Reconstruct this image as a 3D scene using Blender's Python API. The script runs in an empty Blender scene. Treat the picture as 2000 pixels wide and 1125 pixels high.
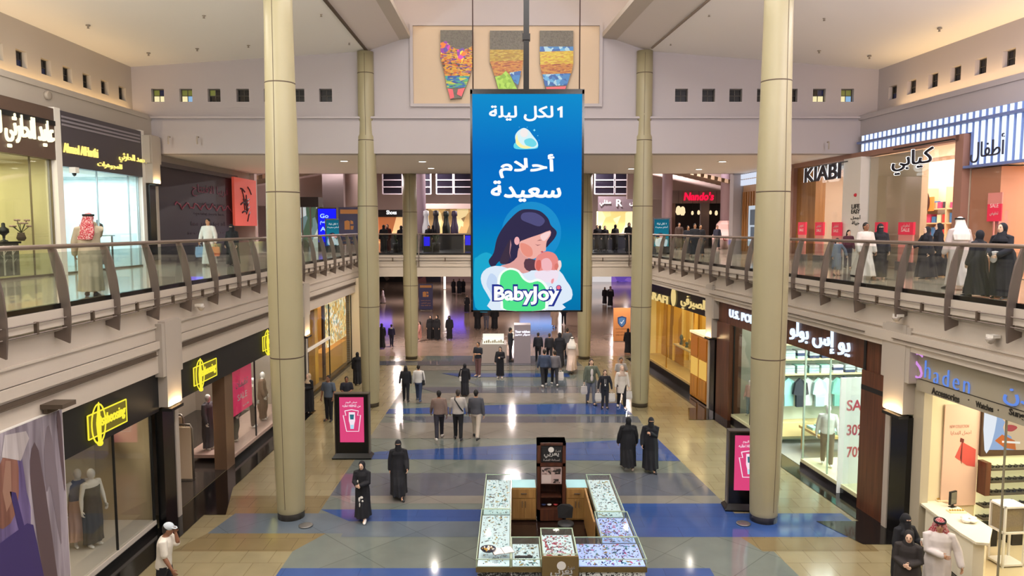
import bpy, bmesh, math, random
from mathutils import Vector, Matrix
from mathutils.geometry import tessellate_polygon

SC = bpy.context.scene
COL = SC.collection
random.seed(7)

# ------------------------------------------------------------------ camera
F = 1408.0                      # focal length in pixels of the 2000 px wide frame
PITCH = math.atan(117.5 / F)
CAMZ = 7.2
cd = bpy.data.cameras.new('camera')
cd.sensor_width = 36.0
cd.lens = 36.0 * F / 2000.0
cd.clip_end = 400
cam = bpy.data.objects.new('camera', cd)
COL.objects.link(cam)
cam.location = (0, 0, CAMZ)
cam.rotation_euler = (math.pi / 2 - PITCH, 0, 0)
SC.camera = cam

# ------------------------------------------------------------------ exposure, world
vs = SC.view_settings
vs.view_transform = 'Standard'
vs.look = 'None'
vs.gamma = 1.0
vs.use_curve_mapping = False
vs.exposure = 0.0
SC.display_settings.display_device = 'sRGB'
cy = SC.cycles
cy.use_denoising = True
cy.max_bounces = 7
cy.diffuse_bounces = 3
cy.glossy_bounces = 3
cy.transparent_max_bounces = 14
cy.transmission_bounces = 4
cy.caustics_reflective = False
cy.caustics_refractive = False
cy.sample_clamp_indirect = 4.0
cy.use_light_tree = True

W = bpy.data.worlds.new('world')
SC.world = W
W.use_nodes = True
W.node_tree.nodes['Background'].inputs[0].default_value = (0.75, 0.72, 0.80, 1)
W.node_tree.nodes['Background'].inputs[1].default_value = 0.10

# ------------------------------------------------------------------ large lamps: the mall's own and added fill
WARM = (1.0, 0.95, 0.88)
NEUT = (1.0, 0.96, 0.95)
COOL = (0.86, 0.93, 1.0)
COVE = (1.0, 0.66, 0.30)


def area(name, loc, size, energy, color=NEUT, rot=(0, 0, 0), shape='RECTANGLE', spread=None):
    l = bpy.data.lights.new(name, 'AREA')
    l.shape = shape
    l.size = size[0]
    l.size_y = size[1]
    l.energy = energy
    l.color = color
    if spread:
        l.spread = spread
    o = bpy.data.objects.new(name, l)
    o.location = loc
    o.rotation_euler = rot
    COL.objects.link(o)
    return o


PI = math.pi
# added unseen area light at the top of the raised middle vault
area('vault_fill', (0.3, 9, 17.6), (6.5, 30), 2700, NEUT)
# added fill panels for even light under both side ceilings, out of view
for yy in (-3, 4, 11, 17):
    area('ceiling_lamp', (-10.5, yy, 13.2), (2.6, 2.6), 330, WARM)
    area('ceiling_lamp', (10.8, yy, 13.2), (2.6, 2.6), 330, (0.98, 0.93, 1.0))
# added upward fill that brightens the ceilings, out of view
for yy in (1, 6, 11):
    area('fill_uplight', (-10.6, yy, 10.0), (1.6, 1.6), 620, (1.0, 0.99, 0.93), (math.radians(162), 0, 0))
    area('fill_uplight', (11.0, yy, 10.0), (1.6, 1.6), 640, (0.94, 0.89, 1.0), (math.radians(162), 0, 0))
area('fill_uplight', (-2.2, 9, 11.0), (1.6, 1.6), 300, NEUT, (math.radians(150), 0, 0))
area('fill_uplight', (2.8, 9, 11.0), (1.6, 1.6), 300, NEUT, (math.radians(150), 0, 0))
# cove strips on the ledges
area('cove_strip', (-14.70, 17.0, 11.62), (0.16, 23), 130, COVE, (PI, 0, 0))
area('cove_strip', (15.25, 16.4, 11.62), (0.16, 22), 230, COVE, (PI, 0, math.atan(0.1)))
area('cove_strip', (-3.7, 14, 14.75), (0.16, 28), 260, COVE, (PI, 0, 0))
area('cove_strip', (4.2, 14, 14.75), (0.16, 28), 260, COVE, (PI, 0, 0))
# hall beyond the bridge: upper floor and ground floor
for yy, xx in ((46, -13), (46, 10), (58, -14), (58, 0), (58, 12), (70, -8), (70, 8)):
    area('hall_lamp', (xx, yy, 14.0), (0.9, 0.9), 1700, (1.0, 0.87, 0.86))
for yy, xx in ((44, -7), (44, 0), (44, 7), (56, -9), (56, 1), (56, 10), (70, -10), (70, 0), (70, 10), (88, -8), (88, 6), (88, 14)):  # farthest row is added to brighten the far shops
    area('hall_lamp', (xx, yy, 4.45), (0.22, 0.22), 300, (1.0, 0.84, 0.78))
# shop interior lamps
for (x, y, z, sx, sy, e, c) in (
        (-11.0, 14.6, 4.1, 0.6, 4.5, 200, (1.0, 0.86, 0.66)), (-9.15, 24.5, 4.12, 0.4, 6.0, 420, (1, 0.92, 0.84)),
        (-10.3, 34, 3.9, 2.0, 9, 190, (1.0, 0.76, 0.45)),
        (11.6, 14.0, 4.2, 2.6, 4.6, 300, (1, 0.93, 0.74)), (11.0, 20.6, 4.2, 2.6, 4.5, 700, (0.88, 1.0, 0.94)),
        (10.0, 26.0, 4.2, 2, 3.2, 70, (1, 0.9, 0.75)), (9.7, 34, 4.3, 2, 8, 260, (1.0, 0.74, 0.36)),
        (-15.6, 19, 9.1, 2.6, 5.0, 170, (1.0, 0.96, 0.66)), (-15.6, 24.8, 9.0, 2.6, 4.4, 360, (0.80, 0.97, 1.0)),
        (16.0, 27.3, 9.85, 2.6, 9, 650, (1.0, 0.88, 0.78)), (17.0, 17.5, 8.95, 2.6, 9, 650, (1.0, 0.86, 0.75))):
    area('shop_lamp', (x, y, z), (sx, sy), e, c)

# ------------------------------------------------------------------ pixel rays (2000 x 1125 frame)
CP, SP = math.cos(PITCH), math.sin(PITCH)


def ray(u, v):
    a = (u - 1000.0) / F
    b = (562.5 - v) / F
    return Vector((a, CP + b * SP, -SP + b * CP))


def at_z(u, v, z=0.0):
    r = ray(u, v)
    t = (z - CAMZ) / r.z
    return Vector((r.x * t, r.y * t, z))


def at_y(u, v, y):
    r = ray(u, v)
    t = y / r.y
    return Vector((r.x * t, y, CAMZ + r.z * t))


# ------------------------------------------------------------------ materials
MATS = {}


def nodes_of(name):
    m = bpy.data.materials.new(name)
    m.use_nodes = True
    nt = m.node_tree
    return m, nt, nt.nodes['Principled BSDF']


def srgb(c):
    if isinstance(c, str):
        c = [int(c[i:i + 2], 16) / 255.0 for i in (0, 2, 4)]
    return tuple((x / 12.92 if x <= 0.04045 else ((x + 0.055) / 1.055) ** 2.4) for x in c) + (1.0,)


def mat(name, color='808080', rough=0.55, metal=0.0, emit=None, strength=0.0, spec=0.5, noise=0.0, nscale=6.0, bump=0.0, alpha=1.0):
    if name in MATS:
        return MATS[name]
    m, nt, b = nodes_of(name)
    c = srgb(color)
    b.inputs['Base Color'].default_value = c
    b.inputs['Roughness'].default_value = rough
    b.inputs['Metallic'].default_value = metal
    b.inputs['Specular IOR Level'].default_value = spec
    if emit is not None:
        b.inputs['Emission Color'].default_value = srgb(emit)
        b.inputs['Emission Strength'].default_value = strength
    if noise or bump:
        tc = nt.nodes.new('ShaderNodeTexCoord')
        n = nt.nodes.new('ShaderNodeTexNoise')
        n.inputs['Scale'].default_value = nscale
        n.inputs['Detail'].default_value = 3
        nt.links.new(tc.outputs['Object'], n.inputs['Vector'])
        if noise:
            mx = nt.nodes.new('ShaderNodeMix')
            mx.data_type = 'RGBA'
            mx.inputs[6].default_value = tuple(x * (1 - noise) for x in c[:3]) + (1,)
            mx.inputs[7].default_value = tuple(min(1, x * (1 + noise)) for x in c[:3]) + (1,)
            nt.links.new(n.outputs['Fac'], mx.inputs[0])
            nt.links.new(mx.outputs[2], b.inputs['Base Color'])
        if bump:
            bp = nt.nodes.new('ShaderNodeBump')
            bp.inputs['Strength'].default_value = bump
            nt.links.new(n.outputs['Fac'], bp.inputs['Height'])
            nt.links.new(bp.outputs['Normal'], b.inputs['Normal'])
    MATS[name] = m
    return m


def glow(name, color, strength=1.0):
    """screens, lit letters, light boxes"""
    if name in MATS:
        return MATS[name]
    m = mat(name, '080808', 0.5, emit=color, strength=strength, spec=0.08)
    return m


def screen_gradient(name, stops, z0, z1, strength=1.0, axis=2):
    """picture shown on a screen or light box: colour runs along an object axis"""
    m, nt, b = nodes_of(name)
    tc = nt.nodes.new('ShaderNodeTexCoord')
    sp = nt.nodes.new('ShaderNodeSeparateXYZ')
    nt.links.new(tc.outputs['Object'], sp.inputs[0])
    mr = nt.nodes.new('ShaderNodeMapRange')
    mr.inputs[1].default_value = z0
    mr.inputs[2].default_value = z1
    nt.links.new(sp.outputs[axis], mr.inputs[0])
    cr = nt.nodes.new('ShaderNodeValToRGB')
    el = cr.color_ramp.elements
    while len(el) < len(stops):
        el.new(0.5)
    for e, (p, c) in zip(el, stops):
        e.position = p
        e.color = srgb(c)
    nt.links.new(mr.outputs[0], cr.inputs[0])
    b.inputs['Base Color'].default_value = (0.0, 0.0, 0.0, 1)
    nt.links.new(cr.outputs[0], b.inputs['Emission Color'])
    b.inputs['Emission Strength'].default_value = strength
    b.inputs['Specular IOR Level'].default_value = 0.02
    b.inputs['Roughness'].default_value = 0.4
    MATS[name] = m
    return m


def glass(name, tint='F4FAF8', refl=0.10):
    if name in MATS:
        return MATS[name]
    m, nt, b = nodes_of(name)
    nt.nodes.remove(b)
    out = nt.nodes['Material Output']
    tr = nt.nodes.new('ShaderNodeBsdfTransparent')
    tr.inputs[0].default_value = srgb(tint)
    gl = nt.nodes.new('ShaderNodeBsdfGlossy')
    gl.inputs['Roughness'].default_value = 0.03
    lw = nt.nodes.new('ShaderNodeLayerWeight')
    lw.inputs[0].default_value = 0.18
    mu = nt.nodes.new('ShaderNodeMath')
    mu.operation = 'MULTIPLY_ADD'
    mu.inputs[1].default_value = refl * 3
    mu.inputs[2].default_value = refl * 0.35
    nt.links.new(lw.outputs['Fresnel'], mu.inputs[0])
    mx = nt.nodes.new('ShaderNodeMixShader')
    nt.links.new(mu.outputs[0], mx.inputs[0])
    nt.links.new(tr.outputs[0], mx.inputs[1])
    nt.links.new(gl.outputs[0], mx.inputs[2])
    nt.links.new(mx.outputs[0], out.inputs[0])
    MATS[name] = m
    return m


def tiles(name, c1, c2, mortar, scale, rough, w=0.6, h=0.3, rot=0.0, ms=0.012, offset=0.5, spec=0.5):
    """polished stone tiles laid in world metres"""
    if name in MATS:
        return MATS[name]
    m, nt, b = nodes_of(name)
    tc = nt.nodes.new('ShaderNodeTexCoord')
    mp = nt.nodes.new('ShaderNodeMapping')
    mp.inputs['Rotation'].default_value = (0, 0, rot)
    nt.links.new(tc.outputs['Object'], mp.inputs[0])
    br = nt.nodes.new('ShaderNodeTexBrick')
    br.offset = offset
    br.inputs['Scale'].default_value = scale
    br.inputs['Color1'].default_value = srgb(c1)
    br.inputs['Color2'].default_value = srgb(c2)
    br.inputs['Mortar'].default_value = srgb(mortar)
    br.inputs['Mortar Size'].default_value = ms
    br.inputs['Brick Width'].default_value = w
    br.inputs['Row Height'].default_value = h
    nt.links.new(mp.outputs[0], br.inputs['Vector'])
    n = nt.nodes.new('ShaderNodeTexNoise')
    n.inputs['Scale'].default_value = 1.3
    n.inputs['Detail'].default_value = 5
    nt.links.new(tc.outputs['Object'], n.inputs['Vector'])
    mx = nt.nodes.new('ShaderNodeMix')
    mx.data_type = 'RGBA'
    mx.blend_type = 'MULTIPLY'
    mx.inputs[0].default_value = 0.35
    nt.links.new(br.outputs['Color'], mx.inputs[6])
    nt.links.new(n.outputs['Fac'], mx.inputs[7])
    nt.links.new(mx.outputs[2], b.inputs['Base Color'])
    b.inputs['Roughness'].default_value = rough
    b.inputs['Specular IOR Level'].default_value = spec
    MATS[name] = m
    return m


def wood(name, c1, c2, rough=0.4, scale=1.0, axis='Z'):
    if name in MATS:
        return MATS[name]
    m, nt, b = nodes_of(name)
    tc = nt.nodes.new('ShaderNodeTexCoord')
    mp = nt.nodes.new('ShaderNodeMapping')
    s = [9 * scale, 9 * scale, 9 * scale]
    s['XYZ'.index(axis)] = 0.6 * scale
    mp.inputs['Scale'].default_value = s
    nt.links.new(tc.outputs['Object'], mp.inputs[0])
    n = nt.nodes.new('ShaderNodeTexNoise')
    n.inputs['Scale'].default_value = 1.6
    n.inputs['Detail'].default_value = 6
    n.inputs['Distortion'].default_value = 0.7
    nt.links.new(mp.outputs[0], n.inputs['Vector'])
    cr = nt.nodes.new('ShaderNodeValToRGB')
    cr.color_ramp.elements[0].position = 0.35
    cr.color_ramp.elements[1].position = 0.68
    cr.color_ramp.elements[0].color = srgb(c1)
    cr.color_ramp.elements[1].color = srgb(c2)
    nt.links.new(n.outputs['Fac'], cr.inputs[0])
    nt.links.new(cr.outputs[0], b.inputs['Base Color'])
    b.inputs['Roughness'].default_value = rough
    MATS[name] = m
    return m


def voronoi_mix(name, cols, scale, rough=0.6, emit=0.0, stretch=(1, 1, 1), noise=0.0):
    """patchwork of small coloured cells: mosaics, cloth prints, trays of trinkets"""
    if name in MATS:
        return MATS[name]
    m, nt, b = nodes_of(name)
    tc = nt.nodes.new('ShaderNodeTexCoord')
    mp = nt.nodes.new('ShaderNodeMapping')
    mp.inputs['Scale'].default_value = stretch
    nt.links.new(tc.outputs['Object'], mp.inputs[0])
    v = nt.nodes.new('ShaderNodeTexVoronoi')
    v.inputs['Scale'].default_value = scale
    nt.links.new(mp.outputs[0], v.inputs['Vector'])
    sp = nt.nodes.new('ShaderNodeSeparateColor')
    nt.links.new(v.outputs['Color'], sp.inputs[0])
    cr = nt.nodes.new('ShaderNodeValToRGB')
    cr.color_ramp.interpolation = 'CONSTANT'
    el = cr.color_ramp.elements
    while len(el) < len(cols):
        el.new(0.5)
    for i, (e, c) in enumerate(zip(el, cols)):
        e.position = i / len(cols)
        e.color = srgb(c)
    nt.links.new(sp.outputs[0], cr.inputs[0])
    nt.links.new(cr.outputs[0], b.inputs['Base Color'])
    b.inputs['Roughness'].default_value = rough
    if emit:
        nt.links.new(cr.outputs[0], b.inputs['Emission Color'])
        b.inputs['Emission Strength'].default_value = emit
    MATS[name] = m
    return m


# ------------------------------------------------------------------ side frames: local (o outward, s along, z up)
def world_frame(p):
    return Vector(p)


LX = -8.5


def left(p):
    return Vector((LX - p[0], p[1], p[2]))


RA = math.atan(0.1)
RC, RS = math.cos(RA), math.sin(RA)


def right(p):
    s = p[1] - 17.0
    return Vector((9.15 - s * RS + p[0] * RC, 17.0 + s * RC + p[0] * RS, p[2]))


def shifted(base):
    base = Vector(base)
    return lambda p: base + Vector(p)


def turned(base, deg):
    R = Matrix.Rotation(math.radians(deg), 3, 'Z')
    base = Vector(base)
    return lambda p: base + R @ Vector(p)


def hit_l(u, v, o):
    """(s, z) where a ray meets the left side's plane at offset o"""
    r = ray(u, v)
    t = (LX - o) / r.x
    return (r.y * t, CAMZ + r.z * t)


def hit_r(u, v, o):
    r = ray(u, v)
    n = Vector((RC, RS, 0))
    p0 = Vector((9.15, 17.0, CAMZ)) + n * o - Vector((0, 0, CAMZ))
    t = p0.dot(n) / (r.x * n.x + r.y * n.y)
    p = r * t
    return (17.0 + (p.y - 17.0) * RC - (p.x - 9.15) * RS, CAMZ + p.z)


# ------------------------------------------------------------------ mesh builder
class MB:
    def __init__(self, frame=world_frame):
        self.v, self.f, self.m, self.smooth = [], [], [], []
        self.fr = frame

    def add(self, verts, faces, mi=0, smooth=False):
        n = len(self.v)
        self.v += [self.fr(p) for p in verts]
        self.f += [tuple(i + n for i in f) for f in faces]
        self.m += [mi] * len(faces)
        self.smooth += [smooth] * len(faces)
        return self

    def box(self, x0, x1, y0, y1, z0, z1, mi=0):
        vs = [(x, y, z) for z in (z0, z1) for y in (y0, y1) for x in (x0, x1)]
        return self.add(vs, [(0, 2, 3, 1), (4, 5, 7, 6), (0, 1, 5, 4), (2, 6, 7, 3), (0, 4, 6, 2), (1, 3, 7, 5)], mi)

    def boxc(self, c, s, mi=0):
        return self.box(c[0] - s[0] / 2, c[0] + s[0] / 2, c[1] - s[1] / 2, c[1] + s[1] / 2, c[2] - s[2] / 2, c[2] + s[2] / 2, mi)

    def quad(self, a, b, c, d, mi=0):
        return self.add([a, b, c, d], [(0, 1, 2, 3)], mi)

    def prism(self, poly, off, mi=0, smooth=False):
        """poly: 3-D outline, extruded by the vector off"""
        n = len(poly)
        off = Vector(off)
        vs = [Vector(p) for p in poly] + [Vector(p) + off for p in poly]
        fs = [tuple(range(n - 1, -1, -1)), tuple(range(n, 2 * n))]
        fs += [(i, (i + 1) % n, n + (i + 1) % n, n + i) for i in range(n)]
        return self.add(vs, fs, mi, smooth)

    def loft(self, rings, mi=0, smooth=True, cap=True):
        """rings: lists of points of equal length"""
        n = len(rings[0])
        vs = [p for r in rings for p in r]
        fs = []
        for k in range(len(rings) - 1):
            for i in range(n):
                j = (i + 1) % n
                fs.append((k * n + i, k * n + j, (k + 1) * n + j, (k + 1) * n + i))
        if cap:
            fs.append(tuple(range(n - 1, -1, -1)))
            b = (len(rings) - 1) * n
            fs.append(tuple(range(b, b + n)))
        return self.add(vs, fs, mi, smooth)

    def lathe(self, prof, c=(0, 0, 0), n=20, mi=0, smooth=True):
        rings = []
        for r, z in prof:
            rings.append([(c[0] + r * math.cos(2 * PI * i / n), c[1] + r * math.sin(2 * PI * i / n), c[2] + z) for i in range(n)])
        return self.loft(rings, mi, smooth)

    def tube(self, path, r, n=8, mi=0, cap=True):
        rings = []
        P = [Vector(p) for p in path]
        rr = r if isinstance(r, (list, tuple)) else [r] * len(P)
        for k, p in enumerate(P):
            d = (P[min(k + 1, len(P) - 1)] - P[max(k - 1, 0)]).normalized()
            if k == 0:
                x = d.cross(Vector((0, 0, 1)) if abs(d.z) < 0.9 else Vector((0, 1, 0))).normalized()
            else:                              # carry the ring along without twist
                x = (x - d * x.dot(d)).normalized()
            y = x.cross(d)
            rings.append([p + (x * math.cos(2 * PI * i / n) + y * math.sin(2 * PI * i / n)) * rr[k] for i in range(n)])
        return self.loft(rings, mi, True, cap)

    def ball(self, c, r, n=12, m=8, mi=0):
        rx, ry, rz = r if isinstance(r, (list, tuple)) else (r, r, r)
        prof = []
        for k in range(m + 1):
            a = -PI / 2 + PI * k / m
            prof.append((max(math.cos(a), 0.02), math.sin(a)))
        rings = [[(c[0] + rx * q * math.cos(2 * PI * i / n), c[1] + ry * q * math.sin(2 * PI * i / n), c[2] + rz * z) for i in range(n)] for q, z in prof]
        return self.loft(rings, mi)

    def build(self, name, mats, parent=None, label=None, cat=None, group=None, kind=None):
        me = bpy.data.meshes.new(name)
        vs = self.v
        lo = Vector((min(p.x for p in vs), min(p.y for p in vs), min(p.z for p in vs)))
        hi = Vector((max(p.x for p in vs), max(p.y for p in vs), max(p.z for p in vs)))
        org = Vector(((lo.x + hi.x) / 2, (lo.y + hi.y) / 2, lo.z))
        me.from_pydata([p - org for p in vs], [], self.f)
        if not isinstance(mats, (list, tuple)):
            mats = [mats]
        for m in mats:
            me.materials.append(m)
        me.polygons.foreach_set('material_index', self.m)
        me.polygons.foreach_set('use_smooth', self.smooth)
        bm = bmesh.new()
        bm.from_mesh(me)
        bmesh.ops.recalc_face_normals(bm, faces=bm.faces)
        bm.to_mesh(me)
        bm.free()
        me.update()
        o = bpy.data.objects.new(name, me)
        COL.objects.link(o)
        place(o, org, parent)
        return tag(o, label, cat, group, kind)


def place(o, wloc, parent=None):
    if parent is not None:
        o.parent = parent
        pl = Vector(parent.location)
        q = parent.parent
        while q is not None:
            pl += Vector(q.location)
            q = q.parent
        o.location = Vector(wloc) - pl
    else:
        o.location = wloc


def tag(o, label=None, cat=None, group=None, kind=None):
    if label:
        o['label'] = label
    if cat:
        o['category'] = cat
    if group:
        o['group'] = group
    if kind:
        o['kind'] = kind
    return o


def thing(name, loc, label, cat, group=None):
    o = bpy.data.objects.new(name, None)
    o.empty_display_size = 0.2
    o.location = loc
    COL.objects.link(o)
    return tag(o, label, cat, group)


def S(mb, name, mats):
    return mb.build(name, mats, kind='structure')


# ------------------------------------------------------------------ text
TMP = bpy.data.scenes.new('scratch')


def evaluated(o):
    TMP.collection.objects.link(o)
    vl = TMP.view_layers[0]
    vl.update()
    dg = vl.depsgraph
    m = bpy.data.meshes.new_from_object(o.evaluated_get(dg), depsgraph=dg)
    TMP.collection.objects.unlink(o)
    return m


# Arabic letters: isolated form code point, joins to the next letter or not
_AR = {'ا': (0xFE8D, 0), 'أ': (0xFE83, 0), 'إ': (0xFE87, 0), 'ب': (0xFE8F, 1), 'ت': (0xFE95, 1), 'ة': (0xFE93, 0), 'ث': (0xFE99, 1),
       'ج': (0xFE9D, 1), 'ح': (0xFEA1, 1), 'خ': (0xFEA5, 1), 'د': (0xFEA9, 0), 'ذ': (0xFEAB, 0), 'ر': (0xFEAD, 0), 'ز': (0xFEAF, 0),
       'س': (0xFEB1, 1), 'ش': (0xFEB5, 1), 'ص': (0xFEB9, 1), 'ض': (0xFEBD, 1), 'ط': (0xFEC1, 1), 'ع': (0xFEC9, 1), 'غ': (0xFECD, 1),
       'ف': (0xFED1, 1), 'ق': (0xFED5, 1), 'ك': (0xFED9, 1), 'ل': (0xFEDD, 1), 'م': (0xFEE1, 1), 'ن': (0xFEE5, 1), 'ه': (0xFEE9, 1),
       'و': (0xFEED, 0), 'ي': (0xFEF1, 1), 'ى': (0xFEEF, 0), 'ئ': (0xFE89, 1)}
_LA = {'ا': 0xFEFB, 'أ': 0xFEF7}


def arabic(s):
    """joined letter forms in drawing order"""
    out, prev, i = [], False, 0
    while i < len(s):
        ch = s[i]
        if ch == 'ل' and i + 1 < len(s) and s[i + 1] in _LA:
            out.append(chr(_LA[s[i + 1]] + (1 if prev else 0)))
            prev = False
            i += 2
            continue
        if ch in _AR:
            base, dual = _AR[ch]
            nxt = i + 1 < len(s) and s[i + 1] in _AR
            if dual:
                f = base + (3 if prev and nxt else 2 if nxt else 1 if prev else 0)
            else:
                f = base + (1 if prev else 0)
            out.append(chr(f if f != 0xFE93 else 0xFE94))
            prev = bool(dual)
        else:
            out.append(ch)
            prev = False
        i += 1
    out.reverse()
    i = 0
    while i < len(out):                       # Latin words keep their own direction
        j = i
        while j < len(out) and out[j].isascii() and not out[j].isspace():
            j += 1
        out[i:j] = out[i:j][::-1]
        i = max(j, i + 1)
    return ''.join(out)


def text_into(mb, s, centre, rvec, uvec, w=None, h=None, depth=0.02, bold=0.0, mi=0, shear=0.0, spacing=1.0):
    """letters as a solid, fitted to w x h around the centre; right and up vectors are in world space"""
    grow = 0.0
    if any('\u0600' <= c <= '\u06ff' for c in s):
        s = arabic(s)
        grow, bold = max(bold, 0.0), min(bold, 0.0)
    c = bpy.data.curves.new('lettering', 'FONT')
    c.body = s
    c.space_character = spacing
    c.size = 1
    c.offset = bold
    c.resolution_u = 3
    c.shear = shear
    o = bpy.data.objects.new('lettering', c)
    me = evaluated(o)
    vs = [v.co.copy() for v in me.vertices]
    if not vs:
        return
    fs = [tuple(p.vertices) for p in me.polygons]
    bpy.data.meshes.remove(me)
    bpy.data.objects.remove(o)
    x0, x1 = min(v.x for v in vs), max(v.x for v in vs)
    y0, y1 = min(v.y for v in vs), max(v.y for v in vs)
    sx = w / (x1 - x0) if w else None
    sy = h / (y1 - y0) if h else None
    sx = sx or sy
    sy = sy or sx
    R, U = Vector(rvec).normalized(), Vector(uvec).normalized()
    N = R.cross(U)
    cx, cy_ = (x0 + x1) / 2, (y0 + y1) / 2
    front = [Vector(centre) + R * ((v.x - cx) * sx) + U * ((v.y - cy_) * sy) + N * depth for v in vs]
    back = [p - N * depth for p in front]
    n = len(vs)
    edges = {}
    for f in fs:
        for i in range(len(f)):
            e = (f[i], f[(i + 1) % len(f)])
            edges[e] = edges.get(e, 0) + 1
    walls = [(a, b, b + n, a + n) for (a, b) in edges if (b, a) not in edges]
    fr = mb.fr
    mb.fr = world_frame
    if grow:                                  # thicker Arabic strokes: the outline repeated around itself
        for k in range(8):
            d = (R * math.cos(k * PI / 4) + U * math.sin(k * PI / 4)) * grow * sy - N * (0.0002 * k)
            mb.add([p + d for p in front + back], fs + walls, mi)
    mb.add(front + back, fs + walls, mi)
    mb.fr = fr


def smooth_poly(pts, n=4):
    """closed Catmull-Rom through 2-D points"""
    out = []
    k = len(pts)
    for i in range(k):
        p0, p1, p2, p3 = (Vector(pts[(i + j - 1) % k]).to_2d() for j in range(4))
        for q in range(n):
            t = q / n
            out.append(0.5 * ((2 * p1) + (p2 - p0) * t + (2 * p0 - 5 * p1 + 4 * p2 - p3) * t * t + (3 * p1 - p0 - 3 * p2 + p3) * t ** 3))
    return out


def art(mb, pts, org, rvec, uvec, layer, mi, smooth=0, thick=0.002):
    """flat coloured shape of a picture; pts in metres on its plane"""
    P = smooth_poly(pts, smooth) if smooth else [Vector(p) for p in pts]
    R, U = Vector(rvec).normalized(), Vector(uvec).normalized()
    N = R.cross(U)
    base = Vector(org) + N * (layer * thick)
    v3 = [base + R * p[0] + U * p[1] for p in P]
    tri = tessellate_polygon([[Vector((p[0], p[1], 0)) for p in P]])
    fr = mb.fr
    mb.fr = world_frame
    mb.add(v3, [tuple(t) for t in tri], mi)
    mb.fr = fr


def disc_pts(cx, cy_, rx, ry=None, n=24):
    ry = ry or rx
    return [(cx + rx * math.cos(2 * PI * i / n), cy_ + ry * math.sin(2 * PI * i / n)) for i in range(n)]


LR, UP = Vector((0, 1, 0)), Vector((0, 0, 1))          # reading direction on the left side's walls
RR = Vector((RS, -RC, 0))                               # and on the right side's walls
FR = Vector((1, 0, 0))                                  # on walls facing the camera

H = 5.75

# ================================================================== STRUCTURE
M_wall = mat('wall_paint', 'B6ACA0', 0.6, noise=0.03, nscale=0.6)
M_wallp = mat('wall_paint_pale', 'AEA6A7', 0.6, noise=0.02, nscale=0.6)
M_ceil = mat('ceiling_paint', 'EAE6E2', 0.7)
M_fascia = mat('fascia_paint', 'C8BCAE', 0.55, noise=0.03, nscale=0.8)
M_seam = mat('shadow_gap', '57493B', 0.8)
M_col = mat('column_cladding', 'A19878', 0.42, noise=0.04, nscale=1.2)
M_black = mat('black_gloss', '0B0B0C', 0.22)
M_blackm = mat('black_matt', '121213', 0.55)
M_steel = mat('brushed_steel', '8E8478', 0.38, metal=0.75)
M_rail = mat('rail_steel', '9A8B80', 0.34, metal=0.7)
M_glass = glass('clear_glass')
M_shopglass = glass('shop_glass', 'FAFCFB', 0.08)
M_white = mat('white_paint', 'EDE8E0', 0.45)
M_cream = mat('cream_paint', 'E6D6B8', 0.5)

# ---- ground floor with its inlaid pattern
T_tan = tiles('tan_tiles', '988C6C', '908464', '7A6E50', 1.0, 0.15, 0.62, 0.62, 0.0, 0.008, 0.5)
T_tan2 = tiles('brown_tan_tiles', '82724F', '7C6C4C', '66583C', 1.0, 0.15, 0.62, 0.62, 0.0, 0.008, 0.5)
T_grey = tiles('grey_tiles', '737A74', '6E756F', '5A605B', 1.0, 0.09, 1.6, 1.6, math.radians(45), 0.010, 0.0)
T_greyd = tiles('dark_grey_tiles', '5F626B', '5B5E68', '4C4E56', 1.0, 0.08, 1.6, 1.6, math.radians(45), 0.008, 0.0)
T_greyb = tiles('blue_grey_tiles', '667079', '626C76', '545C64', 1.0, 0.08, 1.6, 1.6, math.radians(45), 0.008, 0.0)
T_greyg = tiles('warm_grey_tiles', '85817A', '7F7B74', '66635D', 1.0, 0.09, 1.6, 1.6, math.radians(45), 0.008, 0.0)
T_blue = tiles('blue_tiles', '3A5690', '365088', '2E4474', 1.0, 0.08, 1.6, 0.62, 0.0, 0.006, 0.5)
T_far = tiles('rose_beige_tiles', 'AA9484', 'A28C7C', '8C7A6C', 1.0, 0.14, 1.2, 1.2, 0.0, 0.006, 0.0)
T_black = mat('black_granite', '0E0D0D', 0.10)
b = MB()
b.quad((-26, -5, 0), (26, -5, 0), (26, 97, 0), (-26, 97, 0), 0)
_lay = [0]


def inlay(pts, mi):
    _lay[0] += 1
    b.add([(p[0], p[1], 0.0004 * _lay[0]) for p in pts], [tuple(range(len(pts)))], mi)


def xr(y, x17):                       # lines parallel to the right hand shops
    return x17 - 0.1 * (y - 17)


def band(y0, y1, mi, xl0=-4.9, xl1=None, xr0=None, xr1=None):
    xl1 = xl0 if xl1 is None else xl1
    xr0 = xr(y0, 5.7) if xr0 is None else xr0
    xr1 = xr(y1, 5.7) if xr1 is None else xr1
    inlay([(xl0, y0), (xr0, y0), (xr1, y1), (xl1, y1)], mi)


# 0 tan 1 grey 2 dark grey 3 blue grey 4 warm grey 5 blue 6 far 7 black 8 brown tan
inlay([(-26, 40.2), (26, 40.2), (26, 97), (-26, 97)], 6)
inlay([(-4.9, -5), (7.9, -5), (xr(40.2, 5.7), 40.2), (-4.9, 40.2)], 1)
inlay([(-7.75, 17.6), (-4.9, 17.6), (-4.9, 18.9), (-7.75, 18.9)], 8)
inlay([(-7.6, 15.55), (-4.9, 15.55), (-4.4, 16.5), (-7.2, 16.5)], 8)
inlay([(5.6, 15.55), (8.2, 15.55), (8.2, 16.4), (5.3, 16.4)], 8)
band(16.5, 17.7, 3, -7.2, -7.0, 1.6, 1.6)
band(16.3, 17.7, 5, 1.6, 1.6, xr(16.3, 8.4), xr(17.7, 8.4))
band(17.2, 17.95, 5, -4.0, -4.9, 1.2, 1.2)
band(17.7, 18.35, 5, 1.6, 1.6)
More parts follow.
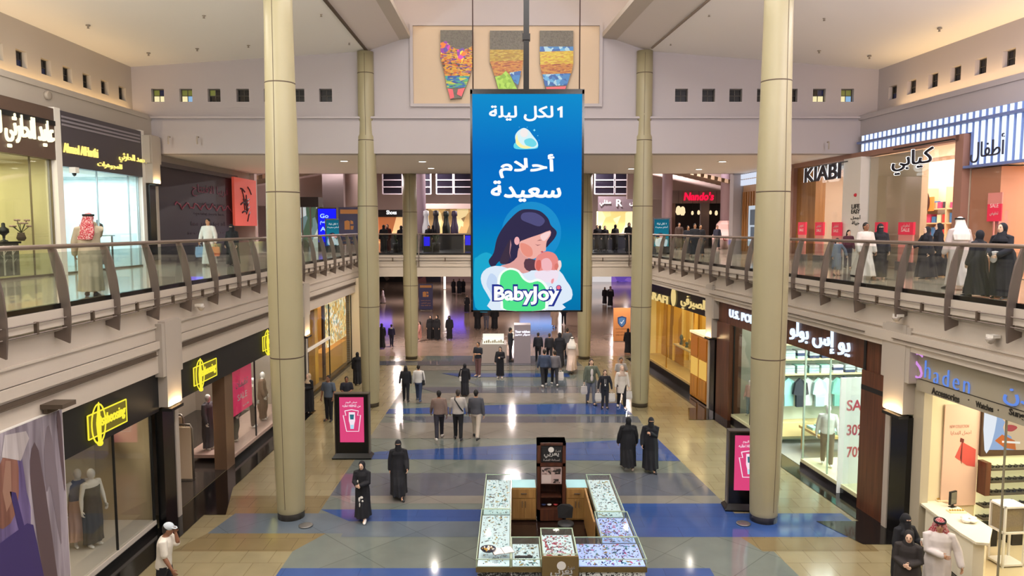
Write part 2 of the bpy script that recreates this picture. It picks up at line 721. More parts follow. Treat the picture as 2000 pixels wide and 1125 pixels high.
band(13.9, 14.75, 5, -4.9, -4.9, 4.2, 4.2)
band(16.3, 17.2, 3, -4.0, -4.0, 1.4, 1.4)
band(18.35, 18.9, 4, -4.2, -4.9)
band(18.9, 20.7, 2, -4.9, -4.9)
inlay([(-4.9, 22.0), (xr(21.8, 5.7), 21.8), (xr(24.2, 5.7), 24.2), (0.4, 23.5), (-4.3, 22.75), (-4.9, 22.3)], 5)
band(24.2, 26.2, 4)
band(26.2, 27.1, 2, -3.4, -4.9, 4.8, 4.8)
inlay([(-4.9, 27.5), (xr(27.4, 5.7), 27.4), (xr(29.2, 5.7), 29.2), (-0.5, 28.9), (-4.9, 28.2)], 5)
band(29.2, 31.0, 4)
band(31.0, 32.2, 2, -3.3, -4.3)
band(32.4, 33.6, 3, -1.5, -2.2)
band(34.4, 35.3, 5, -2.5, -3.5, 2.8, 2.8)
band(36.0, 37.2, 4)
band(37.4, 38.6, 2, -7.2, -7.2, 3.7, 3.4)
band(38.6, 40.2, 3, -4.2, -3.2)
inlay([(-8.5, -5), (-7.75, -5), (-7.75, 28.0), (-8.5, 28.0)], 7)
inlay([(-8.5, 17.6), (-7.2, 17.6), (-7.75, 19.5), (-8.5, 21)], 7)
inlay([(xr(-5, 8.55), -5), (xr(-5, 9.3), -5), (xr(39.5, 9.3), 39.5), (xr(39.5, 8.55), 39.5)], 7)
inlay([(xr(15.9, 7.9), 15.9), (xr(15.9, 9.2), 15.9), (xr(17.2, 9.2), 17.2), (xr(17.2, 7.5), 17.2)], 7)
inlay([(xr(26.6, 7.6), 26.6), (xr(26.6, 9.2), 26.6), (xr(28.4, 9.2), 28.4), (xr(28.4, 8.2), 28.4)], 7)
S(b, 'floor', [T_tan, T_grey, T_greyd, T_greyb, T_greyg, T_blue, T_far, T_black, T_tan2])

# ---- gallery slabs with their fascias
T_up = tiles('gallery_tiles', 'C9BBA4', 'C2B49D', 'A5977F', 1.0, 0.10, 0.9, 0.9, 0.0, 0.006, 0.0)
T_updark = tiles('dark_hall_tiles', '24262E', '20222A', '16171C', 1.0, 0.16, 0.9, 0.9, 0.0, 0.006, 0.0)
for fr, side, e in ((left, 'left', -0.30), (right, 'right', -0.40)):
    b = MB(fr)
    b.box(e + 0.14, 9.5, -5, 39.2, 4.55, 5.75, 0)
    b.box(e - 0.05, e + 0.2, -5, 39.2, 5.44, 5.745, 0)
    b.box(e + 0.02, 9.5, -5, 39.2, 5.75, 5.752, 1)
    S(b, 'floor_%s_gallery' % side, [M_fascia, T_up])
    zt = 3.80 if side == 'left' else 4.42
    slit = 4.28 if side == 'left' else 4.70
    b = MB(fr)                                   # stepped fascia below the slab
    b.box(e + 0.10, 0.6, -5, 39.0, zt, 4.56, 0)
    b.box(e + 0.04, e + 0.2, -5, 39.0, slit + 0.10, 4.56, 0)
    b.box(e + 0.10, e + 0.2, -5, 39.1, 4.86, 4.90, 0)
    S(b, 'wall_%s_fascia' % side, [M_fascia])
    b = MB(fr)                                   # linear air slot between the pilasters
    for s0, s1 in ((-5, 5.2), (6.2, 16.6), (17.7, 28.0), (29.2, 38.6)):
        b.box(e + 0.075, e + 0.105, s0, s1, slit - 0.045, slit + 0.045, 0)
        b.box(e - 0.002 if side == 'right' else e + 0.03, e + 0.105, s0, s1, slit - 0.05, slit - 0.04, 0)
    S(b, 'trim_%d' % (1 if side == 'left' else 2), [M_seam])

# ---- bridge and the upper hall floor behind it
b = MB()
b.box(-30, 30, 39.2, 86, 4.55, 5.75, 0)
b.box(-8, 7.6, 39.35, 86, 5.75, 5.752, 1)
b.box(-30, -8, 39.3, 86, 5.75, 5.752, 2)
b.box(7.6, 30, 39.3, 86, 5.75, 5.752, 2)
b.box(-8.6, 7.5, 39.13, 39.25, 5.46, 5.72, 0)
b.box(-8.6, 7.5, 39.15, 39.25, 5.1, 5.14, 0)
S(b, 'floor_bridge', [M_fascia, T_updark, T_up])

# ---- upper walls
def wall_holes(b, s0, s1, z0, z1, o0, o1, holes, hz, hs, mi=0, axis='s'):
    """a wall slab with a row of square openings"""
    def bx(a0, a1, c0, c1):
        if axis == 's':
            b.box(o0, o1, a0, a1, c0, c1, mi)
        else:
            b.box(a0, a1, o0, o1, c0, c1, mi)
    bx(s0, s1, z0, hz - hs / 2)
    bx(s0, s1, hz + hs / 2, z1)
    prev = s0
    for h in sorted(holes):
        bx(prev, h - hs / 2, hz - hs / 2, hz + hs / 2)
        prev = h + hs / 2
    bx(prev, s1, hz - hs / 2, hz + hs / 2)


HZ = 12.32
WO_L, WO_R = 6.4, 6.35
wl = [hit_l(u, v, WO_L)[0] for u, v in ((239, 180), (205, 168), (170, 157), (132, 143), (90, 128), (42, 112), (-6, 95))] + [13.5, 12.0]
wr = [hit_r(u, v, WO_R)[0] for u, v in ((1743, 185), (1780, 174), (1822, 162), (1866, 149), (1915, 134), (1970, 120))] + [17.6, 16.2, 14.8]
for fr, side, o, hs in ((left, 'left', WO_L, wl), (right, 'right', WO_R, wr)):
    b = MB(fr)
    wall_holes(b, -5, 29.2, 11.5, 14.2, o, o + 0.4, hs, HZ, 0.5)
    b.box(5.6, o + 0.4, -5, 28.9, 10.75, 11.5, 0)           # wall above the shops, ledge on top
    b.box(5.55, 5.62, -5, 28.3, 11.38, 11.56, 0)            # lip that hides the cove strip
    b.box(5.6, 6.0, 28.3, 39.3, 9.6, 10.8, 0)
    S(b, 'wall_%s' % side, [M_wall if side == 'left' else M_wallp])

fl = [-6.45 - 1.09 * i for i in range(7)]
fl = [at_y(u, 186, 28.8).x for u in (636, 582, 528, 474, 418, 363, 308)]
frr = [at_y(u, 190, 28.8).x for u in (1331, 1384, 1437, 1491, 1545, 1600, 1655)]
b = MB()
wall_holes(b, -15.4, 15.4, 11.5, 18.2, 28.8, 29.2, fl + frr, HZ + 0.06, 0.5, 0, 'x')
b.box(-14.6, 14.4, 28.60, 29.2, 10.1, 11.36, 0)
b.box(-14.6, 14.4, 28.66, 29.2, 11.36, 11.5, 0)
b.box(-14.6, 14.4, 28.54, 28.8, 11.45, 11.53, 0)
S(b, 'wall_back', [M_wallp])

# small square windows: frame, cross bars and four panes each
M_wframe = mat('window_frame', '4A443C', 0.5)
M_pane = mat('night_pane', '16171C', 0.12)
M_paneb = mat('blue_pane', '26305A', 0.12)
M_paneg = mat('green_pane', '8E9A52', 0.2)
PW = glow('lit_pane', 'FFF0B8', 0.95)
PB = glow('lit_blue_pane', '9CC8F0', 0.8)
_wn = [0]


def little_window(fr, o, s, z, axis, lit=0):
    _wn[0] += 1
    def bx(bb, a0, a1, d0, d1, z0, z1, mi):
        if axis == 's':
            bb.box(o + d0, o + d1, s + a0, s + a1, z + z0, z + z1, mi)
        else:
            bb.box(s + a0, s + a1, o + d0, o + d1, z + z0, z + z1, mi)
    bb = MB(fr)
    for a in (-0.25, 0.222):
        bx(bb, a, a + 0.028, 0.16, 0.22, -0.25, 0.25, 0)
        bx(bb, -0.25, 0.25, 0.16, 0.22, a, a + 0.028, 0)
    bx(bb, -0.012, 0.012, 0.17, 0.21, -0.25, 0.25, 0)
    bx(bb, -0.25, 0.25, 0.17, 0.21, -0.012, 0.012, 0)
    w = S(bb, 'window_%d' % _wn[0], [M_wframe])
    bb = MB(fr)
    sets = {0: (1, 1, 1, 1), 1: (3, 3, 4, 2), 2: (3, 5, 4, 4), 3: (1, 1, 4, 1), 4: (3, 2, 1, 1), 5: (1, 2, 1, 1), 6: (3, 3, 1, 2)}[lit]
    for (a, c), mi in zip(((-0.23, -0.23), (0.0, -0.23), (-0.23, 0.0), (0.0, 0.0)), sets):
        bx(bb, a, a + 0.23, 0.19, 0.20, c, c + 0.23, mi - 1)
    bb.build('pane', [M_pane, M_paneb, PW, M_paneg, PB], w)


for i, s in enumerate(wl):
    little_window(left, WO_L, s, HZ, 's', (0, 0, 0, 0, 5, 4, 0, 0, 0)[i])
for i, s in enumerate(wr):
    little_window(right, WO_R, s, HZ, 's', (5, 0, 0, 0, 0, 0, 0, 0, 0)[i])
for i, x in enumerate(fl):
    little_window(world_frame, 28.8, x, HZ + 0.06, 'x', (0, 0, 0, 0, 3, 2, 1)[i])
for i, x in enumerate(frr):
    little_window(world_frame, 28.8, x, HZ + 0.06, 'x', (0, 0, 0, 0, 0, 6, 2)[i])

# ---- ceiling: two sloping sides, bulkheads, raised vault
b = MB()
def lx(y):
    return 0.0
def rx_(o, y):
    p = right((o, y, 0))
    return p.x
for (p, q, mi) in (
        # (left x, z) to (left x, z): profile of the left half
        ((-15.6, 13.42), (-5.65, 14.07), 0), ((-5.65, 14.07), (-4.38, 14.50), 1), ((-4.38, 14.50), (-3.96, 14.57), 2),
        ((-3.96, 14.57), (-3.96, 14.75), 2), ((-3.96, 14.69), (-5.0, 14.69), 2), ((-5.0, 14.69), (-5.0, 18.0), 0)):
    b.quad((p[0], -5, p[1]), (p[0], 29, p[1]), (q[0], 29, q[1]), (q[0], -5, q[1]), mi)
y0, y1 = -5, 29
for (p, q, mi) in (
        ((6.9, 13.33), (-2.65, 14.07), 0), ((-2.65, 14.07), (-3.9, 14.50), 1), ((-3.9, 14.50), (-4.47, 14.57), 2),
        ((-4.47, 14.57), (-4.47, 14.75), 2), ((-4.47, 14.69), (-3.4, 14.69), 2), ((-3.4, 14.69), (-3.4, 18.0), 0)):
    pts = []
    for (o, z), y in ((p, y0), (p, y1), (q, y1), (q, y0)):
        pts.append((9.15 + o - 0.1 * (y - 17), y, z))
    b.quad(*pts, mi)
b.quad((-5, -5, 18), (9, -5, 18), (9, 29, 18), (-5, 29, 18), 0)
M_ceilp = mat('bulkhead_paint', 'D2C8C2', 0.7)
M_ceild = mat('cove_lip_paint', 'B9AEA2', 0.7)
S(b, 'ceiling', [M_ceil, M_ceilp, M_ceild])
b = MB()
b.box(-5.69, -5.60, -5, 28.8, 14.02, 14.09, 0)
S(b, 'trim_3', [M_seam])
b = MB(right)
b.box(-2.69, -2.62, -5, 28.6, 14.03, 14.08, 0)
S(b, 'trim_4', [mat('soft_gap', '8A7C70', 0.8)])
b = MB()
b.box(-15, 14.6, 29.2, 39.2, 10.1, 10.4, 0)
S(b, 'ceiling_soffit', [mat('soffit_paint', 'F2EAE4', 0.7)])
b = MB()
b.box(-26, 26, -5.3, -5, -0.2, 18.2, 0)
S(b, 'wall_front', [M_wall])
for fr, side in ((left, 'left'), (right, 'right')):
    b = MB(fr)
    b.box(9.4, 9.7, -5, 39.2, 5.7, 14.2, 0)
    b.box(4.2, 4.4, -5, 39.0, 0, 4.6, 0)
    S(b, 'wall_%s_outer' % side, [M_wall])

# ---- columns: slender cigar shape, dark foot ring, panel joints
def column(x, y, ztop, label, seam_deg, scale=1.0, neck=False):
    t = thing('column', (x, y, 0), label, 'column', None)
    prof = [(0.315, 0.0), (0.335, 0.25), (0.365, 1.5), (0.395, 3.2), (0.41, 5.2), (0.405, 7.0), (0.385, 8.6), (0.355, 10.2), (0.33, 12.0), (0.31, 14.3)]
    pr = [(r * scale, z) for r, z in prof if z < ztop]
    r_top = pr[-1][0] - 0.006
    pr.append((r_top, ztop))
    if neck:
        pr = [p for p in pr if p[1] < 9.0] + [(0.335, 10.6), (0.335, 10.75), (0.29, 10.85), (0.27, 11.35), (0.32, 11.6), (0.315, 12.6), (0.31, ztop)]
    def rad(z):
        for (r0, z0), (r1, z1) in zip(pr, pr[1:]):
            if z0 <= z <= z1:
                return r0 + (r1 - r0) * (z - z0) / (z1 - z0)
        return pr[-1][0]
    b = MB(shifted((x, y, 0)))
    b.lathe(pr, n=40)
    b.build('shaft', [M_col], t)
    b = MB(shifted((x, y, 0)))
    b.lathe([(rad(0) + 0.012, 0), (rad(0) + 0.014, 0.3), (rad(0.3) - 0.01, 0.31)], n=40)
    b.build('foot_ring', [mat('foot_stone', '4E463C', 0.25)], t)
    b = MB(shifted((x, y, 0)))
    for z in (4.06, 8.05, 10.62, 13.2):
        if z < ztop:
            r = rad(z)
            b.lathe([(r - 0.02, z - 0.016), (r + 0.0025, z - 0.014), (r + 0.0025, z + 0.014), (r - 0.02, z + 0.016)], n=40)
    a = math.radians(seam_deg)
    d = Vector((math.sin(a), -math.cos(a), 0))
    q = Vector((d.y, -d.x, 0)) * 0.007
    zz = [0.3 + (ztop - 0.4) * k / 24 for k in range(25)]
    vs = []
    for z in zz:
        p = d * (rad(z) + 0.003)
        vs += [p + q + Vector((0, 0, z)), p - q + Vector((0, 0, z))]
    b.add(vs, [(2 * k, 2 * k + 1, 2 * k + 3, 2 * k + 2) for k in range(24)], 0)
    b.build('panel_joint', [M_seam], t)
    return t


column(-5.52, 17.5, 14.0, 'tall cream column before the black shop front, standing nearest the pink screen on the left', -8)
column(6.22, 17.3, 14.05, 'tall cream column standing before the wood-clad clothing shop', 22)
column(-5.72, 28.75, 14.02, 'cream column rising through the back wall behind the pink ketchup screen', 4, neck=True)
column(5.18, 28.75, 14.05, 'cream column rising through the back wall beside the three shoppers with white bags', -8, neck=True)
column(-5.55, 39.95 - 0.6, 10.1, 'shorter cream column under the soffit near the navy floor sign', 6)
column(3.98, 39.95 - 0.6, 10.1, 'shorter cream column under the soffit near the orange floor sign', 10)

# ---- hall behind the bridge
M_hall = mat('hall_wall_paint', 'C9B3AC', 0.6)
b = MB()
b.box(-30, 30, 86, 86.4, 5.75, 16, 0)
b.box(-30.3, -30, 39, 86, 5.75, 16, 0)
b.box(30, 30.3, 39, 86, 5.75, 16, 0)
b.box(-26, 26, 96.5, 97, 0, 4.6, 0)
b.box(-26.3, -26, 39, 97, 0, 4.6, 0)
b.box(26, 26.3, 39, 97, 0, 4.6, 0)
b.box(-26, -8.4, 39.0, 39.3, 0, 4.6, 0)
b.box(6.6, 26, 39.0, 39.3, 0, 4.6, 0)
b.box(-30, -13.9, 39.2, 39.6, 5.75, 16, 0)
b.box(12.3, 30, 39.2, 39.6, 5.75, 16, 0)
b.box(-16, 15, 39.0, 39.3, 10.1, 16, 0)
S(b, 'wall_hall', [M_hall])
b = MB()
b.box(-30, 30, 39.2, 86.4, 16, 16.3, 0)
b.box(-26, 26, 86, 97, 4.55, 4.8, 0)
S(b, 'ceiling_hall', [M_hall])

# ================================================================== SHOPS
M_darkwood = wood('dark_wood', '4A2A1C', '6B3F2A', 0.35, 0.6)
M_wood = wood('oak_wood', '9A6A38', 'B98550', 0.4, 0.6)
M_ywood = wood('honey_wood', '9C6420', 'C9882F', 0.35, 0.8)
M_peach = mat('peach_paint', 'E2CDBA', 0.5)
M_gold = mat('gold_metal', 'C9A050', 0.3, metal=0.8)
M_beigepanel = mat('beige_panel', 'C3AE88', 0.5)
G_yellow = glow('yellow_neon', 'F4E63A', 1.1)
G_yellowp = glow('yellow_plate', '9A8A34', 0.5)
G_warmlet = glow('warm_letters', 'FFF2C8', 1.6)
G_white = glow('white_letters', 'FFFFFF', 1.5)
G_bluewhite = glow('blue_white_letters', 'CFE4FF', 1.5)
_tn = [10]
_wl = [0]


def trim(b, mats):
    _tn[0] += 1
    return S(b, 'trim_%d' % _tn[0], mats)


def pilaster(fr, s, w, label, z0=2.95, z1=5.0, o=0.0, e=20):
    """cream pilaster with a dark pier below that carries an up-light"""
    b = MB(fr)
    b.box(o - 0.33, o + 0.2, s - w / 2, s + w / 2, z0, z1, 0)
    b.box(o - 0.315, o + 0.2, s - w / 2 - 0.14, s + w / 2 + 0.14, z0 + 0.75, z1 - 0.04, 0)
    b.box(o - 0.20, o + 0.2, s + w / 2 - 0.12, s + w / 2 + 0.06, z0 - 2.95, z0, 0)
    trim(b, [M_wall])
    t = thing('wall_light', fr((o - 0.4, s, z0 - 2.95)), label, 'wall light')
    b = MB(fr)
    b.box(o - 0.18, o, s - w / 2, s + w / 2 - 0.14, z0 - 2.95, z0 - 0.08, 0)
    b.build('pier', [M_black], t)
    b = MB(fr)
    b.box(o - 0.43, o - 0.181, s - w / 2 - 0.02, s + w / 2 - 0.14, z0 - 0.10, z0 - 0.03, 0)
    b.build('lamp_tray', [M_blackm], t)
    p = fr((o - 0.38, s, z0 - 0.02))
    area('up_light', p, (0.07, w * 0.8), e, (1.0, 0.68, 0.34), (PI, 0, 0))


pilaster(left, 17.2, 0.72, 'up-lit black pier between the two yellow-emblem shop fronts')
pilaster(left, 28.55, 0.72, 'up-lit pier beyond the second yellow-emblem shop front, half behind the tall cream column')
pilaster(right, 16.55, 0.75, 'up-lit black pier between the wood-clad clothing shop and the accessories shop')
pilaster(right, 28.15, 0.6, 'up-lit black pier between the gold shop and the wood-clad clothing shop')
pilaster(left, 27.9, 0.6, 'up-lit pier on the upper gallery beside the grey-banded bright shop', 8.9, 10.7, 5.45, 14)


def room(fr, s0, s1, depth, zt, name, mats, o=0.0, zb=0.0, back=True):
    """walls, floor and ceiling of a shop interior; mats: wall, floor, ceiling"""
    for part, box, mi in (('back', (o + depth, o + depth + 0.05, s0, s1, zb, zt), 0), ('near_side', (o + 0.12, o + depth, s0 - 0.06, s0, zb, zt), 0), ('far_side', (o + 0.12, o + depth, s1, s1 + 0.06, zb, zt), 0)):
        S(MB(fr).box(*box, 0), 'wall_%s_%s' % (name, part), mats[0])
    S(MB(fr).box(o + 0.14, o + depth, s0, s1, zt, zt + 0.05, 0), 'ceiling_' + name, mats[2])
    S(MB(fr).box(o + 0.02, o + depth, s0, s1, zb + 0.012, zb + 0.02, 0), 'floor_' + name, mats[1])


def window_bay(fr, s0, s1, zb, zt, label, plinth=0.2, mull=(), o=0.0, fm=None, pm=None, depth=0.25, deck=None):
    """glazed display window: plinth, glass, slim frame"""
    t = thing('display_window', fr((o, (s0 + s1) / 2, zb)), label, 'shop window')
    if plinth:
        b = MB(fr)
        b.box(o - 0.02, o + 0.08, s0, s1, zb, zb + plinth, 0)
        b.build('plinth', [pm or M_black], t)
        if deck:
            b = MB(fr)
            b.box(o + 0.0, o + depth, s0, s1, zb + plinth, zb + plinth + 0.10, 0)
            b.build('display_deck', [deck], t)
    b = MB(fr)
    b.box(o + 0.035, o + 0.047, s0, s1, zb + plinth + (0.1 if deck else 0), zt, 0)
    b.build('glass_panel', [M_shopglass], t)
    if fm:
        b = MB(fr)
        for m in list(mull) + [s0 + 0.02, s1 - 0.02]:
            hw = 0.02 if m not in mull else 0.010
            b.box(o + 0.02, o + 0.07, m - hw, m + hw, zb + plinth, zt, 0)
        b.build('frame', [fm], t)
    return t


# ------------------------------------------------------------------ left, ground floor: dress shop with yellow emblems
def emblem(fr, rv, u0, u1, vm, o, side, parent, hit):
    s0 = hit(u0, vm, o)[0]
    s1 = hit(u1, vm, o)[0]
    z = hit((u0 + u1) / 2, vm, o)[1]
    Wd = abs(s1 - s0)
    c = fr((o, (s0 + s1) / 2, z))
    R = Vector(rv)
    b = MB()
    # slanting plate with its outline, the ring and the standing stroke
    def P(x, y, d=0.0):
        return c + R * x + UP * y + R.cross(UP) * d
    x0, x1, y0, y1 = -0.44 * Wd, 0.5 * Wd, -0.24, 0.24
    b.prism([P(x0, y0), P(x1, y0), P(x1, y1), P(x0, y1)], R.cross(UP) * 0.03, 1)
    for a, d in (((x0, y0), (x1, y0)), ((x1, y0), (x1, y1)), ((x1, y1), (x0, y1)), ((x0, y1), (x0, y0))):
        b.tube([P(a[0], a[1], 0.03), P(d[0], d[1], 0.03)], 0.016, 6, 0)
    rx = -0.22 * Wd
    b.tube([P(rx + 0.16 * Wd * math.cos(2 * PI * i / 28), 0.40 * math.sin(2 * PI * i / 28), 0.05) for i in range(29)], 0.016, 6, 0)
    b.tube([P(rx, -0.42, 0.06), P(rx - 0.02, 0.0, 0.06), P(rx + 0.01, 0.44, 0.06)], [0.03, 0.05, 0.012], 8, 0)
    b.ball(P(rx, -0.40, 0.06), 0.06, 8, 6, 0)
    text_into(b, 'Ostheosing', P(0.1 * Wd, 0.0, 0.032), R, UP, Wd * 0.72, 0.30, 0.02, 0.015, 0, 0.2)
    b.build('emblem', [G_yellow, G_yellowp], parent)


t = thing('shop_sign', left((-0.1, 15, 2.86)), 'black sign band with a yellow ring emblem above the mannequin window', 'shop sign')
b = MB(left)
b.box(-0.12, 0.06, 12.98, 16.82, 2.86, 3.80, 0)
b.build('sign_board', [M_blackm], t)
emblem(left, LR, 163, 245, 820, -0.13, 'left', t, hit_l)
t = thing('shop_sign', left((-0.1, 22.8, 2.9)), 'long black sign band with two yellow emblems above the pink sale banner window', 'shop sign')
b = MB(left)
b.box(-0.12, 0.06, 17.6, 28.2, 2.88, 3.80, 0)
b.build('sign_board', [M_blackm], t)
emblem(left, LR, 373, 421, 727, -0.13, 'left', t, hit_l)
emblem(left, LR, 509, 545, 665, -0.13, 'left', t, hit_l)

M_shopwall = mat('shop_wall', 'C7B491', 0.6)
M_shopfloor = mat('shop_floor', '8E8272', 0.15)
room(left, 6.0, 16.75, 4.0, 4.2, 'dress_shop', [M_shopwall, M_shopfloor, M_white])
M_deck = mat('white_deck', 'CFC6BA', 0.3)
window_bay(left, 13.32, 16.72, 0.0, 2.86, 'tall glass window with two mannequins under the yellow emblem', 0.14, (15.1,), 0, M_blackm, M_black, 1.4, M_deck)
b = MB(left)
b.box(1.42, 1.5, 14.2, 16.74, 0.24, 2.9, 0)
b.box(1.39, 1.43, 14.2, 16.74, 0.42, 0.46, 1)
b.build('backdrop_panel', [M_beigepanel, M_white], None, 'large plain beige panel standing behind the two dress mannequins', 'panel')
t = thing('display_shelf', left((2.4, 13.4, 0)), 'shelf of folded pink and cream clothes behind the mannequin heads', 'shelf')
b = MB(left)
b.box(2.2, 2.7, 12.6, 14.2, 0, 0.1, 0)
for z in (0.7, 1.2, 1.7, 2.2, 2.7):
    b.box(2.2, 2.7, 12.6, 14.2, z, z + 0.03, 0)
for s in (12.6, 14.17):
    b.box(2.2, 2.7, s, s + 0.03, 0, 2.9, 0)
b.build('rack', [M_wood], t)
for z in (0.73, 1.23, 1.73, 2.23):
    b = MB(left)
    for k in range(4):
        for q in range(3):
            b.box(2.22, 2.6, 12.7 + k * 0.36, 12.98 + k * 0.36, z + q * 0.07, z + q * 0.07 + 0.06, (k + q) % 3)
    b.build('folded_clothes', [mat('fold_pink', 'D9A7A0', 0.8), mat('fold_cream', 'D8C7A8', 0.8), mat('fold_brown', '8A6B55', 0.8)], t, kind='stuff')
# fashion poster covering the near window
b = MB(left)
b.box(-0.26, -0.205, 8.2, 12.97, 0.016, 3.92, 0)
t = b.build('fashion_poster', [M_white], None, 'huge lavender fashion photo poster covering the shop front at the lower left corner', 'poster')
b = MB()
PO = left((-0.261, 11.2, 0.0))


def px_l(pts, o=-0.261, s_ref=11.2):
    return [(hit_l(u, v, o)[0] - s_ref, hit_l(u, v, o)[1]) for u, v in pts]


def printed_folds(name, c1, c2):
    m = wood(name, c1, c2, 0.5, 0.32)
    return m


cols = [printed_folds('print_lavender', '6E646E', 'B4AAB4'), printed_folds('print_white', 'A89E9E', 'D0C8C8'), mat('print_grey', '7C7078', 0.5), printed_folds('print_skin', '6A4438', '96685A'),
        printed_folds('print_purple', '54466E', '7E6EA0'), mat('print_deep_purple', '3C2F66', 0.5), mat('print_shade', '5B4A4E', 0.5), mat('print_skin_light', '9E7866', 0.5)]
art(b, [(-3.0, 0.0), (1.76, 0.02), (1.76, 3.9), (-3.0, 3.9)], PO, LR, UP, 0, 0)
art(b, px_l([(-60, 1000), (30, 880), (52, 960), (60, 1010), (45, 1125), (-60, 1190)]), PO, LR, UP, 1, 4, 3)
art(b, px_l([(58, 900), (75, 880), (112, 1125), (112, 1170), (90, 1150), (66, 1000)]), PO, LR, UP, 2, 6, 3)
art(b, px_l([(86, 880), (95, 830), (112, 930), (120, 1060), (112, 1030), (98, 950), (90, 960)]), PO, LR, UP, 2, 2, 3)
art(b, px_l([(110, 815), (118, 815), (127, 960), (118, 900)]), PO, LR, UP, 2, 6, 3)
art(b, px_l([(4, 895), (32, 893), (36, 940), (34, 985), (20, 1022), (-8, 1030), (-10, 950)]), PO, LR, UP, 3, 3, 2)
art(b, px_l([(10, 900), (20, 900), (22, 980), (12, 1000), (4, 960)]), PO, LR, UP, 4, 7, 0)
art(b, px_l([(8, 850), (50, 842), (56, 856), (40, 900), (2, 893)]), PO, LR, UP, 4, 1, 0)
art(b, px_l([(18, 960), (30, 962), (50, 1040), (42, 1060)]), PO, LR, UP, 4, 5, 0)
art(b, px_l([(-40, 1090), (52, 1022), (64, 1025), (92, 1160), (-40, 1230)]), PO, LR, UP, 5, 5, 0)
b.build('poster_print', cols, t)
b = MB(left)
b.box(-0.6, -0.205, 12.45, 12.85, 4.02, 4.10, 0)
b.box(-0.30, -0.23, 12.5, 12.8, 3.92, 4.02, 0)
b.build('poster_bracket', [M_seam], None, 'dark metal bracket above the lavender poster', 'bracket')

# second front: entrance, gates, windows, banner
room(left, 17.65, 28.0, 4.0, 4.2, 'dress_shop_inner', [mat('taupe_wall', 'A59889', 0.6), mat('dark_shop_floor', '3A3430', 0.12), M_white])
for k, (s, lab) in enumerate(((20.1, 'tall cream anti-theft gate panel at the entrance, nearer the black pier'), (21.2, 'second cream anti-theft gate panel further in the entrance'))):
    t = thing('security_gate', left((0.85 + 0.75 * k, s, 0)), lab, 'security gate')
    b = MB(left)
    b.box(0.63 + 0.75 * k, 1.11 + 0.75 * k, s - 0.05, s + 0.05, 0.06, 1.55, 0)
    b.build('panel', [mat('gate_cream', 'E3C9A8', 0.35)], t)
    b = MB(left)
    o0, o1 = 0.60 + 0.75 * k, 1.14 + 0.75 * k
    b.tube([(o0, s, 0.0), (o0, s, 1.5), (o0 + 0.06, s, 1.62), (o1 - 0.06, s, 1.62), (o1, s, 1.5), (o1, s, 0.0)], 0.03, 8, 0)
    b.box(o0, o1, s - 0.12, s + 0.12, 0.0, 0.05, 0)
    b.build('frame', [M_steel], t)
b = MB(left)
b.box(-0.02, 0.35, 20.95, 21.55, 0, 2.9, 0)
trim(b, [mat('bronze_cladding', '8A6E58', 0.22, metal=0.4)])
window_bay(left, 21.55, 27.95, 0.0, 2.88, 'long glass window with dark dresses and a pink sale banner', 0.18, (23.6, 25.8), 0, M_blackm, M_black, 1.5, mat('rose_deck', 'B79C90', 0.25))
t = thing('sale_banner', left((0.2, 22.6, 1.2)), 'bright pink SALE banner hanging in the dress shop window', 'banner')
b = MB(left)
sa, za = hit_l(450, 735, 0.15)
sb_, zb_ = hit_l(490, 715, 0.15)
b.box(0.14, 0.16, sa, sb_, 1.35, 2.75, 0)
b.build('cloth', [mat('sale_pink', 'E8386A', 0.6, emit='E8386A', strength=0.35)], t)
b = MB()
c = left((0.135, (sa + sb_) / 2, 1.85))
text_into(b, 'SALE', c, LR, UP, 0.8, 0.2, 0.004, 0.01)
text_into(b, 'تخفيضات', left((0.135, (sa + sb_) / 2, 2.25)), LR, UP, 1.0, 0.3, 0.004, 0.01)
text_into(b, 'up to 50%', left((0.135, (sa + sb_) / 2 + 0.3, 1.5)), LR, UP, 0.5, 0.07, 0.004, 0.01)
b.build('lettering', [mat('print_white2', 'F6E8EA', 0.5)], t)

# third front: draped shop with the glittering panel
M_drape_b = mat('drape_blue', '46506E', 0.7)
room(left, 29.1, 38.0, 3.4, 4.15, 'draped_shop', [mat('gold_wall', 'C59A55', 0.5), M_shopfloor, M_white])
window_bay(left, 29.1, 38.0, 0.0, 3.66, 'bright shop window with blue and gold drapes beyond the tall cream column', 0.15, (33.4,), 0, M_blackm, M_black)
b = MB(left)
b.box(-0.03, 0.06, 29.1, 33.4, 2.05, 2.16, 0)
b.build('door_bar', [M_white], None, 'white cross bar over the doors of the draped shop', 'bar')
for k, (s, cm) in enumerate(((29.5, 0), (30.1, 1), (30.7, 0), (31.3, 0), (31.8, 1), (32.35, 1), (32.9, 2))):
    b = MB(left)
    w = 0.24
    rings = []
    for z in (0.022, 1.0, 2.0, 3.6):
        rings.append([(0.5 + (0.06 if i % 2 else 0.0) + (0.06 if i >= 9 else 0), s - w + (2 * w) * (i if i < 9 else 17 - i) / 8, z) for i in range(18)])
    b.loft(rings)
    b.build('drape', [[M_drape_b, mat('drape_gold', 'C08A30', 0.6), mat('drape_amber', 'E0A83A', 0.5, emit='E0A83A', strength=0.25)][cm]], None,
            'drape hanging inside the draped shop window, number %d from the near end' % (k + 1) if False else
            ('%s drape in the %s shop window' % (['slate blue', 'gold', 'amber'][cm], 'draped')), 'drape', '%s drapes of the draped shop' % ['slate blue', 'gold', 'amber'][cm])
b = MB(left)
b.box(0.30, 0.36, 33.6, 37.9, 1.5, 3.66, 0)
b.build('glitter_panel', [voronoi_mix('glitter', ['FFE9B0', 'D9A850', 'F2D080', 'FFFBE8', 'C9B27A', '9AA88A'], 6.5, 0.4, 0.75)], None,
        'glittering gold mosaic panel in the draped shop window', 'panel')
b = MB(left)
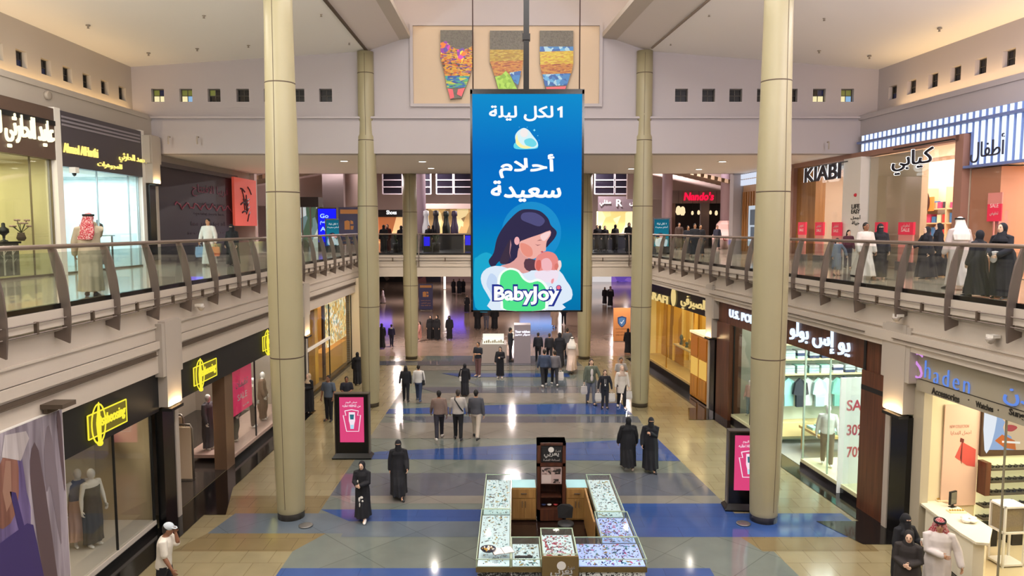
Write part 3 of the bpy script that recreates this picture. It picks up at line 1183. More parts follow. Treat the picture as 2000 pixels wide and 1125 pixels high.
b.box(0.28, 0.9, 33.6, 37.9, 0.15, 1.3, 0)
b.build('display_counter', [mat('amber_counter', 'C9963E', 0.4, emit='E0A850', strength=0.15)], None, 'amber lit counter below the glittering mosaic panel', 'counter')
b = MB(left)
b.box(0.28, 0.36, 33.25, 33.6, 0.1, 3.66, 0)
trim(b, [mat('dark_maroon', '3A1F1A', 0.4)])
b = MB(left)
b.box(-0.45, 0.3, 38.0, 39.0, 0, 4.55, 0)
b.box(-0.62, -0.45, 38.1, 38.95, 2.35, 4.7, 0)
trim(b, [M_cream])
b = MB(left)
b.box(-0.60, -0.45, 38.08, 39.05, 2.2, 2.36, 0)
b.box(-0.60, -0.45, 38.95, 39.05, 2.3, 4.6, 0)
trim(b, [mat('dark_maroon', '3A1F1A', 0.4)])

# ------------------------------------------------------------------ right, ground floor: accessories shop
t = thing('shop_sign', right((-0.1, 12, 3.57)), 'beige sign band with thin blue letters over the accessories shop', 'shop sign')
b = MB(right)
b.box(-0.12, 0.06, 4.0, 16.05, 3.56, 4.42, 0)
b.build('sign_board', [mat('sign_beige', 'A39A86', 0.4)], t)
M_neonb = glow('blue_neon', '6E96F0', 0.85)
M_neonp = glow('pink_neon', 'E09AF0', 0.9)
M_navy = mat('letter_navy', '20407A', 0.4)
def on_r(u, v, o):
    s, z = hit_r(u, v, o)
    return right((o, s, z))
def word_r(b, txt, ua, va, ub, vb, o, h, mi=0, bold=0.0, depth=0.03, spacing=1.0):
    A, B_ = on_r(ua, va, o), on_r(ub, vb, o)
    c = (A + B_) / 2
    text_into(b, txt, c, RR, UP, (A - B_).length, h, depth, bold, mi, 0, spacing)
b = MB()
word_r(b, 'S', 1786, 712, 1803, 716, -0.13, 0.58, 1, -0.022)
word_r(b, 'h', 1808, 720, 1818, 724, -0.13, 0.38, 0, -0.022)
word_r(b, 'aden', 1825, 734, 1895, 749, -0.13, 0.36, 0, -0.022, 0.03, 1.3)
b.build('lettering', [M_neonb, M_neonp], t)
b = MB()
word_r(b, 'شادن', 1962, 775, 2075, 790, -0.13, 0.42, 0, 0.0)
b.build('arabic_lettering', [M_neonb], t, 'pale blue Arabic letters')
b = MB()
word_r(b, 'Accessories', 1820, 766, 1874, 776, -0.125, 0.15, 0, 0.02, 0.01)
word_r(b, '•', 1891, 781, 1893, 781, -0.125, 0.03, 0, 0.02, 0.01)
word_r(b, 'Watches', 1906, 790, 1940, 798, -0.125, 0.12, 0, 0.015, 0.01)
word_r(b, '•', 1949, 801, 1951, 801, -0.125, 0.03, 0, 0.02, 0.01)
word_r(b, 'Sunglasses', 1971, 808, 2040, 824, -0.125, 0.16, 0, 0.02, 0.01)
A = hit_r(1787, 737, -0.125)
b2 = MB(right)
b2.box(-0.128, -0.12, 6.0, A[0], A[1] - 0.008, A[1] + 0.008, 0)
b2.build('rule_line', [mat('ink', '2A2620', 0.5)], t)
b.build('small_lettering', [mat('ink', '2A2620', 0.5)], t)

M_creamlit = mat('warm_cream', 'E6D4B0', 0.5)
room(right, 6.0, 15.95, 4.0, 4.4, 'accessories_shop', [M_creamlit, mat('pale_shop_floor', 'CDBB98', 0.12), M_white])
b = MB(right)
b.box(-0.05, 0.15, 15.85, 16.2, 0, 3.6, 0)
trim(b, [mat('frame_beige', 'B7AD97', 0.4)])
SW = 15.93      # face of the shop's far side wall
def on_wall(u, v, s=SW):
    """(o, z) on the accessories shop's far side wall"""
    r = ray(u, v)
    p0 = right((0, s, 0)); n = Vector((-RS, RC, 0))
    k = (p0.x * n.x + p0.y * n.y) / (r.x * n.x + r.y * n.y)
    p = r * k
    return ((p.x - 9.15) * RC + (p.y - 17) * RS, CAMZ + p.z)
WR = Vector((RC, RS, 0))
t = thing('bag_poster', right((0.8, SW - 0.03, 0.9)), 'pale pink poster of a red handbag on the accessories shop wall', 'poster')
o0, z1 = on_wall(1845, 790)
o1, z0 = on_wall(1908, 985)
b = MB(right)
b.box(o0, o1, SW - 0.03, SW, z0, z1, 0)
b.build('board', [mat('poster_pink', 'DDB9A2', 0.5)], t)
b = MB()
bo = right((0, SW - 0.032, 0))
def wl_(pts):
    return [on_wall(u, v) for u, v in pts]
art(b, wl_([(1863, 892), (1877, 862), (1904, 877), (1902, 911), (1886, 908)]), bo, WR, UP, 1, 0)
art(b, wl_([(1874, 854), (1881, 857), (1880, 864), (1873, 862)]), bo, WR, UP, 2, 1)
art(b, wl_([(1873, 893), (1877, 862), (1878, 862), (1876, 906)]), bo, WR, UP, 2, 1)
c_ = on_wall(1872, 832)
text_into(b, 'NEW COLLECTION', bo + WR * c_[0] + UP * c_[1], WR, UP, 0.46, 0.07, 0.002, 0, 2)
c_ = on_wall(1875, 845)
text_into(b, 'اجمل الهدايا', bo + WR * c_[0] + UP * c_[1], WR, UP, 0.5, 0.11, 0.002, 0, 2)
b.build('poster_print', [mat('bag_red', 'C9524A', 0.5), mat('bag_dark', '6B2A28', 0.5), mat('faint_red', 'B98072', 0.6)], t)
# light box with a face and an orange clutch
t = thing('light_box', right((1.8, SW - 0.1, 2.1)), 'glowing light box photo of a face over the sunglasses shelves', 'light box')
o0, z1 = on_wall(1914, 795)
o1, z0 = on_wall(2060, 884)
b = MB(right)
b.box(o0, o1, SW - 0.1, SW, z0, z1, 0)
b.build('case', [mat('box_brown', '4A3626', 0.4)], t)
b = MB()
lo_ = right((0, SW - 0.102, 0))
art(b, wl_([(1916, 797), (2058, 797), (2058, 876), (1916, 876)]), lo_, WR, UP, 0, 0)
art(b, wl_([(1916, 797), (1940, 797), (1936, 840), (1925, 876), (1916, 876)]), lo_, WR, UP, 1, 1, 2)
art(b, wl_([(1955, 797), (2058, 797), (2058, 876), (1975, 876), (1968, 850), (1955, 843), (1952, 832), (1956, 822), (1950, 815)]), lo_, WR, UP, 2, 2)
art(b, wl_([(1957, 829), (1968, 827), (1980, 832), (1970, 840), (1958, 838)]), lo_, WR, UP, 3, 3, 3)
art(b, wl_([(1936, 858), (1950, 846), (1975, 858), (1977, 876), (1955, 872)]), lo_, WR, UP, 3, 4)
art(b, wl_([(1950, 858), (1985, 860), (1985, 864), (1950, 862)]), lo_, WR, UP, 4, 5)
b.build('photo_print', [glow('lb_blue', '9DB6DA', 0.9), glow('lb_white', 'E8EEF6', 0.95), glow('lb_skin', 'EBC9A0', 0.9), glow('lb_lips', 'D25A5A', 0.8),
                        glow('lb_orange', 'E07A3C', 0.85), glow('lb_caption', 'FFF6E6', 1.0)], t)
# sunglasses shelving
t = thing('eyewear_shelving', right((1.8, SW - 0.25, 0)), 'lit shelves of sunglasses below the glowing face photo', 'shelf')
o0, z1 = on_wall(1908, 888)
o1, z0 = on_wall(2060, 1000)
b = MB(right)
b.box(o0, o1, SW - 0.04, SW, 0.4, z1, 0)
b.build('back_panel', [mat('lit_panel', 'E9E4B0', 0.5, emit='F0EAB4', strength=0.5)], t)
nz = 5
zs = [z0 + (z1 - z0) * k / nz for k in range(nz)]
for k, z in enumerate(zs):
    b = MB(right)
    b.box(o0 + (0.14 if k > 1 else 0), o1, SW - 0.30, SW - 0.04, z, z + 0.035, 0)
    b.build('shelf', [mat('shelf_dark', '4A4438', 0.4)], t)
b = MB(right)
b.box(o0, o0 + 0.12, SW - 0.3, SW - 0.02, zs[2], z1 - 0.1, 0)
b.build('wood_block', [M_darkwood], t)
b = MB(right)
b.box(o0, o0 + 0.33, SW - 0.34, SW - 0.02, 0.0, zs[0] - 0.12, 0)
b.box(o0 + 0.7, o1, SW - 0.34, SW - 0.02, 0.0, zs[0] - 0.12, 0)
b.build('base_cabinet', [M_blackm], t)
for k, z in enumerate(zs):
    n = 15 if k > 1 else 12
    for q in range(n):
        oo = o0 + (0.22 if k > 1 else 0.1) + q * 0.145
        if oo > o0 + 2.1:
            continue
        b = MB(right)
        for d in (-0.032, 0.032):
            b.ball((oo + d, SW - 0.2, z + 0.065), (0.028, 0.008, 0.024), 8, 5, 0)
        b.box(oo - 0.008, oo + 0.008, SW - 0.205, SW - 0.197, z + 0.065, z + 0.075, 0)
        for d in (-0.062, 0.062):
            b.box(oo + d - 0.003, oo + d + 0.003, SW - 0.2, SW - 0.08, z + 0.062, z + 0.072, 0)
        b.box(oo - 0.03, oo + 0.03, SW - 0.21, SW - 0.12, z + 0.035, z + 0.042, 0)
        b.build('sunglasses', [mat('lens_dark', '1A1A1E', 0.2)], None, 'dark pair of sunglasses on the lit eyewear shelves', 'sunglasses', 'sunglasses on the lit shelves')
# white jewellery counter
t = thing('jewellery_counter', right((0.9, 14.9, 0)), 'white wedge shaped jewellery counter inside the accessories shop', 'counter')
top = [at_z(u, v, 0.98) + Vector((-0.03, -0.48, 0)) for u, v in ((1778, 968), (1793, 960), (1850, 975), (1912, 1015), (1905, 1042), (1880, 1040), (1850, 1022))]
b = MB()
b.prism([(p.x, p.y, 0.94) for p in top], (0, 0, 0.05), 0)
b.build('counter_top', [mat('counter_white', 'F0E7CE', 0.25)], t)
cxy = sum(top, Vector()) / len(top)
b = MB()
b.prism([(cxy.x + (p.x - cxy.x) * 0.86, cxy.y + (p.y - cxy.y) * 0.86, 0.02) for p in top], (0, 0, 0.92), 0)
b.build('counter_body', [mat('counter_white', 'F0E7CE', 0.25)], t)
for u, v, sz, lab in ((1815, 966, 0.16, 'pale jewellery tray on the white counter, farthest from the mirror'), (1838, 978, 0.12, 'pale jewellery tray on the white counter, middle one'),
                      (1868, 1000, 0.18, 'pale jewellery tray on the white counter, next to the paper heap')):
    p = at_z(u, v, 0.99)
    b = MB(shifted((p.x, p.y, 0.99)))
    b.box(-sz, sz, -0.09, 0.09, 0, 0.03, 0)
    for q in range(6):
        b.ball((-sz + 0.04 + q * (2 * sz - 0.08) / 5, 0.0, 0.045), 0.022, 8, 5, 1)
    b.build('jewellery_tray', [mat('tray_cream', 'E7D7AE', 0.4), M_gold], None, lab, 'tray')
p = at_z(1860, 990, 0.99)
t = thing('counter_mirror', (p.x, p.y, 0.99), 'small dark framed mirror standing on the white counter', 'mirror')
b = MB(turned((p.x, p.y, 0.99), 25))
b.box(-0.11, 0.11, -0.02, 0.02, 0.06, 0.36, 0)
b.box(-0.03, 0.03, -0.01, 0.01, 0.0, 0.08, 0)
b.box(-0.08, 0.08, -0.05, 0.05, 0.0, 0.012, 0)
b.build('frame', [M_blackm], t)
b = MB(turned((p.x, p.y, 0.99), 25))
b.box(-0.09, 0.09, -0.026, -0.021, 0.08, 0.34, 0)
b.build('mirror_glass', [mat('mirror', '8A929A', 0.05, metal=0.9)], t)
p = at_z(1893, 1020, 0.99)
b = MB(shifted((p.x, p.y, 0.99)))
random.seed(3)
for q in range(9):
    a = random.random() * 6
    b.ball((0.10 * math.cos(a), 0.08 * math.sin(a), 0.04 + 0.02 * (q % 3)), (0.09, 0.07, 0.035), 7, 5, 0)
b.build('paper_heap', [M_white], None, 'crumpled white paper heap on the near end of the jewellery counter', 'paper')
# glass front and door of the accessories shop
t = thing('glass_storefront', right((0.05, 11.5, 0)), 'clear glass front of the accessories shop behind the man in white', 'glass front')
b = MB(right)
b.box(0.03, 0.045, 8.0, 13.6, 0.05, 3.55, 0)
b.build('glass_panel', [M_shopglass], t)
for s in (13.6, 12.2, 10.6):
    b = MB(right)
    b.box(0.02, 0.055, s - 0.012, s + 0.012, 0.05, 3.55, 0)
    b.build('edge_strip', [mat('edge_grey', '8C8574', 0.3)], t)
b = MB(right)
b.box(-0.03, 0.1, 12.35, 12.75, 0.75, 1.05, 0)
b.build('lock_plate', [M_steel], t)
t = thing('watch_stand', right((1.7, 14.6, 0)), 'white open display stand beside the black cabinet', 'display stand')
o0, o1 = on_wall(1949, 1000, 14.8)[0], on_wall(1992, 1000, 14.8)[0]
b = MB(right)
for o in (o0, o1 - 0.04):
    for s in (14.6, 15.0):
        b.box(o, o + 0.04, s, s + 0.04, 0, 1.35, 0)
for z in (0.05, 0.75, 1.31):
    b.box(o0, o1, 14.6, 15.04, z, z + 0.04, 0)
b.build('stand_frame', [M_white], t)
b = MB(right)
b.box(o0 + 0.04, o1 - 0.04, 14.64, 15.0, 0.79, 1.28, 0)
b.build('wicker_box', [mat('wicker', '8A7A5E', 0.7, noise=0.3, nscale=40)], t)

# ------------------------------------------------------------------ right, ground floor: wood-clad clothing shop
t = thing('shop_sign', right((-0.1, 23, 3.6)), 'dark wood sign band with blue-lit letters in English and Arabic', 'shop sign')
b = MB(right)
b.box(-0.10, 0.06, 17.2, 27.7, 3.62, 4.42, 0)
b.box(-0.12, -0.09, 18.0, 18.1, 3.5, 4.42, 1)
b.build('sign_board', [M_darkwood, M_blackm], t)
b = MB()
word_r(b, 'يو إس بولو', 1545, 645, 1661, 680, -0.11, 0.62, 0, 0.012, 0.05)
b.build('arabic_lettering', [G_bluewhite], t)
b = MB()
word_r(b, 'U.S. POLO ASSN.', 1426, 611, 1530, 642, -0.11, 0.30, 0, 0.015, 0.05)
b.build('lettering', [G_bluewhite], t)
b = MB(right)
b.box(-0.14, 0.35, 17.02, 18.12, 0, 3.62, 0)
b.box(-0.145, -0.13, 17.02, 18.12, 3.12, 3.24, 1)
b.box(-0.14, 0.35, 26.55, 27.75, 0, 3.62, 0)
trim(b, [M_darkwood, M_blackm])
M_mint = mat('mint_wall', 'C9D4C6', 0.5)
room(right, 17.2, 27.6, 4.0, 4.4, 'clothing_shop', [M_mint, mat('grey_shop_floor', '8F928E', 0.12), M_white])
window_bay(right, 18.12, 21.3, 0.0, 3.62, 'bright window with a white-shirted mannequin in the wood-clad shop', 0.16, (19.9,), 0, mat('pale_frame', 'A8B8A8', 0.3), M_black, 1.2, mat('yellowish_deck', 'DDD9B0', 0.3))
window_bay(right, 23.6, 26.55, 0.0, 3.62, 'far window of the wood-clad shop behind the tall cream column', 0.16, (25.0,), 0, M_blackm, M_black, 1.2, mat('yellowish_deck', 'DDD9B0', 0.3))
PS = 19.1
o0, z1 = on_wall(1643, 738, PS)
o1, z0 = on_wall(1690, 985, PS)
t = thing('sale_poster', right(((o0 + o1) / 2, PS, z0)), 'tall white poster reading SALE 30 70 in the mannequin window', 'poster')
b = MB(right)
b.box(o0, o1 + 0.25, PS, PS + 0.03, z0, z1, 0)
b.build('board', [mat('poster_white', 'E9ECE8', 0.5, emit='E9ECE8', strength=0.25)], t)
b = MB()
for v_, tx, w_ in ((792, 'SALE', 0.80), (840, '30%', 0.52), (883, '70%', 0.52)):
    c_ = on_wall(1655, v_, PS)
    text_into(b, tx, right((c_[0] - 0.02 + w_ / 2, PS - 0.003, c_[1])), WR, UP, w_, 0.30, 0.004, 0.02)
b.build('lettering', [mat('sale_red', 'C8384A', 0.5)], t)
# clothes shelves and rails inside, on a partition across the shop
CS = 23.4
t = thing('clothes_wall', right((2.0, CS, 0)), 'shelving of folded shirts across the wood-clad shop behind the mannequin', 'shelf')
b = MB(right)
b.box(0.45, 3.9, CS + 0.5, CS + 0.56, 0.02, 4.35, 1)
for z in (2.35, 2.85, 3.35, 3.85):
    b.box(0.45, 3.9, CS, CS + 0.5, z, z + 0.05, 0)
b.build('shelf_board', [mat('pale_oak', 'D8C48A', 0.5), M_mint], t)
for z in (2.4, 2.9, 3.4):
    b = MB(right)
    for k in range(8):
        o_ = 0.5 + k * 0.42
        for q in range(3):
            b.box(o_, o_ + 0.34, CS + 0.05, CS + 0.45, z + q * 0.09, z + q * 0.09 + 0.08, random.randrange(4))
    b.build('folded_shirts', [mat('shirt_white', 'E2E6E2', 0.8), mat('shirt_aqua', '9CCBC2', 0.8), mat('shirt_navy', '2B3452', 0.8), mat('shirt_grey', '9AA0A0', 0.8)], t, kind='stuff')
b = MB(right)
b.tube([(0.45, CS + 0.2, 2.28), (3.9, CS + 0.2, 2.28)], 0.02, 8, 0)
b.build('hanging_rail', [M_steel], t)
b = MB(right)
b.box(0.45, 3.9, CS, CS + 0.5, 0.3, 0.75, 0)
b.build('low_bench', [mat('pale_oak', 'D8C48A', 0.5)], t)
shc = ['8EC4C0', '23262E', 'E4E8E6', 'B4D2CC', 'DDE3E0', '6FA89A', '4F6E9A', 'CFD8D4']
for k in range(10):
    o_ = 0.70 + k * 0.33
    b = MB(right)
    b.prism([(o_, CS + 0.18, 2.24), (o_ - 0.20, CS + 0.1, 2.1), (o_ - 0.26, CS + 0.1, 1.72), (o_ - 0.16, CS + 0.1, 1.69), (o_ - 0.15, CS + 0.1, 1.30), (o_ + 0.15, CS + 0.1, 1.30), (o_ + 0.16, CS + 0.1, 1.69), (o_ + 0.26, CS + 0.1, 1.72), (o_ + 0.20, CS + 0.1, 2.1)],
            (0, 0.12, 0), 0)
    b.fr = world_frame
    b.v = [p + Vector((RS, -RC, 0)) * (0.16 * (k % 2)) for p in b.v]
    b.build('hanging_shirt', [mat('hang_' + shc[k % 8], shc[k % 8], 0.85)], None, 'shirt hanging on the rail of the wood-clad clothing shop', 'shirt', 'shirts on the long rail')
t = thing('display_table', right((1.4, 22.3, 0)), 'low wood display table at the clothing shop entrance', 'table')
b = MB(right)
b.box(0.8, 2.0, 21.6, 23.0, 0.72, 0.80, 0)
b.build('table_top', [mat('table_oak', 'B99A5C', 0.4)], t)
for o in (0.86, 1.86):
    for s in (21.66, 22.86):
        b = MB(right)
        b.box(o, o + 0.08, s, s + 0.08, 0.02, 0.72, 0)
        b.build('leg', [mat('table_oak', 'B99A5C', 0.4)], t)
b = MB(right)
for q in range(8):
    b.box(0.9 + 0.25 * (q % 4), 1.1 + 0.25 * (q % 4), 21.75 + 0.55 * (q // 4), 22.15 + 0.55 * (q // 4), 0.80, 0.86 + 0.02 * (q % 3), 0)
b.build('folded_clothes', [mat('shirt_aqua', '9CCBC2', 0.8)], t, kind='stuff')

# ------------------------------------------------------------------ right, ground floor: gold shop
t = thing('shop_sign', right((-0.1, 33.5, 3.55)), 'black sign band with gold Arabic letters over the gold shop', 'shop sign')
b = MB(right)
b.box(-0.12, 0.06, 28.55, 38.7, 3.62, 4.72, 0)
b.build('sign_board', [M_black], t)
G_gold = glow('gold_letters', 'F2D48A', 0.9)
b = MB()
word_r(b, 'الصيرفي', 1331, 594, 1380, 596, -0.13, 0.62, 0, 0.012, 0.05)
b.build('arabic_lettering', [G_gold], t)
b = MB()
word_r(b, 'AL SARAFI', 1240, 574, 1305, 578, -0.13, 0.38, 0, 0.02, 0.05)
b.build('lettering', [G_gold], t)
b = MB()
c = on_r(1316, 580, -0.13)
b.prism([c + RR * x + UP * y for x, y in disc_pts(0, 0, 0.30, 0.42)], RR.cross(UP) * 0.04, 0)
b.build('emblem_disc', [G_gold], t)
M_slat = voronoi_mix('gold_slats', ['C79A3A', 'A87A2A', 'D9B45A', '8A6424', 'E6CC80'], 5.0, 0.4, 0.18, (1, 1, 0.02))
room(right, 28.55, 38.6, 3.2, 4.5, 'gold_shop', [M_slat, mat('gold_shop_floor', 'B09A70', 0.15), M_white])
window_bay(right, 30.8, 38.6, 0.0, 3.62, 'wide lit window of the gold shop with a slatted backdrop', 0.35, (34.5,), 0, M_gold, M_black, 1.0, mat('gold_deck', 'B79A60', 0.35))
t = thing('display_cabinet', right((0.1, 29.8, 0)), 'tall wooden display cabinet with four amber panels at the gold shop corner', 'cabinet')
b = MB(right)
b.box(-0.1, 0.7, 28.75, 30.75, 0.05, 2.75, 0)
b.build('carcass', [M_ywood], t)
b = MB(right)
b.box(-0.14, 0.74, 28.70, 30.8, 2.75, 2.84, 0)
b.build('lit_top', [mat('cab_top', 'F0DFB4', 0.4, emit='F5E0B0', strength=0.5)], t)
for s in (28.87, 29.85):
    for z0, z1, e in ((0.15, 0.95, 0), (1.0, 1.75, 1), (1.82, 2.65, 2)):
        b = MB(right)
        b.box(-0.13, -0.10, s, s + 0.78, z0, z1, 0)
        b.build('door', [[M_ywood, glow('amber_pane', 'F0BE5C', 0.85), mat('orange_veneer', 'B9701E', 0.35)][e]], t)
t = thing('display_table', right((0.7, 33.4, 0)), 'long pale display table with ornaments in the gold shop window', 'table')
b = MB(right)
b.box(1.05, 1.6, 31.2, 36.5, 1.25, 1.32, 0)
b.build('table_top', [mat('table_cream', 'DCC48C', 0.4)], t)
for s in (31.3, 33.6, 36.3):
    b = MB(right)
    b.box(1.1, 1.55, s, s + 0.1, 0.02, 1.25, 0)
    b.build('leg', [M_gold], t)
for k in range(12):
    s = 31.4 + k * 0.42
    b = MB(right)
    h = 0.28 + 0.12 * ((k * 7) % 3)
    b.lathe([(0.07, 0), (0.10, 0.03), (0.05, h * 0.4), (0.10, h * 0.7), (0.07, h * 0.9), (0.015, h)], (1.3, s, 1.32), 10, 0)
    b.build('ornament', [[M_gold, mat('teal_ornament', '3E5550', 0.3)][1 if 3 < k < 9 and False else (k % 2)]], None, 'small %s ornament on the gold shop table' % ['gold', 'dark green'][k % 2], 'ornament', '%s ornaments in the gold shop' % ['gold', 'dark green'][k % 2])

# ------------------------------------------------------------------ upper left shops
UO = 5.5
M_brownband = mat('brown_band', '5A473C', 0.4)
M_greyband = mat('grey_band', '484248', 0.4)
t = thing('shop_sign', left((UO, 18, 9.26)), 'brown sign band with glowing Arabic letters at the upper left', 'shop sign')
b = MB(left)
b.box(UO - 0.12, UO + 0.1, 10.0, 22.19, 9.26, 10.8, 0)
b.box(UO - 0.16, UO + 0.1, 10.0, 22.19, 10.28, 10.42, 1)
b.build('sign_board', [M_brownband, M_blackm], t)


def on_l(u, v, o):
    s, z = hit_l(u, v, o)
    return left((o, s, z))


def word_l(b, txt, ua, va, ub, vb, o, h, mi=0, bold=0.0, depth=0.03):
    A, B_ = on_l(ua, va, o), on_l(ub, vb, o)
    text_into(b, txt, (A + B_) / 2, LR, UP, (A - B_).length, h, depth, bold, mi)


b = MB()
word_l(b, 'عايد الحارثي للمجوهرات', -110, 234, 103, 266, UO - 0.13, 0.95, 0, 0.012, 0.06)
b.build('arabic_lettering', [G_warmlet], t)
t = thing('shop_sign', left((UO, 24.7, 9.1)), 'dark grey sign band with three small yellow inscriptions and a light stripe', 'shop sign')
b = MB(left)
b.box(UO - 0.12, UO + 0.1, 22.5, 27.35, 9.1, 10.8, 0)
b.build('sign_board', [M_greyband], t)
b = MB(left)
for z in (10.38, 10.50, 10.62):
    b.box(UO - 0.135, UO - 0.12, 22.55, 27.25, z - 0.03, z + 0.03, 0)
b.build('stripe', [mat('stripe_grey', '8E8890', 0.4)], t)
G_yl = glow('yellow_letters', 'FFE27A', 1.3)
b = MB()
word_l(b, 'Ahmed AlHarthi', 123, 290, 190, 298, UO - 0.13, 0.30, 0, 0.02, 0.04)
b.build('lettering', [G_yl], t)
b = MB()
word_l(b, 'احمد الحارثي', 232, 309, 285, 314, UO - 0.13, 0.34, 0, 0.012, 0.04)
b.build('arabic_lettering', [G_yl], t)
b = MB()
word_l(b, 'للمجوهرات', 190, 322, 237, 326, UO - 0.13, 0.22, 0, 0.01, 0.04)
b.build('small_lettering', [G_yl], t)
b = MB(left)
b.box(UO - 0.135, UO + 0.2, 22.2, 22.48, H, 10.85, 0)
b.box(UO - 0.1, UO + 0.2, 27.35, 27.6, H, 10.85, 0)
trim(b, [M_white])
room(left, 12.0, 22.1, 3.2, 9.26, 'jewellery_shop', [mat('straw_wall', 'D8CF9E', 0.5), T_up, M_white], UO, H)
window_bay(left, 12.0, 22.18, H, 9.26, 'pale yellow window of the jewellery shop under the brown sign band', 0.06, (18.4, 21.2), UO, mat('bronze_frame', '6E6248', 0.35), M_seam)
room(left, 22.55, 27.3, 3.2, 9.1, 'bright_shop', [mat('ice_wall', 'D2E6EA', 0.5), T_up, M_white], UO, H)
window_bay(left, 22.5, 27.3, H, 9.1, 'icy bright window behind the man in the red checked headscarf', 0.06, (24.6, 26.6), UO, mat('silver_frame', '9AA4A8', 0.3), M_seam)
# jewellery shop counter with tree print, and bust stands
t = thing('display_counter', left((UO + 0.8, 19, H)), 'dark display counter with a white bare tree print in the yellow window', 'counter')
b = MB(left)
b.box(UO + 0.35, UO + 1.0, 15.0, 21.0, H + 0.08, H + 1.0, 0)
b.build('counter_body', [mat('counter_dark', '6A6658', 0.5)], t)
b = MB(left)
b.box(UO + 0.3, UO + 1.05, 15.0, 21.05, H + 1.0, H + 1.06, 0)
b.build('counter_top', [mat('counter_black', '2A2824', 0.25)], t)
b = MB(left)
random.seed(5)
for k in range(16):
    s = 15.3 + k * 0.36
    b.box(UO + 0.335, UO + 0.35, s, s + 0.05, H + 0.1, H + 0.95, 0)
    for q in range(4):
        z = H + 0.45 + q * 0.12
        d = 0.13 * (-1) ** q
        b.prism([(UO + 0.335, s + 0.02, z), (UO + 0.335, s + 0.04, z), (UO + 0.335, s + 0.03 + d, z + 0.12)], (0.015, 0, 0), 0)
b.build('tree_print', [mat('tree_white', 'D9D2BC', 0.6)], t)
for u, v, kind, lab in ((8, 470, 0, 'dark necklace bust stand at the left edge of the yellow window'), (42, 470, 1, 'flower arrangement on the dark counter in the yellow window')):
    s_, z_ = hit_l(u, v, UO + 0.7)
    if kind == 0:
        b = MB(left)
        b.lathe([(0.10, 0), (0.10, 0.02), (0.03, 0.05), (0.04, 0.16), (0.14, 0.26), (0.13, 0.36), (0.05, 0.42), (0.045, 0.52), (0.02, 0.54)], (UO + 0.7, s_, H + 1.06), 12, 0)
        b.build('necklace_bust', [M_blackm], None, lab, 'bust stand')
    else:
        t = thing('flower_arrangement', left((UO + 0.7, s_, H + 1.06)), lab, 'flowers')
        b = MB(left)
        b.lathe([(0.08, 0), (0.13, 0.08), (0.09, 0.22), (0.10, 0.25)], (UO + 0.7, s_, H + 1.06), 12, 0)
        b.build('vase', [M_seam], t)
        for q in range(7):
            a = q * 0.9
            tip = (UO + 0.7 + 0.22 * math.cos(a), s_ + 0.22 * math.sin(a), H + 1.5 + 0.09 * (q % 3))
            b = MB(left)
            b.tube([(UO + 0.7, s_, H + 1.3), tip], 0.012, 6, 1)
            for k in range(6):
                b.ball((tip[0] + 0.05 * math.cos(k), tip[1] + 0.05 * math.sin(k), tip[2]), (0.05, 0.05, 0.03), 6, 4, 0)
            b.build('flower', [mat('petal', 'B79A8E', 0.6), mat('stem_green', '4A5A38', 0.6)], t)
# bright shop furnishing
t = thing('display_table', left((UO + 1.0, 25.9, H)), 'glass display table with two black busts in the icy bright window', 'table')
b = MB(left)
b.box(UO + 0.5, UO + 1.2, 24.9, 26.4, H + 1.15, H + 1.19, 0)
b.build('table_top', [mat('ice_top', 'BCD6DA', 0.2)], t)
for s in (24.95, 26.3):
    for o in (UO + 0.55, UO + 1.1):
        b = MB(left)
        b.box(o, o + 0.05, s, s + 0.05, H + 0.02, H + 1.15, 0)
        b.build('leg', [M_steel], t)
b = MB(left)
b.box(UO + 0.6, UO + 1.1, 25.1, 26.2, H + 0.15, H + 0.9, 0)
b.box(UO + 0.59, UO + 0.6, 25.3, 25.6, H + 0.2, H + 0.8, 1)
b.build('red_box_stack', [mat('dark_teal_box', '4A5C60', 0.5), mat('red_box', 'A8303A', 0.5)], t)
for s, lab in ((25.15, 'black bust on the glass table, nearer the man in the headscarf'), (25.95, 'black bust on the glass table, farther from the man in the headscarf')):
    b = MB(left)
    b.lathe([(0.10, 0), (0.10, 0.02), (0.04, 0.05), (0.05, 0.14), (0.17, 0.28), (0.16, 0.38), (0.06, 0.44), (0.05, 0.54), (0.02, 0.55)], (UO + 0.85, s, H + 1.19), 12, 0)
    b.build('necklace_bust', [mat('bust_black', '1E2226', 0.4)], None, lab, 'bust stand')
b = MB(left)
b.box(UO + 1.6, UO + 3.1, 22.65, 23.9, H + 1.6, H + 1.66, 0)
b.box(UO + 1.6, UO + 3.1, 22.65, 23.9, H + 2.3, H + 2.36, 0)
b.box(UO + 1.6, UO + 3.1, 22.65, 23.9, H + 0.02, H + 0.9, 0)
b.build('white_shelf', [M_white], None, 'white wall shelf at the near end of the icy bright shop', 'shelf')
t = thing('security_camera', left((UO - 0.2, 22.9, 8.9)), 'small white security camera below the grey sign band', 'camera')
b = MB(left)
b.box(UO - 0.3, UO - 0.1, 22.85, 23.05, 8.92, 9.1, 0)
b.build('housing', [M_white], t)
b = MB(left)
b.lathe([(0.07, 0), (0.05, -0.08), (0.01, -0.11)], (UO - 0.2, 22.95, 8.93), 12, 0)
b.build('dome', [M_blackm], t)
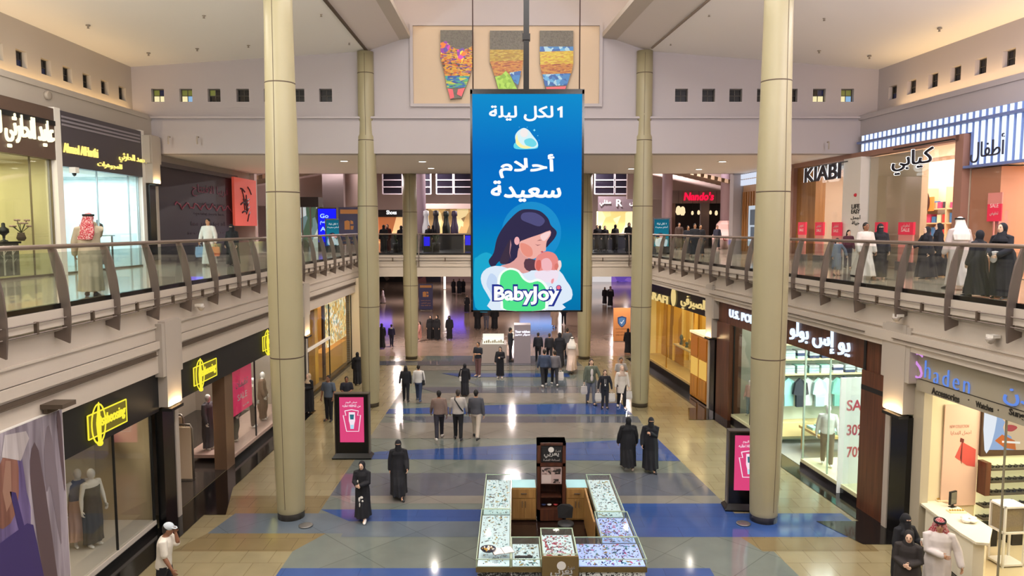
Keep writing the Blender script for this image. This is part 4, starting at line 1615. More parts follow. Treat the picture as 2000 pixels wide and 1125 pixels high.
# hoarding
M_hoard = mat('hoarding_plum', '2A2430', 0.45)
t = thing('hoarding', left((UO, 32.5, H)), 'dark plum shop hoarding with faint pink scribbled writing', 'hoarding')
b = MB(left)
b.box(UO - 0.05, UO + 0.1, 28.4, 36.4, H, 9.75, 0)
b.build('panel', [M_hoard], t)
b = MB(left)
b.box(UO - 0.2, UO + 0.1, 28.3, 36.6, 9.62, 9.8, 0)
b.box(UO - 0.12, UO + 0.1, 28.3, 28.5, H, 9.8, 1)
b.build('frame', [M_greyband, M_cream], t)
b = MB()
word_l(b, 'قريبا الافتتاح', 375, 371, 445, 378, UO - 0.06, 0.55, 0, 0.0, 0.01)
A0 = hit_l(330, 385, UO - 0.06)
sp_ = []
pts = []
for k in range(40):
    s = 30.0 + k * 0.155
    z = 8.15 + 0.12 * math.sin(k * 1.1) + 0.05 * math.sin(k * 2.7)
    pts.append(left((UO - 0.06, s, z)))
b.tube(pts, 0.035, 6, 1)
b.build('scribble', [mat('scribble_pink', '7A3350', 0.5), mat('scribble_rose', '8E4258', 0.5)], t)
b = MB()
for k in range(4):
    word_l(b, ['wait for the great', 'opening soon here', 'fine taste for all', 'see you there'][k], 385 - 6 * k, 398 + 20 * k, 440, 402 + 17 * k, UO - 0.06, 0.2, 0, 0.0, 0.01)
b.build('faint_lettering', [mat('scribble_grey', '4A3C48', 0.5)], t)
t = thing('red_poster', left((UO - 0.1, 37.2, 7)), 'orange-red poster with a dark brush drawing at the end of the plum hoarding', 'poster')
s0, z0 = hit_l(459, 443, UO - 0.3)
s1, z1 = hit_l(499, 353, UO - 0.3)
b = MB(left)
b.box(UO - 0.32, UO - 0.2, s0, s1, z0 + 0.05, z1, 0)
b.build('board', [mat('poster_orange', 'DC5A48', 0.5, emit='DC5A48', strength=0.25)], t)  # even glow put into the board colour to brighten it
b = MB()
random.seed(11)
for k in range(14):
    cs = (s0 + s1) / 2 + random.uniform(-0.5, 0.5)
    cz = (z0 + z1) / 2 - 0.1 + random.uniform(-0.75, 0.75)
    a = random.random() * 3
    b.tube([left((UO - 0.325, cs - 0.3 * math.cos(a), cz - 0.3 * math.sin(a))), left((UO - 0.325, cs, cz + 0.06)), left((UO - 0.325, cs + 0.3 * math.cos(a), cz + 0.3 * math.sin(a)))], 0.045, 6, 0)
b.build('brush_drawing', [mat('brush_dark', '4A2230', 0.6)], t)

# ------------------------------------------------------------------ upper right shops
KO = 5.45
M_frame = mat('rose_brown_frame', '9A7262', 0.45)
t = thing('storefront', right((KO, 28, H)), 'rose-brown portal shop front with block letters on the right gallery', 'shop front')
sA = hit_r(1552, 400, KO)[0]
sB = hit_r(1880, 300, KO)[0]
b = MB(right)
b.box(KO - 0.14, KO + 0.2, sB, sA, 9.9, 10.1, 0)
b.box(KO - 0.14, KO + 0.2, sA - 0.1, sA + 0.15, H, 10.1, 0)
b.box(KO - 0.14, KO + 0.2, sB - 0.2, sB + 0.15, H, 10.1, 0)
b.build('portal_frame', [M_frame], t)
for tx, q, hh, bo, pn in (('KIABI', (1573, 340, 1643, 336), 0.62, 0.03, 'lettering'), ('كيابي', (1744, 320, 1823, 311), 0.78, 0.014, 'arabic_lettering')):
    b = MB()
    word_r(b, tx, *q, KO - 0.34, hh, 0, bo + 0.012, 0.07)
    b.build(pn, [G_white], t, 'white glowing letter blocks')
    b = MB()
    word_r(b, tx, *q, KO - 0.411, hh, 0, bo - 0.008, 0.05)
    b.build(pn + '_face', [mat('letter_face', '2A2A38', 0.4)], t, 'dark letter faces')
b = MB(right)
s_, z_ = hit_r(1880, 290, KO)
b.box(KO - 0.34, KO - 0.26, sB, hit_r(1745, 320, KO - 0.3)[0], 9.93, 9.97, 0)
b.box(KO - 0.34, KO - 0.26, hit_r(1645, 320, KO - 0.3)[0] - 0.4, hit_r(1575, 340, KO - 0.3)[0], 9.78, 9.81, 0)
b.build('sign_rail', [M_blackm], t)
p0, p1 = hit_r(1693, 400, KO)[0], hit_r(1659, 400, KO)[0]
b = MB(right)
b.box(KO - 0.3, KO + 0.3, p0, p1, H, 9.9, 0)
b.build('pier', [M_white], t)
b = MB()
for k, (tx, v, w_) in enumerate((('LIFE', 403, 0.55), ('EASY', 413, 0.6), ('أجمل', 425, 0.65), ('حياة', 436, 0.5))):
    s_, z_ = hit_r(1671, v, KO - 0.31)
    text_into(b, tx, right((KO - 0.305, s_, z_)), RR, UP, w_, 0.17, 0.01, 0.02)
b.build('pier_lettering', [mat('ink', '2A2620', 0.5)], t)
b = MB()
s_, z_ = hit_r(1671, 381, KO - 0.31)
b.ball(right((KO - 0.31, s_, z_)), 0.07, 10, 6, 0)
b.build('red_dot', [mat('dot_red', 'C02030', 0.5)], t)
b = MB(right)
b.box(KO + 0.04, KO + 0.055, sB, sA, H + 0.05, 9.9, 0)
b.build('glass_panel', [M_shopglass], t)
# interior
room(right, sB - 0.1, sA, 3.6, 10.0, 'portal_shop', [M_peach, mat('peach_floor', 'D2B79A', 0.1), mat('peach_ceiling', 'EFE2D4', 0.6)], KO, H)
b = MB(right)
b.box(KO + 0.05, KO + 0.5, hit_r(1590, 400, KO)[0], sA, H, 9.9, 0)
trim(b, [M_wood])
b = MB(right)
b.box(KO + 0.06, KO + 0.3, hit_r(1795, 400, KO)[0], p0 - 0.05, H, 9.85, 0)
trim(b, [mat('pale_peach_panel', 'D9BFA2', 0.5)])


def stand(u, v0, v1, o, label, board_h=0.55, w=0.6):
    """slim sale stand: dark weighted base, rosy translucent column, red head board"""
    p = hit_r(u, v1, o)
    s = p[0]
    t = thing('sale_stand', right((o, s, H)), label, 'sale stand', None)
    top = hit_r(u, v0, o)[1]
    b = MB(right)
    b.box(o - 0.12, o + 0.12, s - w / 2, s + w / 2, H, H + 0.30, 0)
    b.build('base', [mat('stand_base', '4A4446', 0.5)], t)
    b = MB(right)
    b.box(o - 0.03, o + 0.03, s - w / 2, s + w / 2, H + 0.30, top - board_h, 0)
    b.build('panel', [mat('stand_rose', 'D98A80', 0.4)], t)
    b = MB(right)
    b.box(o - 0.04, o + 0.04, s - w / 2 - 0.02, s + w / 2 + 0.02, top - board_h, top, 0)
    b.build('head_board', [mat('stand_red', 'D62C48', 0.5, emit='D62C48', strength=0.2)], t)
    b = MB()
    text_into(b, 'SALE', right((o - 0.045, s, top - board_h * 0.62)), RR, UP, w * 0.6, 0.12, 0.004, 0.02)
    text_into(b, 'تخفيض', right((o - 0.045, s, top - board_h * 0.3)), RR, UP, w * 0.6, 0.14, 0.004, 0.01)
    b.build('lettering', [mat('stand_pale', 'F4C8C4', 0.5)], t)


stand(1565, 434, 512, KO - 0.4, 'red-topped sale stand nearest the wood panel of the rose-brown shop front')
stand(1599, 434, 512, KO - 0.4, 'red-topped sale stand, second from the wood panel of the rose-brown shop front')
stand(1632, 434, 515, KO - 0.4, 'red-topped sale stand just left of the white lettered pier')
stand(1718, 434, 520, KO - 0.5, 'red-topped sale stand half behind the woman beside the man in white')
stand(1767, 434, 528, KO - 0.6, 'large red-topped sale stand between the two groups on the gallery', 0.42, 0.75)
t = thing('clothes_shelving', right((KO + 3.3, 29, H)), 'back wall shelves of colourful clothes inside the rose-brown framed shop', 'shelf')
b = MB(right)
for s in [sB + 0.6 + k * 1.3 for k in range(8)]:
    b.box(KO + 2.9, KO + 3.5, s, s + 0.06, H, H + 3.0, 0)
for z in (0.5, 1.05, 1.6, 2.15):
    b.box(KO + 2.9, KO + 3.5, sB + 0.6, sA - 0.5, H + z, H + z + 0.05, 0)
b.build('rack', [mat('shelf_peach', 'E0BE98', 0.5)], t)
for k in range(7):
    b = MB(right)
    for z in (0.55, 1.1, 1.65, 2.2):
        for q in range(4):
            s = sB + 0.72 + k * 1.3 + q * 0.3
            b.box(KO + 3.0, KO + 3.4, s, s + 0.22, H + z, H + z + random.uniform(0.2, 0.38), random.randrange(6))
    b.build('folded_clothes', [mat('c_pink', 'D8487A', 0.8), mat('c_blue', '3F78B8', 0.8), mat('c_cream', 'E8D8B8', 0.8), mat('c_dark', '3E3440', 0.8), mat('c_red', 'C83C3C', 0.8), mat('c_sand', 'C9A070', 0.8)], t, kind='stuff')
for (ua, va, ub, vb, c1, c2, lab) in ((1618, 386, 1652, 412, 'C9583C', 'E8A070', 'warm photo panel above the shelves seen left of the lettered pier'),
                                      (1797, 386, 1822, 412, 'D98A40', '4A2A20', 'orange photo panel on the back wall beside the bright screen')):
    sa_, za_ = hit_r(ua, va, KO + 2.85)
    sb2, zb2 = hit_r(ub, vb, KO + 2.85)
    t = thing('photo_panel', right((KO + 2.85, (sa_ + sb2) / 2, zb2)), lab, 'picture')
    b = MB(right)
    b.box(KO + 2.86, KO + 2.9, sb2, sa_, zb2, za_, 0)
    b.build('board', [mat('photo_' + c1, c1, 0.5)], t)
    b = MB()
    w_ = abs(sa_ - sb2)
    art(b, [(x * w_, y) for x, y in ((-0.2, 0.05), (0.1, 0.0), (0.25, 0.3), (0.1, 0.7), (-0.2, 0.55))], right((KO + 2.85, (sa_ + sb2) / 2, zb2)), RR, UP, 1, 0, 3)
    b.build('photo_print', [mat('photo2_' + c2, c2, 0.5)], t)
t = thing('bright_screen', right((KO + 0.4, 24.5, H)), 'tall pale blue screen inside the rose-brown shop entrance behind the large sale stand', 'screen')
sa_, za_ = hit_r(1764, 386, KO + 0.35)
sb2, zb2 = hit_r(1792, 480, KO + 0.35)
b = MB(right)
b.box(KO + 0.33, KO + 0.4, sb2, sa_, H, za_, 0)
b.build('case', [M_white], t)
b = MB(right)
b.box(KO + 0.32, KO + 0.332, sb2 + 0.05, sa_ - 0.05, H + 0.25, za_ - 0.06, 0)
b.build('display', [screen_gradient('pale_screen', [(0, 'C8F0F8'), (0.5, '7FD8EC'), (1, 'DDE8F0')], 0.0, za_ - H - 0.3, 1.0)], t)
# slatted white light band
t = thing('light_band', right((KO, 22, 9.1)), 'band of glowing white vertical slats with thin Arabic letters at the upper right', 'illuminated sign')
b = MB(right)
b.box(KO + 0.02, KO + 0.1, 10.0, 27.75, 10.12, 10.74, 0)
b.box(KO + 0.02, KO + 0.1, 10.0, sB - 0.3, 9.08, 10.12, 0)
b.build('back_board', [mat('slat_back', '7084B4', 0.5, emit='5F80CC', strength=0.3)], t)
b = MB(right)
b.box(KO - 0.16, KO + 0.05, 10.0, 27.8, 10.42, 10.50, 0)
b.box(KO - 0.16, KO + 0.05, 10.0, sB - 0.25, 9.02, 9.10, 0)
b.build('edge_strip', [mat('slat_edge', '6A78A6', 0.4)], t)
G_slat = glow('lit_slat', 'E4EEFF', 1.25)
b = MB(right)
s = 27.7
while s > 10.2:
    zlo = 10.13 if s > sB - 0.3 else 9.11
    b.box(KO - 0.02, KO + 0.015, s - 0.13, s, zlo, 10.41, 0)
    b.box(KO - 0.02, KO + 0.015, s - 0.12, s, 10.51, 10.73, 0)
    s -= 0.27
b.build('slats', [G_slat], t, kind='stuff')
b = MB()
word_r(b, 'أطفال', 1897, 292, 1962, 288, KO - 0.2, 0.75, 0, -0.004, 0.03)
b.build('arabic_lettering', [mat('letter_face', '2A2830', 0.4)], t)
# children's shop below the band
room(right, 10.2, sB - 0.25, 3.6, 9.05, 'children_shop', [M_peach, mat('peach_floor', 'D2B79A', 0.1), mat('peach_ceiling', 'EFE2D4', 0.6)], KO, H)
b = MB(right)
b.box(KO + 0.04, KO + 0.055, 10.2, sB - 0.3, H + 0.05, 9.0, 0)
b.build('glass_storefront', [M_shopglass], None, "clear glass front of the children's shop under the slatted light band", 'glass front')
b = MB(right)
b.box(KO + 0.1, KO + 1.2, hit_r(1946, 400, KO)[0], sB - 0.3, H, 9.0, 0)
trim(b, [mat('rose_panel', 'C98A6E', 0.5)])
t = thing('sale_board', right((KO - 0.02, 19.5, 7.6)), "red square sale board in the children's shop window", 'sale board')
sa_, za_ = hit_r(1930, 399, KO + 0.02)
sb2, zb2 = hit_r(1956, 432, KO + 0.02)
b = MB(right)
b.box(KO - 0.0, KO + 0.03, sb2, sa_, zb2, za_, 0)
b.box(KO + 0.0, KO + 0.03, sb2, sa_, za_, za_ + 0.33, 1)
b.box(KO + 0.0, KO + 0.03, (sa_ + sb2) / 2 - 0.02, (sa_ + sb2) / 2 + 0.02, H, zb2, 1)
b.build('board', [mat('stand_red', 'D62C48', 0.5, emit='D62C48', strength=0.2), mat('stand_rose', 'D98A80', 0.4)], t)
b = MB()
for k, tx in enumerate(('SALE', 'تخفيض')):
    text_into(b, tx, right((KO - 0.005, (sa_ + sb2) / 2, zb2 + 0.22 + 0.24 * (1 - k))), RR, UP, 0.32, 0.12, 0.004, 0.01)
b.build('lettering', [mat('stand_pale', 'F4C8C4', 0.5)], t)
t = thing('toy_shelving', right((KO + 2.5, 17, H)), "shelves of red and yellow goods deep in the children's shop", 'shelf')
b = MB(right)
for z in (0.4, 0.95, 1.5):
    b.box(KO + 2.6, KO + 3.3, 11, sB - 1.2, H + z, H + z + 0.05, 0)
b.build('rack', [mat('shelf_peach', 'E0BE98', 0.5)], t)
b = MB(right)
for k in range(26):
    for z in (0.45, 1.0, 1.55):
        s = 11.1 + k * 0.32
        if s < sB - 1.6:
            b.box(KO + 2.7, KO + 3.2, s, s + 0.24, H + z, H + z + random.uniform(0.18, 0.4), random.randrange(4))
b.build('boxed_goods', [mat('c_red', 'C83C3C', 0.8), mat('c_yellow', 'E0B040', 0.8), mat('c_cream', 'E8D8B8', 0.8), mat('c_teal', '5AA0A0', 0.8)], t, kind='stuff')
# far upper right: wood slatted front with poster
t = thing('storefront', right((KO, 37, H)), 'wood slatted shop front with a tall pale poster beyond the rose-brown framed shop', 'shop front')
b = MB(right)
b.box(KO, KO + 0.14, sA + 0.2, 38.6, H, 10.05, 0)
b.build('wall_panel', [mat('tan_front', 'C39B78', 0.5)], t)
b = MB(right)
s = sA + 0.4
while s < 38.4:
    b.box(KO - 0.08, KO, s, s + 0.12, H + 0.2, 9.1, 0)
    s += 0.3
b.build('slats', [M_wood], t, kind='stuff')
sa_, za_ = hit_r(1467, 402, KO - 0.12)
sb2, zb2 = hit_r(1477, 478, KO - 0.12)
b = MB(right)
b.box(KO - 0.16, KO - 0.08, sb2, sa_ + 0.2, H + 0.5, za_, 0)
b.build('poster_board', [glow('pale_poster', 'D9E6F4', 0.75)], t)
b = MB(right)
b.box(KO - 0.165, KO - 0.16, sb2 + 0.1, sa_, za_ - 1.0, za_ - 0.2, 0)
b.box(KO - 0.165, KO - 0.16, sb2 + 0.2, sa_ - 0.1, H + 1.0, H + 1.5, 0)
b.build('poster_print', [mat('poster_dark', '4A6078', 0.5)], t)
b = MB(right)
s = sA + 0.2
while s < 38.8:
    b.box(KO - 0.13, KO + 0.01, s, s + 0.12, 9.45, 9.75, 0)
    b.box(KO - 0.13, KO + 0.01, s, s + 0.12, 9.8, 10.05, 0)
    s += 0.26
b.build('lit_slats', [glow('lit_slat2', 'E4ECFF', 0.9)], t, kind='stuff')
b = MB(right)
b.box(KO - 0.5, KO + 0.3, 38.7, 39.2, H, 10.1, 0)
trim(b, [M_wallp])

# ================================================================== RAILINGS
M_post = mat('post_steel', '7A6E66', 0.42, metal=0.55)


def railing(fr, e, s0, s1, step, first, label):
    t = thing('glass_railing', fr((e, (s0 + s1) / 2, H)), label, 'railing')
    b = MB(fr)
    b.tube([(e + 0.13, s0 + (s1 - s0) * k / 12, 6.86) for k in range(13)], 0.045, 10, 0)
    b.build('handrail', [M_rail], t)
    b = MB(fr)
    b.box(e - 0.01, e + 0.09, s0, s1, 5.745, 5.84, 0)
    b.build('base_channel', [M_black], t)
    b = MB(fr)
    for z in (5.40, 5.585):
        b.tube([(e - 0.09, s0, z), (e - 0.09, s1, z)], 0.013, 6, 0)
    b.build('lower_rail', [M_post], t)
    s = first
    prof = [(.05, 6.83), (-.06, 6.52), (-.13, 6.15), (-.165, 5.78), (-.165, 5.45), (-.13, 5.10), (.15, 5.22), (.15, 5.30), (-.02, 5.36),
            (.0, 5.62), (.02, 5.9), (.06, 6.2), (.12, 6.5), (.19, 6.83)]
    while s < s1:
        b = MB(fr)
        b.prism([(e + o, s - 0.02, z) for o, z in prof], (0, 0.04, 0))
        b.build('post', [M_post], t)
        n = min(s + step, s1)
        b = MB(fr)
        b.box(e + 0.03, e + 0.044, s + 0.05, n - 0.05, 5.84, 6.76, 0)
        b.build('glass_panel', [M_glass], t)
        if s + step < s1:
            b = MB(fr)
            b.box(e - 0.11, e - 0.05, s + step / 2 - 0.025, s + step / 2 + 0.025, 5.385, 5.60, 0)
            b.build('rail_clip', [M_seam], t)
        s = n if n < s1 else s1 + 1
    return t


railing(left, -0.30, 9.7, 38.9, 1.66, 9.72, 'long glass railing with curved steel posts along the left gallery')
railing(right, -0.40, 9.6, 38.9, 1.62, 9.80, 'long glass railing with curved steel posts along the right gallery')


def bridge_frame(p):
    """o -> towards the back, s -> x"""
    return Vector((p[1], 39.2 + p[0], p[2]))


railing(bridge_frame, -0.02, -8.2, 6.7, 2.85, -7.9, 'glass railing across the bridge at the far end, seen between the columns')

# ================================================================== HANGING SCREEN
YS = 17.0
A = at_y(919, 176, YS)
B_ = at_y(1137, 608, YS)
x0, x1, zb, zt = A.x + 0.0, B_.x, B_.z, A.z
t = thing('hanging_screen', ((x0 + x1) / 2, YS, zb), 'big blue portrait advertising screen hanging in the middle of the atrium', 'screen')
b = MB()
b.box(x0, x1, YS, YS + 0.30, zb, zt, 0)
b.box(x0 - 0.01, x1 + 0.01, YS - 0.03, YS + 0.02, zt - 0.09, zt + 0.02, 0)
b.box(x0 - 0.01, x0 + 0.04, YS - 0.03, YS + 0.02, zb - 0.01, zt, 0)
b.box(x1 - 0.04, x1 + 0.01, YS - 0.03, YS + 0.02, zb - 0.01, zt, 0)
b.box(x0, x1, YS - 0.03, YS + 0.02, zb - 0.01, zb + 0.03, 0)
b.build('case', [M_black], t)
b = MB()
xm = at_y(1028, 100, YS).x
b.box(xm - 0.065, xm + 0.065, YS + 0.05, YS + 0.18, zt, 18.0, 0)
b.box(xm - 0.09, xm + 0.09, YS + 0.02, YS + 0.21, 11.52, 11.66, 0)
b.build('hanger_pole', [M_black], t)
for u in (923, 1133):
    b = MB()
    xx = at_y(u, 100, YS).x
    b.tube([(xx, YS + 0.1, zt), (xx, YS + 0.1, 18.0)], 0.014, 6, 0)
    b.build('hanger_cable', [mat('cable_dark', '3A2420', 0.5)], t)
YF = YS - 0.012
SO = Vector((0, YF, 0))


def sp(pts, sc=5.0, ou=910, ov=390):
    out = []
    for u, v in pts:
        p = at_y(ou + u / sc, ov + v / sc, YF)
        out.append((p.x, p.z))
    return out


b = MB()
G = []


def col(c, s=1.0):
    m = glow('ad_' + c, c, s)
    if m not in G:
        G.append(m)
    return G.index(m)


bg = screen_gradient('ad_background', [(0.0, '0574AE'), (0.22, '0690C0'), (0.45, '0474C8'), (0.7, '0270C6'), (1.0, '0A92D2')], 0.0, zt - zb, 0.95)
b.add([(x0 + 0.04, YF, zb + 0.03), (x1 - 0.04, YF, zb + 0.03), (x1 - 0.04, YF, zt - 0.09), (x0 + 0.04, YF, zt - 0.09)], [(0, 1, 2, 3)], 0)
b.build('display', [bg], t)
b = MB()
# soft discs, mother and child, brand mark
art(b, sp(disc_pts(640, 320, 290, 300, 40)), SO, FR, UP, 1, col('0A8CCC'))
art(b, sp([(80, 620), (110, 560), (160, 525), (220, 520), (270, 600), (260, 1050), (90, 1050)]), SO, FR, UP, 2, col('12A6CE'), 3)
art(b, sp([(600, 92), (720, 110), (800, 180), (830, 250), (885, 310), (870, 370), (820, 430), (775, 470), (700, 460), (560, 500), (540, 580), (470, 655), (400, 640), (330, 600), (265, 665), (222, 600), (270, 520), (300, 390), (350, 290), (430, 190), (520, 110)]), SO, FR, UP, 3, col('2C2648'), 4)
art(b, sp([(560, 130), (680, 130), (770, 200), (720, 260), (620, 230), (540, 190)]), SO, FR, UP, 4, col('4E4C7C'), 4)
art(b, sp([(330, 600), (380, 480), (440, 380), (440, 500), (410, 610), (360, 630)]), SO, FR, UP, 4, col('3A2C40'), 3)
art(b, sp([(350, 640), (430, 620), (500, 560), (515, 470), (600, 560), (640, 640), (600, 720), (480, 700), (350, 665)]), SO, FR, UP, 5, col('DFA09A'), 2)
art(b, sp([(580, 580), (680, 590), (690, 680), (620, 700), (570, 660)]), SO, FR, UP, 6, col('5A3A48'), 2)
art(b, sp([(560, 395), (640, 365), (730, 335), (822, 300), (825, 350), (790, 405), (782, 460), (778, 500), (745, 512), (705, 548), (665, 578), (610, 570), (560, 540), (522, 480), (525, 415)]), SO, FR, UP, 6, col('F0AFA4'), 2)
art(b, sp([(530, 430), (580, 430), (640, 470), (650, 540), (600, 560), (545, 510)]), SO, FR, UP, 7, col('E8907F'), 3)
art(b, sp([(730, 345), (820, 310), (812, 350), (770, 400), (740, 390)]), SO, FR, UP, 7, col('F8D4D2'), 3)
art(b, sp([(672, 432), (700, 442), (735, 436), (700, 450)]), SO, FR, UP, 8, col('8A4A54'))
art(b, sp([(690, 405), (720, 390), (745, 398), (720, 398)]), SO, FR, UP, 8, col('7A4450'))
art(b, sp([(728, 508), (745, 500), (760, 510), (742, 518)]), SO, FR, UP, 8, col('C8505C'))
art(b, sp(disc_pts(498, 402, 26, 40)), SO, FR, UP, 8, col('EFB0B4'))
art(b, sp([(435, 390), (445, 440), (430, 520), (440, 580), (425, 520)]), SO, FR, UP, 8, col('B0808A'))
art(b, sp([(240, 655), (350, 650), (560, 720), (640, 690), (760, 690), (900, 680), (980, 790), (1035, 880), (1030, 970), (940, 1020), (935, 1078), (250, 1078), (240, 980), (170, 860), (145, 770), (170, 700)]), SO, FR, UP, 9, col('DDEAF8'), 2)
art(b, sp([(240, 720), (300, 760), (300, 860), (280, 980), (240, 900), (200, 820)]), SO, FR, UP, 10, col('C2D6F2'), 3)
art(b, sp([(690, 560), (740, 520), (800, 505), (870, 530), (905, 600), (890, 660), (850, 700), (760, 700), (690, 690), (670, 640)]), SO, FR, UP, 11, col('E88A84'), 3)
art(b, sp([(740, 590), (800, 570), (840, 620), (830, 690), (770, 700), (740, 660)]), SO, FR, UP, 12, col('F2B6BC'), 3)
art(b, sp([(690, 600), (725, 590), (735, 640), (715, 690), (685, 670)]), SO, FR, UP, 12, col('D8685E'), 3)
art(b, sp(disc_pts(885, 655, 22, 34, 14)), SO, FR, UP, 12, col('D8786E'))
art(b, sp([(897, 600), (925, 595), (932, 650), (905, 700), (888, 690), (905, 650)]), SO, FR, UP, 13, col('F6DCD8'), 2)
art(b, sp([(690, 700), (880, 690), (900, 760), (860, 810), (760, 800), (680, 760)]), SO, FR, UP, 12, col('F0E2F0'), 3)
art(b, sp([(835, 780), (860, 770), (850, 815), (832, 815)]), SO, FR, UP, 13, col('F09AA0'), 2)
art(b, sp([(312, 770), (348, 700), (430, 664), (520, 690), (572, 762), (625, 790), (700, 770), (775, 812), (815, 900), (800, 1000), (760, 1078), (375, 1078), (340, 1000), (310, 880)]), SO, FR, UP, 14, col('F4FFF8'), 3)
art(b, sp([(335, 775), (364, 715), (430, 684), (505, 705), (556, 775), (622, 812), (700, 795), (756, 830), (790, 905), (775, 1000), (735, 1078), (400, 1078), (362, 1000), (335, 880)]), SO, FR, UP, 15, col('52E48C'), 3)
# sleeping child on the moon
art(b, sp([(465, 580), (480, 545), (520, 560), (690, 560), (705, 575), (690, 600), (600, 608), (490, 605)], 5, 910, 170), SO, FR, UP, 2, col('5CD8EE'), 3)
art(b, sp([(480, 500), (500, 440), (560, 400), (610, 420), (650, 470), (700, 540), (690, 590), (600, 600), (520, 585)], 5, 910, 170), SO, FR, UP, 3, col('D6F2F8'), 4)
art(b, sp([(500, 460), (510, 520), (560, 570), (640, 580), (600, 602), (530, 590), (485, 540)], 5, 910, 170), SO, FR, UP, 4, col('FFF2A8'), 3)
art(b, sp(disc_pts(568, 450, 40, 42), 5, 910, 170), SO, FR, UP, 5, col('F4ECEA'))
art(b, sp([(570, 520), (640, 500), (690, 550), (660, 585), (590, 570)], 5, 910, 170), SO, FR, UP, 5, col('6FD8E8'), 3)
for (cx, cy2, r) in ((668, 422, 14), (702, 475, 6), (598, 394, 5), (520, 392, 4), (712, 520, 4)):
    art(b, sp([(cx, cy2 - r), (cx + r * .3, cy2 - r * .3), (cx + r, cy2), (cx + r * .3, cy2 + r * .3), (cx, cy2 + r), (cx - r * .3, cy2 + r * .3), (cx - r, cy2), (cx - r * .3, cy2 - r * .3)], 5, 910, 170), SO, FR, UP, 5, col('8CF0FF'))


def sp_text(txt, u0, v0, u1, v1, layer, mi, bold=0.0, depth=0.002):
    p, q = at_y(u0, v1, YF), at_y(u1, v0, YF)
    text_into(b, txt, Vector(((p.x + q.x) / 2, YF - 0.002 * layer, (p.z + q.z) / 2)), FR, UP, q.x - p.x, q.z - p.z, depth, bold, mi)


sp_text('لكل ليلة', 956, 207, 1080, 236, 1, col('FFFFFF'), 0.03)
art(b, sp([(890, 212), (930, 188), (944, 188), (944, 298), (918, 298), (918, 222), (897, 233)], 5, 910, 170), SO, FR, UP, 2, col('FFFFFF'))
sp_text('أحلام', 976, 302, 1082, 347, 1, col('FFFFFF'), 0.035)
sp_text('سعيدة', 960, 354, 1095, 393, 1, col('FFFFFF'), 0.035)
sp_text('BabyJoy', 961, 555, 1098, 598, 17, col('20308E'), 0.075)
sp_text('BabyJoy', 965, 559, 1092, 595, 19, col('FFFFFF'), 0.035)
art(b, sp(disc_pts(905, 858, 26, 26)), SO, FR, UP, 22, col('20308E'))
art(b, sp(disc_pts(904, 856, 19, 19)), SO, FR, UP, 23, col('F0708A'))
art(b, sp(disc_pts(828, 862, 17, 17)), SO, FR, UP, 22, col('20308E'))
art(b, sp(disc_pts(828, 862, 11, 11)), SO, FR, UP, 23, col('FFFFFF'))
b.build('picture', G, t)

# ================================================================== MURAL PANEL ON THE BACK WALL
YW = 28.8
b = MB()
fa, fb = at_y(808, 203, YW), at_y(1171, 51, YW)
for (xa, xb, za, zc) in ((fa.x - 0.12, fb.x + 0.12, fb.z, fb.z + 0.12), (fa.x - 0.12, fb.x + 0.12, fa.z - 0.12, fa.z),
                         (fa.x - 0.12, fa.x, fa.z, fb.z), (fb.x, fb.x + 0.12, fa.z, fb.z)):
    b.box(xa, xb, YW - 0.10, YW, za, zc, 0)
b.box(fa.x, fb.x, YW - 0.02, YW, fa.z, fb.z, 1)
trim(b, [M_wallp, mat('niche_paint', 'C6B096', 0.6)])
M_stone = voronoi_mix('grey_stone', ['6E6A64', '75716A', '66625C', '706E64'], 30, 0.7)
pal = {'a': voronoi_mix('mosaic_a', ['C87A1E', 'B84E1E', 'CE9C22', '6A3A84', 'C48C36', 'CCA636', '4A3A28'], 10, 0.4, 0.0, (1, 1, 3.0)),
       'a2': voronoi_mix('mosaic_a2', ['C83CB4', '8A3A9E', 'F0D23C', 'E07A2A', '5A4A9E'], 7, 0.4),
       'a3': voronoi_mix('mosaic_a3', ['2A6AA8', '3A9A8A', '24489A', '5AA05A', 'B8B84A'], 6, 0.4, 0.0, (1, 1, 3)),
       'a4': mat('mosaic_pink', 'E0626A', 0.4), 'gold': voronoi_mix('mosaic_gold', ['AE9030', '9C802A', 'B49E44', '94722A'], 8, 0.4, 0.0, (1, 1, 4)),
       'or': voronoi_mix('mosaic_orange', ['A85E2A', 'B47630', 'BC8C3A', '8E4A2A'], 8, 0.4, 0.0, (1, 1, 5)),
       'green': voronoi_mix('mosaic_green', ['8AB83A', '9CC84A', '7AA632'], 8, 0.4), 'blue': voronoi_mix('mosaic_blue', ['3A7AB8', '2A5AA0', '5AA0D0', '9CC4D8'], 7, 0.4),
       'yel': voronoi_mix('mosaic_yellow', ['C4AE30', 'BC9E2C', 'CCB846', 'B47E36'], 8, 0.4, 0.0, (1, 1, 5))}
WO = Vector((0, YW - 0.16, 0))


def wp(pts):
    return [(at_y(u, v, YW).x, at_y(u, v, YW).z) for u, v in pts]


def mosaic(outline, layers, label):
    p = at_y(outline[0][0], 200, YW)
    t = thing('wall_mosaic', (p.x + 0.6, YW, p.z), label, 'mosaic', None)
    bb = MB()
    P = wp(outline)
    bb.prism([(q[0], YW - 0.16, q[1]) for q in P], (0, 0.14, 0), 0)
    bb.build('stone_panel', [M_stone], t)
    bb = MB()
    ms = []
    for i, (pts, m) in enumerate(layers):
        if pal[m] not in ms:
            ms.append(pal[m])
        art(bb, wp(pts), WO, FR, UP, i + 1, ms.index(pal[m]), 0, 0.003)
    bb.build('mosaic_picture', ms, t)


